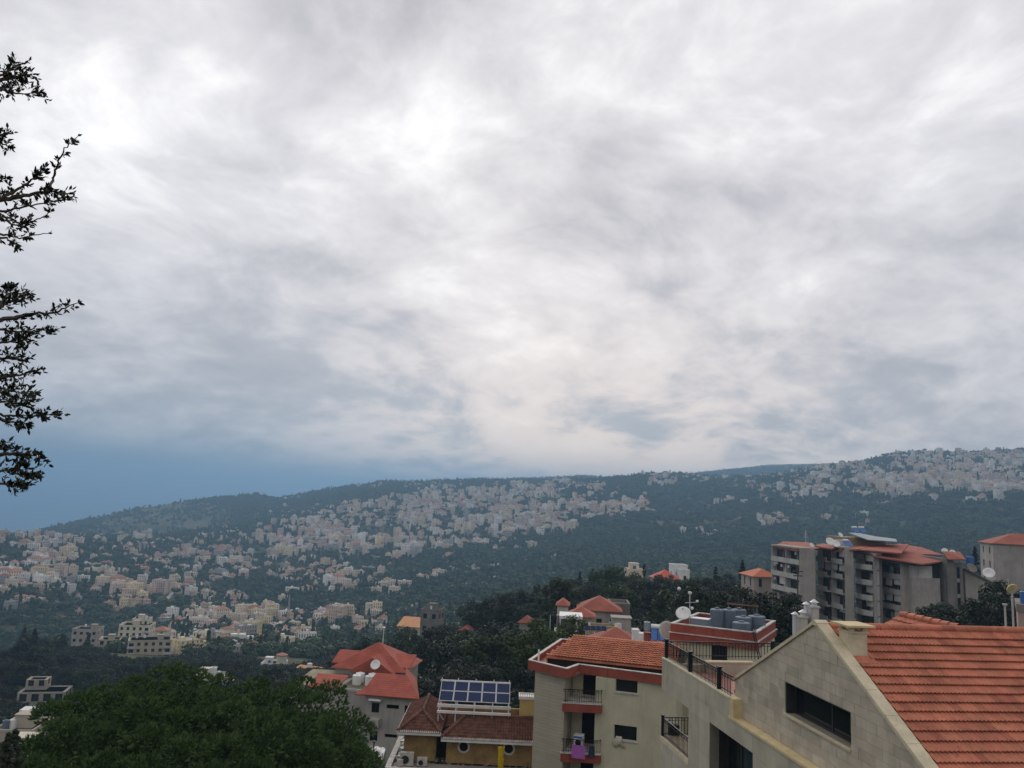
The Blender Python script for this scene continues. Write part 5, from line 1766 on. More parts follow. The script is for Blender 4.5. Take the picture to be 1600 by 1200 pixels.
def block(name, label, cat, fr, w_, d_, z0, z1, wmat, fl, nx, ny, roof='flat', roofmat=None, rh=2.0, wsize=(1.2, 1.3), balc=(), group=None, glass=None, skip=(), x0=0.0, over=0.5, parapet=True):
    """building with window openings on the front and both sides; x0..x0+w_ along the front, y 0..d_ back"""
    glass = glass or M_GLASS
    roofmat = roofmat or M_REDSHEET
    base = fr.w(x0, 0, z0)
    t_ = thing(name, label, cat, base, fr.rz, group)
    mid_ = fr.w(x0 + w_ / 2, d_ / 2, 0)
    occupy(mid_.x, mid_.y, max(w_, d_) * 0.55)
    fh = (z1 - z0) / max(fl, 1)
    nfl = fl
    b = MB()
    holes, wins = [], []
    for k in range(nfl):
        for i in range(nx):
            if (k, i) in skip:
                continue
            xc = w_ * (i + 0.5) / nx
            zb = z0 + k * fh + fh * 0.30
            door = i in balc and k > 0
            ww, hh = (wsize[0] * 1.4, fh * 0.72) if door else wsize
            zb = z0 + k * fh + 0.05 if door else zb
            holes.append((xc - ww / 2, xc + ww / 2, zb, zb + hh))
            wins.append((xc, zb, ww, hh, door, k))
    wall(b, 0, w_, z0 - 6, z1, 0.0, 0.28, holes)
    sh, sw = [], []
    for k in range(nfl):
        for i in range(ny):
            yc = 0.3 + (d_ - 0.6) * (i + 0.5) / ny
            zb = z0 + k * fh + fh * 0.30
            sh.append((yc - wsize[0] / 2, yc + wsize[0] / 2, zb, zb + wsize[1])); sw.append((yc, zb))
    for s in (0, 1):
        q = MB(); wall(q, 0.281, d_, z0 - 6, z1, 0.0, 0.28, sh)
        xx = [((vy if s == 0 else w_ - vy), vx, vz_) for vx, vy, vz_ in q.v]
        fcs = [f[::-1] for f in q.f] if s == 0 else q.f
        b.add(xx, fcs)
    b.box(0.281, w_ - 0.281, d_ - 0.28, d_ - 0.001, z0 - 6, z1)
    b.build('wall', wmat, t_)
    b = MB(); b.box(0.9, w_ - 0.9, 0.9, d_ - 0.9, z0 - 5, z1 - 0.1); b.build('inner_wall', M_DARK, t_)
    for (xc, zb, ww, hh, door, k) in wins:
        obj('window', win_mesh(ww, hh, glass), t_, (xc, 0.16, zb - z0))
        if door:
            m = MB(); m.box(xc - ww * 0.9, xc + ww * 0.9, -1.3, -0.002, zb - 0.25, zb - 0.06); m.box(xc - ww * 0.9, xc + ww * 0.9, -1.3, -1.2, zb - 0.059, zb + 0.8)
            m.build('balcony', M_CONCL, t_)
    for s in (0, 1):
        for (yc, zb) in sw:
            o = obj('window', win_mesh(wsize[0], wsize[1], glass), t_, (0.16 if s == 0 else w_ - 0.16, yc, zb - z0), math.radians(-90 if s == 0 else 90))
    if roof == 'flat':
        b = MB(); b.box(0.281, w_ - 0.281, 0.281, d_ - 0.281, z1 - 0.3, z1 - 0.1); b.build('roof_slab', M_CONC, t_)
        if parapet:
            if w_ > 4.5:
                hr = random.Random(int(w_ * 100 + z1 * 10))
                q = MB(); hx_ = hr.uniform(0.8, w_ - 3.8); q.box(hx_, hx_ + 2.8, d_ * 0.35, d_ * 0.35 + 2.6, z1 - 0.099, z1 + 2.0); q.box(hx_ - 0.15, hx_ + 2.95, d_ * 0.35 - 0.15, d_ * 0.35 + 2.75, z1 + 2.002, z1 + 2.15); q.build('roof_hut', wmat, t_)
                for k in range(3):
                    q = MB(); tx_, ty_ = hr.uniform(0.9, w_ - 0.9), hr.uniform(0.9, d_ - 0.9)
                    q.cyl((tx_, ty_, z1 - 0.099), (tx_, ty_, z1 + 1.3), 0.55, n=10); q.cyl((tx_, ty_, z1 + 1.3), (tx_, ty_, z1 + 1.4), 0.25, n=8); q.build('roof_tank', M_WHITE if k != 1 else M_TANK, t_)
            b = MB(); ring(b, [(-0.06, -0.06), (w_ + 0.06, -0.06), (w_ + 0.06, d_ + 0.06), (-0.06, d_ + 0.06)], z1 + 0.002, z1 + 0.45, 0.3); b.build('parapet', wmat, t_)
    elif roof == 'hip':
        b = MB(); hip(b, 0, w_, 0, d_, z1 + 0.13, rh, over); b.build('roof', roofmat, t_)
    elif roof == 'shed':
        b = MB(); b.slab((-over, -over, z1 + 0.05), (w_ + over, -over, z1 + 0.05), (w_ + over, d_ + over, z1 + rh), (-over, d_ + over, z1 + rh), 0.15); b.build('roof', roofmat, t_)
        b = MB(); b.prism([(0, 0.3, z1), (0, d_, z1), (0, d_, z1 + rh - 0.35)], (w_, 0, 0)); b.build('gable', wmat, t_)
    return t_


# ---- red sheet-roofed house, left of the villa
HF = Fr(565, 1081, 95.0, -8.0)
hb = thing('red_roof_house', 'beige house with several smooth red roofs and a cluttered flat terrace', 'house', (HF.o.x, HF.o.y, -34.0), HF.rz)
b = MB()
wall(b, 0.5, 6.6, -34, -22.3, 0.0, 0.3, [(1.28, 2.18, -24.36, -23.3), (1.28, 2.18, -27.4, -26.3), (3.0, 4.45, -23.8, -23.35), (3.0, 4.45, -26.9, -26.5), (5.1, 5.9, -24.4, -23.3)])
b.prism([(6.3, 0.301, -34), (6.6, 0.301, -34), (3.6, 9.0, -34), (3.3, 9.0, -34)], (0, 0, 11.7)); b.box(0.5, 0.8, 0.301, 9.0, -34, -22.3)
b.box(-7.0, 0.499, 2.0, 8.6, -34, -22.75)
b.box(-6.4, 2.4, 9.0, 16.5, -34, -21.75)
b.build('wall', mat('beige_render', (0.39, 0.36, 0.315), var=0.1, scale=0.5, streak=0.2, rough=0.95), hb)
b = MB(); b.box(0.9, 6.2, 1.0, 1.1, -34, -22.4); b.build('inner_wall', M_DARK, hb)
for (x0, x1, z0, z1) in ((1.28, 2.18, -24.36, -23.3), (1.28, 2.18, -27.4, -26.3), (5.1, 5.9, -24.4, -23.3)):
    window(hb, x0, x1, z0, z1, 0.0, 0.2, sill=M_CONCL, mull=1, fw=0.05)
for z in (-24.9, -27.9):
    m = MB(); m.box(1.1, 2.4, -0.8, -0.002, z - 0.8, z); m.build('balcony', M_CONCL, hb)
m = MB(); m.box(1.05, 2.45, -0.7, -0.002, -22.95, -22.80); m.build('canopy', M_WHITE, hb)
m = MB(); m.box(3.0, 4.45, 0.32, 0.36, -26.4, -23.85); m.build('shutter', M_CONC, hb)
b = MB(); b.slab((0.1, -0.6, -22.35), (6.9, -0.6, -22.35), (4.3, 3.3, -20.75), (0.6, 3.3, -20.75), 0.14)
b.slab((6.9, -0.6, -22.35), (4.0, 9.4, -22.35), (3.2, 7.3, -20.75), (4.3, 3.3, -20.75), 0.14)
b.slab((-0.7, -0.4, -22.42), (0.1, -0.5, -22.42), (0.9, 2.2, -21.6), (0.5, 2.2, -21.6), 0.12)
b.prism([(0.6, 3.28, -20.9), (4.3, 3.28, -20.9), (4.3, 3.28, -22.3), (0.6, 3.28, -22.3)], (0, 0.15, 0))
b.build('front_roof', M_REDSHEET, hb)
b = MB()
zz = -21.65
P_ = (-2.1, 12.8, -18.95)
Q_ = [(-6.9, 8.4, zz), (2.9, 8.4, zz), (2.9, 17.0, zz), (-6.9, 17.0, zz)]
for i in range(4):
    b.poly([Q_[i], Q_[(i + 1) % 4], P_])
b.poly(Q_[::-1])
b.slab((-7.1, 9.3, -21.2), (-4.4, 9.3, -21.2), (-4.4, 12.5, -20.15), (-7.1, 12.5, -20.15), 0.12); b.slab((0.4, 9.3, -21.2), (3.1, 9.3, -21.2), (3.1, 12.5, -20.15), (0.4, 12.5, -20.15), 0.12)
b.build('upper_roof', M_REDSHEET, hb)
b = MB(); b.prism([(-4.2, 7.6, -21.75), (1.6, 7.6, -21.75), (-1.3, 7.6, -19.95)], (0, 4.6, 0)); b.build('porch_gable', M_REDSHEET, hb)
b = MB(); b.slab((-7.2, 1.6, -22.55), (-3.6, 1.6, -22.55), (-3.4, 5.4, -21.75), (-7.2, 5.4, -21.75), 0.12); b.build('side_roof', M_REDSHEET, hb)
b = MB(); ring(b, [(-3.6, 1.9), (0.49, 1.9), (0.49, 7.5), (-3.6, 7.5)], -22.748, -22.45, 0.15); b.build('terrace_parapet', M_CONCL, hb)
b = MB(); b.box(-3.45, 0.34, 2.05, 7.35, -22.748, -22.70); b.build('terrace_floor', mat('moss_floor', (0.14, 0.125, 0.075), var=0.25, scale=1.0), hb)
m = MB(); m.cyl((-1.6, 12.9, -19.2), (-1.6, 12.9, -17.2), 0.07, n=8); m.box(-1.75, -1.45, 12.75, 13.05, -17.2, -17.1); m.build('flue', M_ALU, hb)
for k, (x, y, lab) in enumerate(((-2.3, 5.2, 'white water tank, front left of four on the red house terrace'), (-2.3, 6.4, 'white water tank, rear left of four on the red house terrace'), (-0.75, 5.3, 'white water tank, front right of four on the red house terrace'), (-0.75, 6.5, 'white water tank, rear right of four on the red house terrace'))):
    tank(lab, HF.w(x, y, -22.70), 0.55, 1.15, M_WHITE, 'white tanks on the red-roofed house', ribs=2)
b = MB(); b.box(-1.2, 2.0, 5.2, 8.0, -22.699, -22.60)
dish('white dish behind the white tanks of the red-roofed house', HF.w(-0.7, 7.2, -22.70), 0.62, 190, 35, 2.0, 'roof dishes')
t_ = thing('flat_house', 'low weathered house roof beside the big pine', 'house', HF.w(-9.5, 4.0, -34), HF.rz); ZBASE[t_.name] = -34.0
b = MB(); b.box(0, 3.2, 0, 6, -34, -22.9); b.build('wall', M_CONCL, t_)
b = MB(); b.slab((-0.3, -0.3, -22.85), (3.6, -0.3, -22.75), (5.2, 6.3, -22.3), (-0.3, 6.3, -22.4), 0.12); b.build('roof', mat('weathered_roof', (0.27, 0.235, 0.15), var=0.25, scale=0.8), t_)

# ---- grey apartment block, right
AF = Fr(1250, 900, 165.0, 8.0)
ab = thing('apartment_block', 'long stepped grey concrete apartment block with balconies and red roofs', 'apartment block', AF.w(0, 0, -34.0), AF.rz)


def corner(px, Y):
    d = at(px, 900, Y) - AF.o
    return d.dot(AF.x), d.dot(AF.y)


def back_len(px_left, cx, cy):
    """how far the side face through the corner (cx, cy) runs back to reach the left photograph column"""
    P0 = AF.w(cx, cy, 0)
    d = ray(px_left, 900)
    t = P0.dot(AF.x) / d.dot(AF.x)
    return (d * t - P0).dot(AF.y)


def left_face(mb, cx, cy):
    """turn facade coordinates (u from back to front, depth, z) into a face that looks to -x"""
    mb.v = [(cx + dy_, cy - u, z) for u, dy_, z in mb.v]
    return mb


FH = 2.98
ar_ = random.Random(77)


def balcony_face(cx, cy, L, ztop, n, style, rnd_):
    """stack of balconies along a side face of length L ending at the corner; facade u runs 0..L towards the corner"""
    u0 = -L
    for k in range(n):
        zf = ztop - (k + 1) * FH
        if style == 'round':
            pts = [(u0 + 0.25 + (L - 0.5) * i / 8, -0.15 - 0.75 * math.sin(math.pi * i / 8)) for i in range(9)]
            b = MB()
            for (p, q) in zip(pts, pts[1:]):
                b.prism([(p[0], p[1], zf - 0.15), (q[0], q[1], zf - 0.15), (q[0], q[1] + 0.14, zf - 0.15), (p[0], p[1] + 0.14, zf - 0.15)], (0, 0, 1.05))
            b.prism([(x, y + 0.141, zf - 0.15) for x, y in pts] + [(u0 + L - 0.25, 1.3, zf - 0.15), (u0 + 0.25, 1.3, zf - 0.15)], (0, 0, 0.15))
            left_face(b, cx, cy).build('balcony', M_CONCL, ab)
        elif style == 'zig':
            for (a, c, dep) in ((0.03, 0.52, -1.0), (0.56, 0.97, -0.45)):
                b = MB(); ua, ub = u0 + L * a, u0 + L * c
                b.prism([(ua, dep * 0.55, zf - 0.15), (ub, dep, zf - 0.15), (ub, dep + 0.14, zf - 0.15), (ua, dep * 0.55 + 0.14, zf - 0.15)], (0, 0, 1.0))
                b.prism([(ua, dep * 0.55 + 0.141, zf - 0.15), (ub, dep + 0.141, zf - 0.15), (ub, 1.3, zf - 0.15), (ua, 1.3, zf - 0.15)], (0, 0, 0.15))
                left_face(b, cx, cy).build('balcony', M_CONCL, ab)
        else:
            b = MB(); b.box(u0 + 0.02, u0 + L - 0.02, -0.06, 0.10, zf - 0.2, zf + 0.85); b.box(u0 + 0.02, u0 + L - 0.02, 0.101, 1.3, zf - 0.2, zf)
            left_face(b, cx, cy).build('balcony', M_CONC if style == 'plain' else M_CONCL, ab)
        # glazing and blinds at the back of the loggia
        nb = max(2, int(L / 2.6))
        for i in range(nb):
            ua, ub = u0 + L * (i + 0.12) / nb, u0 + L * (i + 0.88) / nb
            b = MB(); b.box(ua, ub, 1.20, 1.26, zf + 0.02, zf + 2.2)
            left_face(b, cx, cy).build('balcony_door', M_GLASS if rnd_.random() < 0.6 else M_FRAME, ab)
            if rnd_.random() < 0.30:
                b = MB(); um = ua + (ub - ua) * rnd_.uniform(0.3, 0.6); b.box(ua + 0.04, um, 1.15, 1.19, zf + 0.05, zf + 2.1)
                left_face(b, cx, cy).build('curtain', M_CLOTH if rnd_.random() < 0.6 else M_OLDWHITE, ab)
            if rnd_.random() < 0.22:
                b = MB(); b.box(ua + 0.2, ua + 1.0, 0.3, 0.62, zf + 1.75, zf + 2.3); left_face(b, cx, cy).build('air_conditioner_case', M_OLDWHITE, ab)
            if rnd_.random() < 0.35:
                b = MB(); hh = rnd_.uniform(0.5, 1.6)
                b.box(ua, ub, 0.2, 0.25, zf + 2.75 - hh, zf + 2.75)
                left_face(b, cx, cy).build('blind', M_OLDWHITE if rnd_.random() < 0.6 else M_CONCL, ab)
        for s in (0.0, 1.0) + ((0.52,) if L > 8 else ()):
            uu = u0 + (L - 0.2) * s
            b = MB(); b.box(uu, uu + 0.2, 0.0 + 0.102, 1.28, zf + 0.003, zf + FH - 0.203); left_face(b, cx, cy).build('pillar', M_CONCL, ab)


BL = [(1250, 1205, 1276, 166.0, -7.2, 'grid', 7), (1321, 1277, 1335, 164.0, -6.6, 'zig', 7), (1366, 1336, 1370, 162.0, -7.4, 'round', 6), (1408, 1369, 1425, 160.0, -8.8, 'plain', 6)]
for (pc, pl, pr, Yc, zt, sty, n) in BL:
    cx, cy = corner(pc, Yc)
    L = back_len(pl, cx, cy)
    wf = corner(pr, Yc)[0] - cx
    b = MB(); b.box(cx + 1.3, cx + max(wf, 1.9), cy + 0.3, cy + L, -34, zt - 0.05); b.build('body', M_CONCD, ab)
    b = MB(); b.box(cx, cx + max(wf, 0.6), cy, cy + 0.29, -34, zt); b.build('front_wall', M_CONC, ab)
    balcony_face(cx, cy + 0.3, L - 0.3, zt, n, sty, ar_)
    b = MB(); b.box(cx - 0.1, cx + max(wf, 1.9), cy + 0.291, cy + L, zt + 0.002, zt + 0.35); b.build('cornice', M_CONC, ab)
# blank wall, stair tower and rear wing
cx, cy = corner(1425, 159.0)
wx = corner(1473, 159.0)[0] - cx
b = MB(); b.box(cx, cx + wx, cy, cy + 12, -34, -11.3); b.build('blank_wall', M_CONC, ab)
b = MB(); b.box(cx + 0.15, cx + wx - 1.6, cy + 0.05, cy + 11, -11.297, -9.0); b.build('penthouse_wall', M_CONCL, ab)
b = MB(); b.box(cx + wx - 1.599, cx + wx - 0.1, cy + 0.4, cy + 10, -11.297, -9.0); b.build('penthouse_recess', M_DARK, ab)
hx, hy = corner(1474, 160.0)
hw = corner(1508, 160.0)[0] - hx
b = MB(); wall(b, hx + 1.4, hx + hw, -34, -8.2, hy, hy + 0.3, [(hx + 2.9, hx + 3.6, -34, -9.0)]); b.box(hx, hx + 1.399, hy - 1.2, hy + 8, -34, -7.4); b.box(hx + 1.4, hx + hw, hy + 0.301, hy + 8, -34, -8.4)
b.build('stair_tower', M_CONCD, ab)
for k in range(6):
    m = MB(); m.box(hx + 2.92, hx + 3.58, hy + 0.15, hy + 0.2, -11.2 - k * 2.98, -9.1 - k * 2.98); m.build('window', M_GLASS, ab)
    m = MB(); m.box(hx + 2.9, hx + 3.6, hy + 0.05, hy + 0.28, -11.9 - k * 2.98, -11.21 - k * 2.98); m.build('spandrel', M_CONC, ab)
ix, iy = corner(1508, 162.0)
iw = corner(1562, 162.0)[0] - ix
wh = [(ix + 2.9, ix + 4.0, -18.5 - k * 3.3, -17.0 - k * 3.3) for k in range(-1, 3)] + [(ix + 5.3, ix + 6.9, -18.4 - k * 3.3, -17.1 - k * 3.3) for k in range(-1, 3)]
wh = [(a, c, d + 3.3 - 0.3, e + 3.3 - 0.3) for a, c, d, e in wh][1:]
b = MB(); wall(b, ix, ix + iw, -34, -12.2, iy, iy + 0.3, wh); b.prism([(ix, iy, -12.2), (ix + iw, iy, -12.2), (ix + 0.3, iy, -9.3), (ix, iy, -9.3)], (0, 10, 0)); b.box(ix, ix + iw, iy + 0.301, iy + 10, -34, -12.21)
b.build('rear_wing', M_CONC, ab)
for (a, c, d, e) in wh:
    m = MB(); m.box(a, c, iy + 0.2, iy + 0.24, d, e); m.build('window', M_CONCL if ar_.random() < 0.6 else M_GLASS, ab)
b = MB(); b.slab((ix - 0.2, iy - 0.5, -9.2), (ix + iw + 0.4, iy - 0.5, -12.35), (ix + iw + 0.4, iy + 10, -12.35), (ix - 0.2, iy + 10, -9.2), 0.25); b.build('rear_roof', M_CONCD, ab)
# roofs: low red slabs, a grey sheet roof over the top flat


def red_slab(pts, t=0.25, m=None, nm='red_roof'):
    """roof slab through photograph points with depths: (px, py, Y)"""
    q = [at(*p) - AF.o for p in pts]
    z = [at(*p).z for p in pts]
    q = [(v.dot(AF.x), v.dot(AF.y), zz) for v, zz in zip(q, z)]
    b = MB(); b.prism(q, (0, 0, -t)); return b.build(nm, m or M_REDSHEET2, ab)


M_REDSHEET2 = mat('weathered_red_roof', (0.34, 0.105, 0.068), var=0.18, scale=0.4, rough=0.85, spots=0.12, fine=0.1, rows=0.28)
red_slab([(1208, 853, 178), (1246, 860, 166), (1272, 856, 172), (1224, 846, 186)])
red_slab([(1246, 860, 166), (1282, 857, 170), (1262, 847, 184), (1224, 846, 186)])
red_slab([(1274, 853, 168), (1300, 857, 163), (1310, 852, 170), (1284, 849, 176)])
red_slab([(1306, 860, 166), (1340, 858, 163), (1366, 851, 176), (1336, 851, 178)])
red_slab([(1338, 858, 164), (1408, 864, 160), (1420, 850, 176), (1370, 851, 178)])
red_slab([(1362, 868, 162), (1440, 881, 156), (1472, 877, 160), (1432, 863, 172), (1400, 861, 174)])
red_slab([(1408, 864, 172), (1474, 867, 168), (1440, 855, 184), (1404, 849, 190)])
red_slab([(1472, 861, 160), (1482, 873, 157), (1509, 874, 160), (1500, 862, 170)])
q0 = corner(1322, 176.0); q1 = corner(1398, 172.0)
b = MB(); b.box(q0[0], q0[0] + 9.5, q0[1], q0[1] + 8, -9, -4.6); b.build('roof_room', mat('tan_wall', (0.30, 0.235, 0.14), var=0.15, scale=0.5, streak=0.2), ab)
red_slab([(1326, 832, 180), (1356, 843, 170), (1402, 846, 168), (1400, 842, 175), (1368, 838, 180), (1344, 833, 185)], 0.16, M_GREYROOF, 'grey_roof')
b = MB(); b.box(q0[0] - 2.2, q0[0] - 0.1, q0[1] - 2, q0[1] + 1, -9, -5.2); b.build('roof_cabin', M_CONCL, ab)
AG = 'dishes on the grey apartment block'
for (px, py, Y, r, lab) in [(1297, 847, 168, 0.95, 'large white dish near the middle of the grey block roof'), (1306, 850, 167, 0.85, 'white dish right of the large dish on the grey block'), (1313, 836, 178, 0.6, 'small dish behind the grey roof cabin'),
                            (1268, 852, 170, 0.55, 'small dish on the left red roof of the grey block'), (1476, 861, 168, 0.62, 'upper small dish above the stair tower'), (1488, 863, 166, 0.55, 'lower small dish above the stair tower'),
                            (1518, 888, 160, 1.0, 'dark round dish at the edge of the slanting roof'), (1545, 896, 158, 1.1, 'white tilted dish on the slanting rear roof')]:
    p = at(px, py, Y)
    dish(lab, (p.x, p.y, p.z - 0.8), r, ar_.uniform(150, 215), 35, 0.8, AG, M_CONCD if 'dark' in lab else M_WHITE)
heater('blue solar water heater on the grey apartment roof', at(1324, 851, 169) + Vector((0, 0, -0.3)), 0.2, 3)
for (px, lab) in ((1337, 'left of two solar heaters behind the grey sheet roof'), (1348, 'right of two solar heaters behind the grey sheet roof')):
    heater(lab, at(px, 832, 186), 0.1, 2)
t_ = thing('roof_antenna', 'thin lattice antenna on the left red roof of the grey block', 'antenna', at(1259, 852, 172)); ZBASE[t_.name] = 0
b = MB(); b.cyl((0, 0, 0), (0, 0, 3.2), 0.05, n=5)
for k in range(5):
    b.cyl((-0.5 + 0.06 * k, 0, 1.6 + k * 0.3), (0.5 - 0.06 * k, 0, 1.6 + k * 0.3), 0.03, n=4)
b.build('mast', M_ALU, t_)
for (px, py, lab) in ((1516, 880, 'blue and white water drum on the slanting roof edge'),):
    tank(lab, at(px, py, 162), 0.7, 1.3, M_BLUE, 'drums on the rear wing')
t_ = thing('utility_pole', 'dark timber utility pole before the grey block', 'pole', at(1247, 985, 150) + Vector((0, 0, -4))); ZBASE[t_.name] = 0
b = MB(); b.cyl((0, 0, 0), (0, 0, 15.5), 0.16, 0.11, n=7); b.build('shaft', M_BARK, t_)
b = MB(); b.box(-1.0, 1.0, -0.08, 0.08, 14.4, 14.6); b.box(-0.8, 0.8, -0.08, 0.08, 13.6, 13.8); b.build('crossarm', M_BARK, t_)
# small orange-roofed stone house behind
f_ = Fr(1178, 925, 185.0, 4.0)
block('stone_cottage', 'pale stone house with orange hip roof left of the grey block', 'house', f_, 6.0, 8.0, -24.0, -14.6, mat('pink_stone', (0.42, 0.36, 0.31), var=0.12, scale=0.6), 3, 2, 2, 'hip', mat('bright_orange_roof', (0.52, 0.16, 0.08), var=0.12, scale=0.6), 1.5, (0.8, 1.9))
# block at the right edge
f_ = Fr(1552, 870, 200.0, -17.0)
block('apartment_building', 'plain grey apartment building with red roof at right edge', 'building', f_, 16.0, 12.0, -26.0, -5.2, M_CONC, 6, 3, 2, 'hip', M_REDSHEET2, 2.6, (1.2, 1.6), skip=[(k, i) for k in range(6) for i in (0, 1)])
for k in range(3):
    p = f_.w(-1.9, 0.5, -8.6 - k * 3.1 - 2.2)
# far right near wall, poles
f_ = Fr(1592, 990, 66.0, -31.0)
t_ = thing('pink_house', 'pinkish rendered house corner at the right edge behind the roof', 'house', f_.w(0, 0, -22), f_.rz); ZBASE[t_.name] = -22.0
b = MB(); b.box(0, 6, 0, 6, -22, -7.0); b.build('wall', mat('pink_render', (0.42, 0.30, 0.25), var=0.12, scale=0.6), t_)
b = MB(); b.box(-0.1, 6.1, -0.1, 6.1, -6.998, -6.4); b.build('parapet', M_CONCD, t_)
b = MB(); b.box(0.6, 1.4, -0.03, -0.001, -9.6, -8.4); b.build('window', M_GLASS, t_)
tank('blue water drum on the pinkish house at right edge', f_.w(0.7, 1.0, -6.40), 0.5, 1.0, M_BLUE, 'drums at right edge')
p = at(1584, 990, 60.0)
t_ = thing('floodlight_pole', 'white pole carrying a pale round panel at right edge', 'pole', (p.x, p.y, p.z - 1.0)); ZBASE[t_.name] = 0
b = MB(); b.cyl((0, 0, 0), (0, 0, 4.0), 0.07, n=8); b.build('shaft', M_CONCL, t_)
b = MB(); b.cyl((0, -0.1, 4.15), (0, 0.0, 4.2), 0.40, n=10); b.build('panel', M_LEDGE, t_)
b = MB(); b.cyl((-0.25, 0, 4.3), (-0.25, 0, 4.9), 0.03, n=5); b.build('spike', M_CONCL, t_)
p = at(1572, 990, 60.0)
t_ = thing('vent_pole', 'slim white vent pole left of the floodlight pole', 'pole', (p.x, p.y, p.z - 1.0)); ZBASE[t_.name] = 0
b = MB(); b.cyl((0, 0, 0), (0, 0, 3.0), 0.07, n=8); b.build('shaft', M_CONCL, t_)
b = MB(); b.cyl((0, 0, 3.0), (0, 0, 3.12), 0.16, n=8); b.build('cap', M_CONCL, t_)
# chimney flues with bright metal hats behind the gable
for (px, py, lab, dz_) in ((1253, 985, 'lower concrete flue with bright metal hat left of gable peak', 1.05), (1271, 985, 'taller concrete flue with bright metal hat left of gable peak', 1.55)):
    p = at(px, py, 42.0)
    t_ = thing('chimney_flue', lab, 'chimney', (p.x, p.y, p.z - 2.0), 0.15, 'flues behind the gable'); ZBASE[t_.name] = 0
    b = MB(); b.box(-0.2, 0.2, -0.2, 0.2, 0, 2.0 + dz_ - 0.42); b.box(-0.25, 0.25, -0.25, 0.25, 2.0 + dz_ - 0.419, 2.0 + dz_ - 0.33); b.build('stem', M_CONCL, t_)
    b = MB(); b.cyl((0.06, 0, 2.0 + dz_ - 0.33), (0.06, 0, 2.0 + dz_ - 0.16), 0.13, n=10); b.lathe([(0.22, 0), (0.001, 0.16)], 12, (0.06, 0, 2.0 + dz_ - 0.15)); b.build('hat', M_ALU, t_)
    b = MB(); b.cyl((-0.2, 0.32, 0), (-0.2, 0.32, 2.0 + dz_ - 0.35), 0.13, n=10); b.lathe([(0.2, 0), (0.001, 0.14)], 12, (-0.2, 0.32, 2.0 + dz_ - 0.30)); b.build('side_flue', M_ALU, t_)

# ---- cluster of red and white houses above the cream house
f_ = Fr(905, 946, 135.0, -6.0)
block('red_roof_house', 'stone house with broad red hip roof amid dark trees', 'house', f_, 6.6, 7.0, -24.0, -17.25, M_CONC, 2, 3, 2, 'hip', M_REDSHEET2, 2.0, (0.9, 1.2))
f_ = Fr(889, 956, 126.0, -6.0)
block('red_roof_house', 'small house with low red hip roof below the broad one', 'house', f_, 3.6, 3.8, -23.0, -17.1, M_CONC, 1, 2, 1, 'hip', M_REDSHEET2, 1.25, (0.7, 1.0))
f_ = Fr(871, 940, 134.0, -6.0)
block('red_roof_house', 'narrow house with small red roof at the cluster left end', 'house', f_, 1.7, 4.0, -23.0, -16.6, M_CONCL, 1, 1, 1, 'hip', M_REDSHEET2, 0.9, (0.6, 0.9), over=0.3)
f_ = Fr(953, 943, 140.0, -4.0)
block('flat_house', 'grey house with pale flat roof right of the red hip roof', 'house', f_, 3.4, 6.0, -24.0, -16.9, M_CONCD, 2, 2, 1, 'flat', None, 1, (0.8, 1.0))
f_ = Fr(945, 985, 122.0, -4.0)
block('retaining_house', 'low grey rendered building under the pale flat roof', 'house', f_, 5.2, 4.0, -25.0, -18.7, M_CONC, 1, 2, 1, 'flat', None, 1, (0.5, 0.7))
f_ = Fr(920, 980, 118.0, -4.0)
block('annex', 'tan annex wall below the small red hip roof', 'house', f_, 4.0, 3.0, -24.0, -17.6, mat('tan_render', (0.33, 0.27, 0.16), var=0.2, scale=0.8), 1, 2, 1, 'flat', None, 1, (0.7, 0.9))
f_ = Fr(866, 990, 110.0, -4.0)
t_ = thing('white_house', 'white two-storey house with open veranda under flat canopy', 'house', f_.w(0, 0, -26), f_.rz); ZBASE[t_.name] = -26.0
b = MB(); wall(b, 0, 3.4, -26, -17.05, 0.0, 0.25, [(0.5, 1.0, -18.6, -17.8)]); b.box(0, 0.25, 0.251, 4, -26, -17.05); b.box(3.15, 3.4, 0.251, 4, -26, -17.05); b.box(0.26, 3.14, 3.75, 4, -26, -15.26); b.build('wall', M_WHITE, t_)
b = MB(); b.box(0.6, 3.7, -0.2, 4.0, -15.25, -14.85); b.build('canopy', M_WHITE, t_)
b = MB(); b.box(0.26, 3.4, 0.26, 3.74, -17.2, -17.0); b.build('veranda_floor', M_CONC, t_)
for x in (0.65, 2.85):
    m = MB(); m.box(x, x + (0.15 if x < 1 else 0.75), -0.1, 0.15, -17.049, -15.251); m.build('column', M_WHITE, t_)
b = MB(); b.box(0.3, 3.1, 2.6, 2.7, -17.0, -15.26); b.build('back_wall', M_CONCD, t_)
b = MB(); b.cyl((-0.6, -0.1, -20), (-0.6, -0.1, -14.9), 0.04, n=5); b.cyl((0.2, -0.3, -20), (0.2, -0.3, -16.4), 0.04, n=5); b.build('post', M_WHITE, t_)
p = f_.w(5.1, 1.0, -17.4)
b = MB()
for k in range(6):
    b.add([(0.16 * k, 0.02 * math.sin(k), 0.0 - 0.09 * k), (0.16 * (k + 1), 0.02 * math.sin(k + 1), -0.09 * (k + 1)), (0.16 * (k + 1), 0.03 * math.sin(k + 1), 0.8 - 0.11 * (k + 1)), (0.16 * k, 0.03 * math.sin(k), 0.8 - 0.11 * k)], [(0, 1, 2, 3)])
t_ = thing('flag', 'red and white striped flag hanging on a pole', 'flag', p, 0.9); ZBASE[t_.name] = 0
b.mi = [1 if k in (2, 3) else 0 for k in range(6)]
b.build('cloth', [mat('flag_red', (0.5, 0.03, 0.03), var=0.1, scale=3), M_WHITE], t_)
b = MB(); b.cyl((0, 0, -2.6), (0, 0, 1.0), 0.035, n=6); b.build('pole', M_ALU, t_)
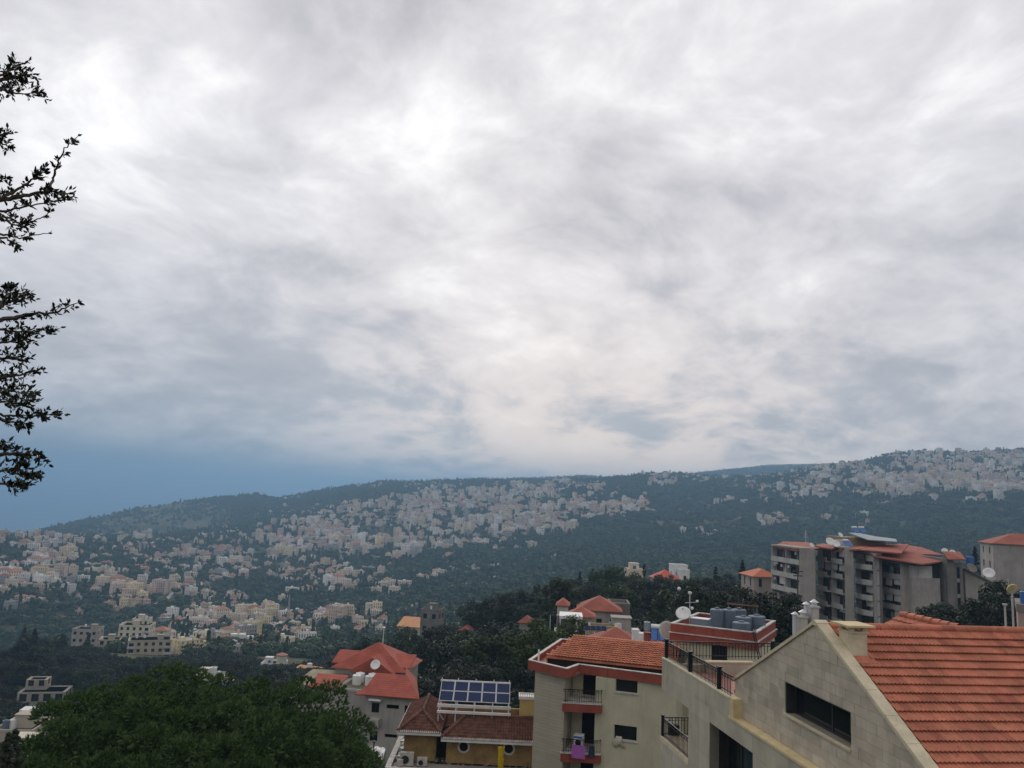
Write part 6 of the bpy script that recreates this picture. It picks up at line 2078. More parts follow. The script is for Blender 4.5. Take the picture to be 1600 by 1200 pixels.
# red roofs directly behind the cream house
f_ = Fr(917, 1002, 92.0, -10.0)
block('red_roof_house', 'red-roofed house with dark solar panels just behind the cream house', 'house', f_, 6.2, 6.0, -24.0, -15.6, M_CONC, 2, 3, 2, 'hip', M_REDSHEET2, 1.7, (0.9, 1.1), over=0.4)
f_ = Fr(962, 1006, 86.0, -10.0)
block('red_roof_house', 'lower red-roofed house with red chimney beside the solar heaters', 'house', f_, 6.5, 5.0, -24.0, -15.0, M_CONC, 2, 3, 2, 'hip', M_REDSHEET2, 1.0, (0.9, 1.1), over=0.4)
p = at(1011, 998, 84.0)
b = MB(); b.box(-0.3, 0.3, -0.3, 0.3, -1.2, 0.55); b.box(-0.36, 0.36, -0.36, 0.36, 0.552, 0.65)
tag(obj('chimney_stack', b.mesh('chimney_stack', M_REDPAINT), None, p), 'square dark red chimney stack beside the solar heaters', 'chimney')
p = at(931, 984, 95.0)
t_ = thing('solar_array', 'row of four dark solar panels on the red roof behind the cream house', 'solar panels', p); ZBASE[t_.name] = 0
for k in range(4):
    b = MB(); x = (k - 1.5) * 0.62
    b.slab((x - 0.28, -0.3, 0), (x + 0.28, -0.3, 0), (x + 0.28, 0.3, 0.4), (x - 0.28, 0.3, 0.4), 0.05); b.build('panel', M_PV, t_)
b = MB(); b.cyl((-1.1, 0.25, -1.4), (-1.1, 0.25, 0.3), 0.03, n=5); b.cyl((1.1, 0.25, -1.4), (1.1, 0.25, 0.3), 0.03, n=5); b.build('stand', M_ALU, t_)
heater('left solar water heater with white drum behind the orange roof', at(1027, 1000, 80.0), -0.15, 2)
heater('right solar water heater with white drum beside tank house', at(1041, 1000, 79.0), -0.15, 2)
tank('small steel tank on white box behind the orange roof', at(1011, 985, 88.0), 0.35, 0.9, M_STEEL, 'tanks behind the orange roof')
p = at(1003, 994, 87.0)
b = MB(); b.box(-1.0, 0.8, -0.5, 0.5, -1.0, 0.35); b.box(-1.05, -0.4, -0.45, 0.45, 0.352, 0.7)
tag(obj('roof_hut', b.mesh('roof_hut', M_WHITE), None, p), 'low white roof hut under the small steel tank', 'hut')
# houses on the ridge line
f_ = Fr(982, 897, 255.0, 4.0)
block('ridge_house', 'cream flat-roofed house on the ridge among cypresses', 'house', f_, 5.0, 6.0, -31.0, -19.9, mat('town_plaster_cream', (0.5, 0.5, 0.5)), 3, 2, 1, 'flat', None, 1, (0.9, 1.2))
f_ = Fr(1026, 900, 235.0, 4.0)
block('ridge_house', 'ridge house with bright red hip roof right of a cypress', 'house', f_, 6.6, 7.0, -30.0, -20.4, M_CONCL, 2, 3, 2, 'hip', mat('bright_red_roof', (0.52, 0.12, 0.075), var=0.1, scale=0.5), 2.4, (0.9, 1.1))
f_ = Fr(1053, 890, 262.0, 4.0)
block('ridge_house', 'white ridge house with tanks behind the bright red roof', 'house', f_, 4.5, 6.0, -31.0, -18.4, M_WHITE, 3, 2, 1, 'flat', None, 1, (0.9, 1.2))
f_ = Fr(1063, 893, 258.0, 4.0)
block('ridge_house', 'lower white annex right of the white ridge house', 'house', f_, 3.0, 5.0, -31.0, -19.6, M_WHITE, 3, 1, 1, 'flat', None, 1, (0.9, 1.2))

# ---- left valley: towers, unfinished house, roofs between the trees
M_BEIGE = mat('beige_block', (0.44, 0.39, 0.29), var=0.14, scale=0.2, streak=0.25)
M_CRM = mat('pale_cream_block', (0.62, 0.57, 0.45), var=0.12, scale=0.2, streak=0.2)
f_ = Fr(197, 1030, 390.0, 22.0)
block('apartment_building', 'long grey-cream flat-roofed apartment building above the big pine', 'building', f_, 19.0, 13.0, -91.0, -73.5, M_BEIGE, 6, 6, 3, 'flat', None, 1, (1.4, 1.5), balc=(0, 5))
f_ = Fr(183, 1003, 425.0, 10.0)
block('apartment_building', 'tall pale cream stepped apartment building behind the long one', 'building', f_, 15.0, 12.0, -93.0, -72.5, M_CRM, 7, 5, 3, 'flat', None, 1, (1.3, 1.5), balc=(4,))
f_ = Fr(205, 985, 432.0, 10.0)
block('apartment_building', 'white penthouse storey above the stepped cream building', 'building', f_, 8.0, 8.0, -80.0, -70.2, M_CRM, 3, 3, 2, 'flat', None, 1, (1.2, 1.5))
f_ = Fr(152, 1016, 400.0, 18.0)
block('apartment_building', 'narrow building with tall pale fins left of the cream towers', 'building', f_, 9.5, 10.0, -90.0, -75.5, M_BEIGE, 5, 3, 2, 'flat', None, 1, (1.6, 1.8))
f_ = Fr(111, 1000, 420.0, 8.0)
block('apartment_building', 'low grey apartment building with cluttered roof among dark trees', 'building', f_, 12.0, 10.0, -92.0, -74.5, M_CONC, 5, 4, 2, 'flat', None, 1, (1.4, 1.4))
f_ = Fr(238, 985, 470.0, 8.0)
block('villa', 'pink-roofed villa right of the cream towers', 'house', f_, 8.0, 8.0, -98.0, -82.0, M_CRM, 3, 3, 2, 'hip', M_TROOF, 2.0, (1.2, 1.4))
f_ = Fr(27, 1085, 262.0, 14.0)
block('unfinished_house', 'unfinished concrete house with gaping openings at left edge', 'house', f_, 13.5, 9.0, -78.0, -66.2, mat('raw_concrete', (0.36, 0.32, 0.25), var=0.2, scale=0.3, streak=0.2), 3, 4, 2, 'flat', None, 1, (2.1, 2.3), glass=M_DARK, parapet=False)
f_ = Fr(40, 1070, 266.0, 14.0)
block('unfinished_storey', 'raw rooftop storey on the unfinished concrete house', 'house', f_, 6.0, 5.0, -66.0, -63.2, mat('raw_concrete', (0.36, 0.32, 0.25)), 1, 2, 1, 'flat', None, 1, (1.6, 1.8), glass=M_DARK, parapet=False)
f_ = Fr(30, 1112, 215.0, 10.0)
t_ = thing('blue_shed', 'blue sheeted shed with white bands below the unfinished house', 'shed', f_.w(0, 0, -72), f_.rz); ZBASE[t_.name] = -72.0
for k in range(3):
    b = MB(); b.box(0.0, 4.6, k * 0.02, 4 + k * 0.02, -64.2 + k * 1.9, -62.8 + k * 1.9); b.build('sheet', M_BLUE, t_)
    b = MB(); b.box(-0.05, 4.65, -0.05 + k * 0.02, 4, -62.798 + k * 1.9, -62.35 + k * 1.9); b.build('band', M_WHITE, t_)
b = MB(); b.box(0.1, 4.5, 0.1, 3.9, -72, -64.22); b.build('base', M_CONC, t_)
f_ = Fr(-14, 1150, 140.0, 6.0)
block('flat_house', 'tan flat-roofed house cut by the left edge', 'house', f_, 6.4, 8.0, -54.0, -41.8, mat('tan_plaster', (0.42, 0.37, 0.29), var=0.15, scale=0.4), 3, 3, 2, 'flat', None, 1, (1.2, 1.3))
f_ = Fr(-14, 1185, 110.0, 6.0)
block('flat_house', 'pale cream rooftop at the bottom left corner', 'house', f_, 5.0, 6.0, -52.0, -36.2, M_CRM, 3, 3, 2, 'flat', None, 1, (1.2, 1.3))
f_ = Fr(303, 1058, 250.0, 6.0)
block('flat_house', 'white and red terraced house behind the pine crown', 'house', f_, 8.5, 7.0, -68.0, -56.6, M_CRM, 3, 4, 2, 'flat', None, 1, (1.2, 1.3), balc=(1, 2))
f_ = Fr(330, 1060, 243.0, 6.0)
block('flat_house', 'cream house with stair tower right of the terraced house', 'house', f_, 6.5, 6.0, -68.0, -57.6, M_BEIGE, 3, 3, 2, 'flat', None, 1, (1.1, 1.3))
f_ = Fr(328, 1046, 247.0, 6.0)
block('stair_tower', 'slim white stair tower between the two valley houses', 'tower', f_, 1.6, 2.0, -62.0, -53.4, M_WHITE, 1, 1, 1, 'flat', None, 1, (0.6, 0.8))
f_ = Fr(408, 1032, 330.0, 4.0)
block('white_house', 'white flat-roofed house with a round pink turret', 'house', f_, 9.0, 8.0, -80.0, -68.5, M_WHITE, 3, 4, 2, 'flat', None, 1, (1.2, 1.3))
p = f_.w(7.6, 2.0, -68.4)
t_ = thing('roof_turret', 'round pink-capped turret on the white valley house', 'turret', p); ZBASE[t_.name] = 0
b = MB(); b.cyl((0, 0, 0), (0, 0, 3.2), 2.0, n=16); b.build('drum', M_CRM, t_)
b = MB(); b.lathe([(2.3, 0), (2.3, 0.25), (0.6, 0.9), (0.001, 0.95)], 16, (0, 0, 3.2)); b.build('cap', M_TROOF, t_)
f_ = Fr(446, 1046, 300.0, -18.0)
block('orange_roof_house', 'grey house with broad orange shed roof left of the woods', 'house', f_, 10.5, 10.0, -80.0, -66.0, M_CONC, 4, 3, 2, 'shed', mat('orange_sheet', (0.55, 0.27, 0.115), var=0.1, scale=0.4), 2.2, (1.3, 1.5), balc=(1,))
tank('white water tank on the orange-roofed valley house', f_.w(5.6, 7.0, -64.2), 0.9, 2.1, M_WHITE, 'white valley tanks')
f_ = Fr(622, 972, 330.0, -10.0)
block('orange_roof_house', 'house with orange roof left of the grey concrete tower', 'house', f_, 9.0, 9.0, -62.0, -51.5, M_CRM, 3, 3, 2, 'shed', mat('orange_sheet', (0.5, 0.25, 0.1)), 2.6, (1.1, 1.3))
f_ = Fr(656, 982, 290.0, -14.0)
block('concrete_tower', 'unfinished grey concrete tower rising from the trees', 'house', f_, 6.5, 7.0, -52.0, -39.4, M_CONCD, 3, 2, 2, 'flat', None, 1, (1.4, 1.8), glass=M_DARK)
for (px, py, Y, lab) in ((719, 972, 225.0, 'small red roof peeking from the woods left of centre'), (812, 958, 190.0, 'tiny red roof corner among dark trees')):
    f_ = Fr(px, py + 8, Y, -12.0)
    g0 = f_.o.z - 1.6
    block('red_roof_house', lab, 'house', f_, 2.6, 4.0, g0 - 4, g0 + 0.6, M_CONC, 1, 1, 1, 'hip', M_REDSHEET2, 1.4, (0.7, 0.8))
f_ = Fr(365, 1002, 480.0, 4.0)
for k in range(3):
    tank(['left', 'middle', 'right'][k] + ' of three white silo tanks in the valley', f_.w(k * 4.6, 0, f_.o.z - 1), 2.1, 5.5 - (k == 2), M_WHITE, 'three white silos in the valley', lid=False)
p = at(1061, 920, 150.0)
t_ = thing('street_lamp', 'street lamp with white globe before the dark trees', 'lamp', (p.x, p.y, p.z - 6.0)); ZBASE[t_.name] = 0
b = MB(); b.cyl((0, 0, 0), (0, 0, 5.8), 0.06, n=6); b.cyl((0, 0, 5.7), (0.8, 0, 5.9), 0.04, n=5); b.build('post', M_STEEL, t_)
b = MB(); b.lathe([(0.001, -0.36), (0.25, -0.25), (0.36, 0), (0.25, 0.25), (0.001, 0.36)], 12, (0, 0, 6.0)); b.build('globe', M_WHITE, t_, smooth=True)
# skyline mast and pylons
for (px, py, hgt, lab) in ((1158, 718, 46.0, 'thin lattice mast on the far blue ridge'), (665, 862, 26.0, 'slim steel pylon standing on the wooded slope'), (449, 975, 26.0, 'pale steel pylon in the valley woods')):
    g = on_ground(px, py, 700.0, 4200.0)
    if g is None:
        continue
    t_ = thing('lattice_mast', lab, 'mast', g); ZBASE[t_.name] = 0
    b = MB()
    for (sx, sy) in ((-1, -1), (1, -1), (1, 1), (-1, 1)):
        b.cyl((sx * hgt * 0.045, sy * hgt * 0.045, 0), (sx * 0.3, sy * 0.3, hgt), 0.28, 0.16, n=4)
    for k in range(8):
        z = hgt * k / 8
        s = hgt * 0.045 * (1 - k / 8) + 0.3
        b.cyl((-s, -s, z), (s * 0.85, -s * 0.85, z + hgt / 8), 0.12, n=3); b.cyl((s, -s, z), (-s * 0.85, -s * 0.85, z + hgt / 8), 0.12, n=3)
    b.build('lattice', M_CONC, t_)

# white sheet and dark post in the yard between pine and villa
p = at(588, 1200, 70.0)
b = MB()
vs, fs = [], []
for i in range(6):
    for j in range(6):
        vs.append((-0.6 + 1.2 * i / 5, -0.8 + 1.6 * j / 5, 1.5 + 0.10 * math.sin(i * 2.1 + j) - 0.35 * (j == 0) - 0.25 * abs(i - 2.5) / 2.5))
for i in range(5):
    for j in range(5):
        a = i * 6 + j
        fs.append((a, a + 6, a + 7, a + 1))
t_ = thing('yard_canopy', 'crumpled white sheet canopy in the yard between pine and villa', 'canopy', p); ZBASE[t_.name] = 0
b.add(vs, fs); b.build('sheet', M_WHITE, t_)
b = MB()
for (sx, sy) in ((-0.55, -0.7), (0.55, -0.7), (0.55, 0.7), (-0.55, 0.7)):
    b.cyl((sx, sy, -3.0), (sx, sy, 1.4), 0.035, n=5)
b.build('posts', M_STEEL, t_)
p = at(582, 1200, 66.0)
t_ = thing('yard_post', 'thin dark post standing beside the white sheet canopy', 'post', (p.x, p.y, p.z - 3.0)); ZBASE[t_.name] = 0
b = MB(); b.cyl((0, 0, 0), (0, 0, 4.9), 0.05, n=6); b.build('shaft', M_IRON, t_)
b = MB(); b.box(-0.12, 0.12, -0.05, 0.05, 4.9, 5.0); b.build('cap', M_IRON, t_)

# ------------------------------------------------------------------ trees one can tell apart
def crown_mesh(seed, shape, material, n_cl, per, size):
    r = random.Random(seed)
    vs, fs = [], []
    for k in range(n_cl):
        q = rvec(r)
        q = q.normalized() * (q.length ** 0.4)
        if shape == 'round':
            c = Vector((q.x * 3.6, q.y * 3.6, 5.2 + q.z * 3.0)); cr = r.uniform(0.9, 1.5)
        elif shape == 'tall':
            c = Vector((q.x * 2.9, q.y * 2.9, 6.4 + q.z * 4.4)); cr = r.uniform(0.8, 1.3)
        elif shape == 'bush':
            c = Vector((q.x * 3.2, q.y * 3.2, 2.3 + q.z * 2.2)); cr = r.uniform(0.8, 1.3)
        elif shape == 'cone':
            h = r.uniform(0, 1) ** 1.2
            rr = 2.5 * (1 - h) + 0.1
            c = Vector((q.x * rr, q.y * rr, 1.4 + h * 10.2)); cr = 0.35 + 0.55 * (1 - h)
        else:   # cypress
            h = r.uniform(0, 1)
            rr = 0.75 * math.sin(math.pi * min(1, 0.15 + h * 0.85)) ** 0.6
            c = Vector((q.x * rr, q.y * rr, 0.6 + h * 9.5)); cr = 0.4
        for j in range(per):
            d = rvec(r)
            d = d.normalized() * (d.length ** 0.5)
            p = c + Vector((d.x, d.y, d.z * 0.75)) * cr
            leaf_card(vs, fs, p, d + Vector((0, 0, 0.5)) + rvec(r) * 0.5, r.uniform(0.6, 1.2) * size, r, 0.6)
    me = bpy.data.meshes.new('crown')
    me.from_pydata([tuple(v) for v in vs], [], fs)
    me.materials.append(material)
    return me


def trunk_mesh(seed, h, r0):
    r = random.Random(seed)
    b = MB()
    pts = [Vector((0, 0, -1.5)), Vector((r.uniform(-0.1, 0.1), r.uniform(-0.1, 0.1), h * 0.4)), Vector((r.uniform(-0.3, 0.3), r.uniform(-0.3, 0.3), h))]
    b.tube(pts, [r0, r0 * 0.8, r0 * 0.4], 7)
    for k in range(4):
        a = r.uniform(0, 6.28)
        s = pts[1].lerp(pts[2], r.uniform(0.1, 0.8))
        b.tube([s, s + Vector((math.cos(a) * 1.2, math.sin(a) * 1.2, 1.0)), s + Vector((math.cos(a) * 2.2, math.sin(a) * 2.2, 2.4))], [r0 * 0.4, r0 * 0.28, r0 * 0.1], 5)
    return b.mesh('trunk', M_BARK)


TREES = {
    'oak': [(crown_mesh(500 + i, 'round', [LEAF_DARK, LEAF_MID, LEAF_DARK][i], 34, 70, 0.30), trunk_mesh(520 + i, 5.0, 0.28)) for i in range(3)],
    'tall': [(crown_mesh(510 + i, 'tall', LEAF_DARK, 36, 70, 0.30), trunk_mesh(530 + i, 6.5, 0.28)) for i in range(2)],
    'olive': [(crown_mesh(540 + i, 'round', LEAF_GREY, 30, 70, 0.26), trunk_mesh(545 + i, 4.6, 0.22)) for i in range(2)],
    'green': [(crown_mesh(550, 'bush', LEAF_GREEN, 26, 80, 0.26), trunk_mesh(551, 2.0, 0.16))],
    'bush': [(crown_mesh(555, 'bush', LEAF_DARK, 26, 80, 0.28), trunk_mesh(556, 2.0, 0.16))],
    'conifer': [(crown_mesh(560, 'cone', LEAF_DARK, 60, 34, 0.28), trunk_mesh(561, 9.0, 0.2))],
    'cypress': [(crown_mesh(565, 'cypress', LEAF_DARK, 46, 40, 0.22), trunk_mesh(566, 7.0, 0.12))],
}
TNAME = {'oak': 'oak_tree', 'tall': 'evergreen_tree', 'olive': 'olive_tree', 'green': 'leafy_shrub', 'bush': 'shrub', 'conifer': 'conifer', 'cypress': 'cypress_tree'}


def plant(kind_, p, s, rz, label, group, var=0, sz=None):
    cm, tm = TREES[kind_][var % len(TREES[kind_])]
    t_ = thing(TNAME[kind_], label, 'tree' if kind_ not in ('green', 'bush') else 'shrub', p, rz, group)
    t_.scale = (s, s, sz or s)
    obj('trunk', tm, t_)
    obj('crown', cm, t_)
    return t_


SKYL = [(-60, 975), (0, 972), (100, 980), (130, 1004), (185, 1030), (256, 1030), (290, 1028), (370, 1026), (410, 1034), (450, 1044), (500, 1034), (530, 1012), (560, 990), (620, 985), (660, 972), (700, 948), (760, 936), (800, 924), (830, 914), (880, 898), (940, 895),
        (980, 899), (1020, 902), (1080, 896), (1120, 888), (1150, 892), (1180, 922), (1205, 935), (1240, 950), (1300, 985), (1480, 985), (1500, 950), (1540, 905), (1575, 895), (1640, 890)]
SKX, SKY_ = [a for a, b in SKYL], [b for a, b in SKYL]
CLEAR = [(868, 990, 922, 1002, 138), (1174, 1210, 880, 925, 190), (1200, 1500, 825, 950, 168), (1490, 1560, 870, 935, 165), (110, 258, 958, 1010, 430), (22, 96, 1052, 1086, 265), (28, 58, 1086, 1108, 215), (296, 372, 1036, 1056, 250), (404, 498, 998, 1040, 330),
         (618, 700, 938, 972, 330), (478, 684, 1008, 1180, 100), (974, 1080, 876, 892, 262), (712, 730, 962, 976, 225), (804, 822, 950, 962, 190), (1540, 1600, 820, 880, 200), (0, 34, 1104, 1200, 140), (910, 1050, 970, 1004, 95), (600, 840, 1060, 1200, 62), (1240, 1285, 930, 990, 45)]


def tree_ok(x, y, z, h, rad):
    px, py = project(x, y, z)
    tx, ty = project(x, y, z + h)
    R_ = math.hypot(x, y)
    pr = rad / R_ * FPX
    if ty < np.interp(tx, SKX, SKY_) - 3:
        return False
    for (x0, x1, y0, y1, rmax) in CLEAR:
        if y < rmax and tx + pr > x0 and tx - pr < x1 and ty < y1 and py > y0:
            return False
    return True


for (px, Y, rad) in ((590, 100, 9), (560, 104, 8), (1300, 172, 12), (1350, 170, 12), (1400, 168, 12), (1450, 166, 12), (1500, 168, 12), (1540, 170, 10), (1250, 174, 9), (880, 112, 4), (720, 61, 7), (930, 60, 8)):
    q = at(px, 900, Y)
    occupy(q.x, q.y, rad)
mr = random.Random(63)
planted = 0
PLANTED = []
SHORT = {0: 'on the left slope', 1: 'on the wooded ridge', 2: 'on the hill crest', 3: 'by the grey block'}
shrubs = bpy.data.collections.new('shrubs')
for i in range(3):
    shrubs.objects.link(bpy.data.objects.new('shrub', crown_mesh(600 + i, 'bush', LEAF_DARK, 12, 26, 0.55)))
PLACES = {0: ('on the dark slope above the left valley', 'trees on the left slope'), 1: ('on the wooded ridge behind the red roofs', 'trees of the wooded ridge'), 2: ('on the hill crest right of centre', 'trees of the ridge crest'), 3: ('around the grey apartment block', 'trees round the grey block')}
ADJ = {'oak': 'rounded dark evergreen oak', 'tall': 'tall dense dark evergreen tree', 'olive': 'grey-green olive tree', 'bush': 'low dark rounded shrub', 'green': 'bright green leafy shrub', 'conifer': 'dark conical conifer'}
for attempt in range(14000):
    zone = mr.choices((0, 1, 2, 3), (44, 40, 18, 10))[0]
    if zone == 0:
        px, r_ = mr.uniform(-60, 400), mr.uniform(190, 430)
    elif zone == 1:
        px, r_ = mr.uniform(370, 880), mr.uniform(105, 285)
    elif zone == 2:
        px, r_ = mr.uniform(860, 1230), mr.uniform(130, 285)
    else:
        px, r_ = mr.uniform(1170, 1640), mr.uniform(120, 240)
    if planted >= 330:
        break
    d = ray(px, 900)
    a = math.atan2(d.x, d.y)
    x, y = r_ * math.sin(a), r_ * math.cos(a)
    z = ground_z(x, y)
    k = mr.choices(('oak', 'tall', 'olive', 'bush', 'conifer'), (5, 3, 2.2, 0.6, 0.5))[0]
    s = mr.uniform(0.75, 1.25)
    H_ = {'oak': 8.6, 'tall': 11.2, 'olive': 8.4, 'bush': 5.0, 'conifer': 11.8}[k] * s
    W_ = {'oak': 4.6, 'tall': 3.8, 'olive': 4.4, 'bush': 4.0, 'conifer': 2.4}[k] * s
    ok = tree_ok(x, y, z, H_, W_)
    if not ok:
        k, s = 'bush', mr.uniform(0.5, 0.9)
        H_, W_ = 5.0 * s, 4.0 * s
        if mr.random() < 0.5 or not tree_ok(x, y, z, H_, W_):
            continue
    if not clear_of(x, y, W_ * 0.52):
        continue
    occupy(x, y, W_ * 0.52)
    pl, gr = PLACES[zone]
    o_ = plant(k, (x, y, z), s, mr.uniform(0, 6.28), '%s %s' % (ADJ[k], pl), gr, mr.randrange(6))
    PLANTED.append((o_, k, zone, r_, px))
    planted += 1
upts, uscs = [], []
for (x, y, z) in UNDER:
    if clear_of(x, y, 0.6) or mr.random() < 0.0:
        s = mr.uniform(0.28, 0.62)
        if tree_ok(x, y, z, 3.0 * s, 2.5 * s):
            upts.append((x, y, z - 0.2)); uscs.append(s)
uo = kind(instancer('undergrowth', upts, uscs, shrubs), 'stuff')
uo['label'] = 'dense dark undergrowth covering the near slopes between the trees'
# every planted tree gets its own place in the label
rows = {}
for e in PLANTED:
    rows.setdefault((e[1], e[2]), []).append(e)
for (k, zone), lst in rows.items():
    lst.sort(key=lambda e: e[3])
    n_ = len(lst)
    third = [lst[:(n_ + 2) // 3], lst[(n_ + 2) // 3:(2 * n_ + 2) // 3], lst[(2 * n_ + 2) // 3:]]
    for nm, grp in zip(('front rank', 'middle rank', 'rear rank'), third):
        grp.sort(key=lambda e: e[4])
        for i, e in enumerate(grp):
            e[0]['label'] = '%s %s, %s from left of its %s' % (ADJ[k], SHORT[zone], ORD[min(i, 28)], nm)
# single trees the photograph shows apart
for (px, py_top, py_base, Y, k, lab) in [(1160, 874, 925, 205.0, 'conifer', 'tall pointed conifer standing above the trees left of the grey block'), (1006, 880, 915, 240.0, 'cypress', 'slim black cypress between the ridge houses'), (1525, 853, 905, 215.0, 'conifer', 'pointed conifer behind the slanting rear roof'),
                                         (925, 887, 930, 250.0, 'cypress', 'narrow cypress at the left of the ridge crest'), (938, 890, 930, 245.0, 'cypress', 'second narrow cypress on the ridge crest'), (1118, 884, 930, 235.0, 'cypress', 'cypress spire right of the white ridge house'),
                                         (905, 892, 930, 250.0, 'conifer', 'broad conifer at the left end of the ridge crest')]:
    b0, t0 = at(px, py_base, Y), at(px, py_top, Y)
    hh = (t0.z - b0.z) / {'conifer': 12.0, 'cypress': 10.4}[k]
    plant(k, b0, hh, 0.7, lab, 'single conifers')
for (px, py, Y, k, s, lab) in [(945, 915, 228.0, 'green', 1.5, 'bright green grassy shrub on the hill crest'), (965, 912, 232.0, 'green', 1.35, 'second bright green shrub on the hill crest'), (985, 918, 226.0, 'green', 1.2, 'third bright green shrub below the cream ridge house'),
                               (850, 1012, 100.0, 'green', 0.95, 'green shrub left of the white veranda house'), (838, 1020, 92.0, 'green', 0.8, 'smaller green shrub beside the orange tiled roof'), (895, 985, 104.0, 'green', 0.55, 'leafy shrub below the white veranda'),
                               (690, 1040, 140.0, 'green', 0.45, 'pale green banana-like shrub amid the dark wood'), (1500, 985, 120.0, 'bush', 1.3, 'dark bush before the stair tower'), (1470, 985, 118.0, 'bush', 1.1, 'dark bush left of the stair tower foot'), (1545, 975, 110.0, 'oak', 0.9, 'dark oak at the right behind the tiled roof'),
                               (1570, 960, 118.0, 'oak', 1.0, 'dark oak beside the floodlight pole'), (1225, 980, 95.0, 'oak', 0.85, 'dark oak behind the chimney flues'), (1200, 975, 100.0, 'oak', 0.8, 'dark oak behind the tank house'),
                               (1090, 960, 105.0, 'oak', 0.75, 'dark oak above the tank house dishes'), (1150, 965, 110.0, 'oak', 0.9, 'dark oak behind the grey water tanks')]:
    p = at(px, py, Y)
    plant(k, (p.x, p.y, p.z - (1.5 * s if k in ('green', 'bush') else 4.0 * s)), s, Y * 0.37, lab, 'shrubs and trees near the houses')

# ------------------------------------------------------------------ big umbrella pine, bottom left
PC = at(288, 1110, 46.0)
pg = -27.0
pine = thing('umbrella_pine', 'big umbrella pine with broad dark green crown at bottom left', 'tree', (PC.x, PC.y, pg))
pr_ = random.Random(91)
vs, fs = [], []


def pine_top(x, y):
    zt = float(np.interp(x, [-10.4, -8.7, -5.4, -2.1, 0, 1.6, 4.9, 6.8, 8.2, 9.7, 10.6], [-14.8, -13.2, -11.5, -10.1, -10.35, -10.9, -10.9, -11.1, -11.7, -13.0, -14.4]))
    return zt - 2.6 * abs(y / 8.6) ** 2.2 + 0.6 * mnoise.noise(Vector((x * 0.5, y * 0.5, 2.0)))


lobes, tops = [], []
for k in range(9000):
    x, y = pr_.uniform(-9.0, 10.2), pr_.uniform(-8.6, 8.6)
    if math.hypot((x - 0.6) / 9.6, y / 8.6) > 0.98:
        continue
    if any((x - q[0]) ** 2 + (y - q[1]) ** 2 < 1.5 ** 2 for q in tops):
        continue
    tops.append((x, y))
    R_ = pr_.choice((0.75, 0.9, 1.1, 1.4))
    z = pine_top(x, y) - R_ * 0.7 + pr_.uniform(-1.0, 0.45)
    lobes.append((Vector((x, y, z)), R_))
    for q in range(2):
        if math.hypot(x / 9.9, y / 8.6) > 0.55 or y < -3:
            lobes.append((Vector((x + pr_.uniform(-0.8, 0.8), y + pr_.uniform(-0.8, 0.8), max(z - 1.3 * (q + 1) - pr_.uniform(0, 0.6), -16.0 - 2.4 * (x > -1)))), R_ * pr_.uniform(0.8, 1.1)))
for k in range(380):
    x, y = pr_.uniform(-8.6, 9.9), pr_.uniform(-8.2, 8.2)
    if math.hypot((x - 0.3) / 9.6, y / 8.3) < 0.97:
        lobes.append((Vector((x, y, max(pine_top(x, y) - 2.2 - pr_.uniform(0, 2.5), -16.0 - 2.4 * (x > -1)))), pr_.uniform(1.0, 1.5)))
for c, R_ in lobes:
    for k in range(int(165 * R_)):
        d = rvec(pr_).normalized()
        if d.z < -0.1 and pr_.random() < 0.75:
            continue
        p = c + Vector((d.x * R_, d.y * R_, d.z * R_ * 0.7)) * pr_.uniform(0.72, 1.06)
        ax = (d + rvec(pr_) * 0.5 + Vector((0, 0, 0.45))).normalized()
        for q in range(6):
            e = (ax + rvec(pr_) * 0.75).normalized()
            s = e.orthogonal().normalized() * 0.045
            L = pr_.uniform(0.16, 0.32)
            i0 = len(vs)
            vs.extend([p - s, p + s, p + e * L])
            fs.append((i0, i0 + 1, i0 + 2))
me = bpy.data.meshes.new('crown')
me.from_pydata([(v.x, v.y, v.z - pg) for v in vs], [], fs)
me.materials.append(LEAF_PINE)
obj('crown', me, pine)
b = MB()
b.tube([(-3.0, 0, pg - 1), (-3.2, 0.2, -21), (-3.6, 0.1, -18.0)], [0.5, 0.42, 0.36], 10)
b.build('trunk', M_BARK, pine)
for k in range(16):
    a = k * 0.39 + pr_.uniform(-0.1, 0.1)
    ex, ey = math.cos(a) * pr_.uniform(5, 8.5), math.sin(a) * pr_.uniform(4, 7)
    b = MB(); b.tube([(-3.5, 0.1, -18.6 + 0.05 * k), (-3.5 + ex * 0.35, ey * 0.35, -17.0), (-2.0 + ex * 0.75, ey * 0.75, -15.8), (-0.5 + ex, ey, -14.6)], [0.22, 0.16, 0.10, 0.04], 6)
    b.build('limb', M_BARK, pine)

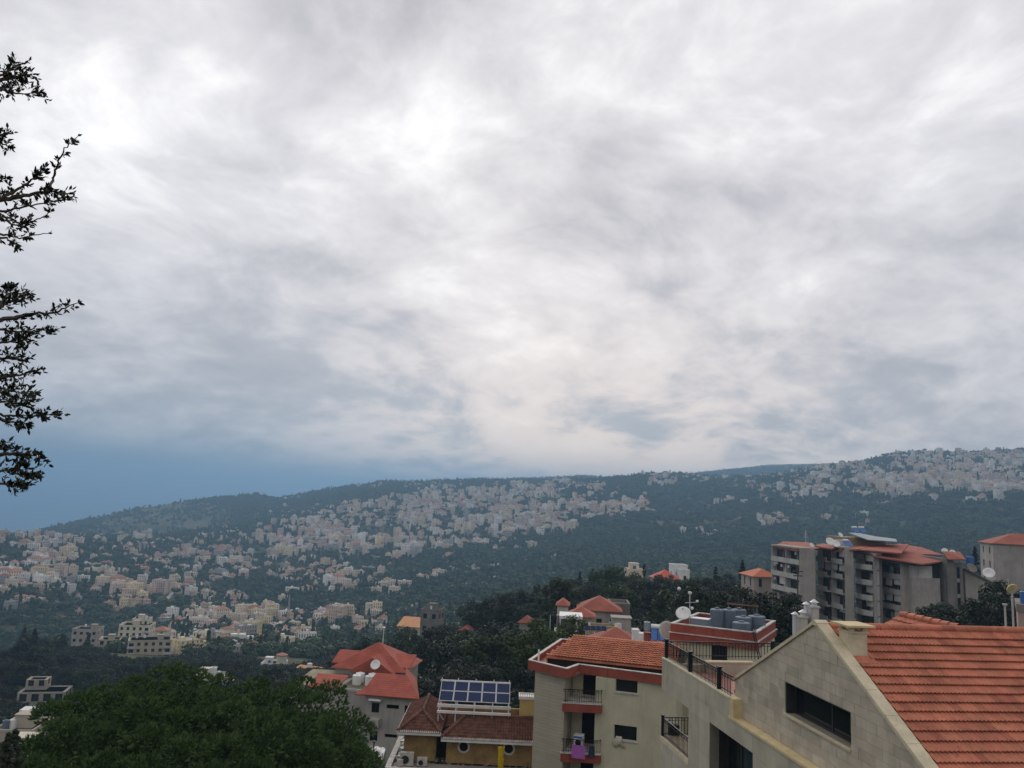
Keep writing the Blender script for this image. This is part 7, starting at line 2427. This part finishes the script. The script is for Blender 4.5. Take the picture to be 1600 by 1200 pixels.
# ------------------------------------------------------------------ evergreen whose branch ends reach in from the left
M_LEAFB = leaf_mat('glossy_leaf', (0.008, 0.011, 0.006), (0.022, 0.028, 0.012), rough=0.4, sss=0.12, scale=2.0)
lt = thing('laurel_oak', 'dark small-leaved tree reaching in from the left edge', 'tree', (-6.6, 6.4, -11.0))
ZBASE[lt.name] = -11.0
LO = Vector((-6.6, 6.4, 0.0))
lr = random.Random(17)
b = MB(); b.tube([(0, 0, -12), (0.1, 0.1, -7), (0.0, 0.2, -3), (0.15, 0.1, 0.5), (0.1, 0.0, 4.2)], [0.26, 0.24, 0.2, 0.16, 0.06], 10); b.build('trunk', M_BARK, lt)
BR = [([(-200, 150), (-60, 128), (0, 126), (24, 118), (38, 118)], 22, 1.9), ([(-60, 128), (0, 140), (30, 146), (56, 146)], 22, 1.6), ([(-60, 128), (0, 118), (20, 106), (36, 100)], 14, 1.2),
      ([(-190, 230), (-60, 215), (0, 212), (14, 206)], 10, 1.0), ([(-60, 215), (0, 224), (14, 228)], 8, 0.9),
      ([(-200, 380), (-80, 335), (0, 312), (45, 305), (75, 298), (108, 302)], 22, 1.5), ([(75, 298), (84, 278), (90, 255), (102, 232), (122, 213)], 7, 0.8), ([(0, 312), (30, 295), (55, 278), (66, 268)], 10, 0.9), ([(-40, 325), (10, 330), (50, 320), (104, 312)], 14, 1.1),
      ([(-80, 335), (0, 335), (30, 348), (55, 345), (80, 331)], 7, 0.7), ([(-80, 340), (0, 340), (22, 352), (40, 350)], 14, 1.3), ([(-80, 360), (0, 366), (30, 372), (76, 365)], 5, 0.7), ([(-40, 365), (10, 372), (30, 384)], 8, 0.9), ([(-60, 300), (0, 285), (8, 276)], 5, 0.7),
      ([(-200, 560), (-80, 510), (0, 500), (40, 492), (85, 488), (122, 473)], 14, 0.9), ([(-60, 505), (0, 480), (20, 468), (40, 462)], 20, 1.5), ([(-60, 505), (0, 515), (40, 518), (78, 516)], 18, 1.4), ([(-60, 530), (0, 535), (25, 535), (40, 530)], 18, 1.5), ([(0, 480), (10, 460), (12, 450)], 10, 1.0),
      ([(-200, 640), (-80, 600), (0, 590), (30, 586), (58, 578)], 20, 1.4), ([(-80, 600), (0, 605), (25, 612), (45, 615)], 20, 1.5), ([(-80, 610), (0, 628), (30, 630), (42, 632)], 22, 1.6), ([(-80, 620), (0, 648), (40, 652), (86, 648)], 20, 1.2), ([(-80, 570), (0, 560), (20, 560), (40, 562)], 16, 1.4), ([(0, 655), (20, 660), (40, 662)], 10, 0.9),
      ([(-200, 760), (-80, 720), (0, 710), (30, 708), (64, 714)], 22, 1.4), ([(-80, 725), (0, 735), (30, 735), (54, 742)], 24, 1.6), ([(-80, 730), (0, 755), (20, 760), (40, 758)], 20, 1.4), ([(0, 700), (6, 692)], 4, 0.6)]
lvs, lfs = [], []


def leaf(p, d, L):
    d = d.normalized()
    s = d.cross(Vector((lr.uniform(-1, 1), lr.uniform(-1, 1), lr.uniform(-1, 1)))).normalized()
    n = d.cross(s)
    k = len(lvs)
    W = L * lr.uniform(0.17, 0.24)
    lvs.extend([p, p + d * L * 0.35 + s * W - n * W * 0.3, p + d * L * 0.7 + s * W * 0.75 - n * W * 0.2, p + d * L, p + d * L * 0.7 - s * W * 0.75 - n * W * 0.2, p + d * L * 0.35 - s * W - n * W * 0.3])
    lfs.append((k, k + 1, k + 2, k + 3)); lfs.append((k, k + 3, k + 4, k + 5))


for bi, (pts, n_tw, dens) in enumerate(BR):
    Y0 = 6.4 + 0.35 * math.sin(bi * 2.4)
    W = []
    for i, (px, py) in enumerate(pts):
        q = at(px, py, Y0 + 0.12 * math.sin(i * 1.7 + bi))
        W.append(q - LO)
    if pts[0][0] <= -190:
        W = [Vector((0.05, 0.1, W[0].z * 0.6 - 0.4))] + W
    fine = []
    for a_, c_ in zip(W, W[1:]):
        for k in range(6):
            fine.append(a_.lerp(c_, k / 6) + Vector((lr.uniform(-1, 1), lr.uniform(-1, 1), lr.uniform(-1, 1))) * 0.008)
    fine.append(W[-1])
    m_ = len(fine)
    r0 = 0.035 if pts[0][0] <= -190 else 0.012
    b = MB(); b.tube(fine, [r0 * (1 - i / m_) + 0.0025 for i in range(m_)], 5); b.build('branch', M_BARK, lt)
    tip = (W[-1] - W[-2]).normalized()
    for k in range(int(n_tw * 2.0)):
        s = lr.uniform(0.30, 1.0) if pts[0][0] > -190 else lr.uniform(0.5, 1.0)
        i = min(int(s * (m_ - 1)), m_ - 2)
        p = fine[i].lerp(fine[i + 1], lr.random())
        dirn = ((fine[i + 1] - fine[i]).normalized() * 0.7 + rvec(lr) * 0.9 + Vector((0, 0, 0.12))).normalized()
        L = lr.uniform(0.03, 0.085) * dens
        q = p + dirn * L
        b = None
        k0 = len(lvs)
        for j in range(lr.randint(4, 7)):
            leaf(p.lerp(q, lr.uniform(0.25, 1.0)), dirn + rvec(lr) * 1.0, lr.uniform(0.026, 0.054))
    for j in range(5):
        leaf(W[-1], tip + rvec(lr) * 0.8, lr.uniform(0.03, 0.05))
me = bpy.data.meshes.new('foliage')
me.from_pydata([(v.x, v.y, v.z + 11.0) for v in lvs], [], lfs)
me.materials.append(M_LEAFB)
obj('foliage', me, lt)
# fir tips in the bottom left corner
for (px, py, Y, s, lab) in ((12, 1240, 38.0, 0.30, 'small fir tip in the bottom left corner'), (3, 1232, 36.0, 0.26, 'second fir tip at the left edge bottom')):
    p = at(px, py, Y)
    plant('conifer', (p.x, p.y, p.z - 0.8), s, 1.0, lab, 'firs in the corner')
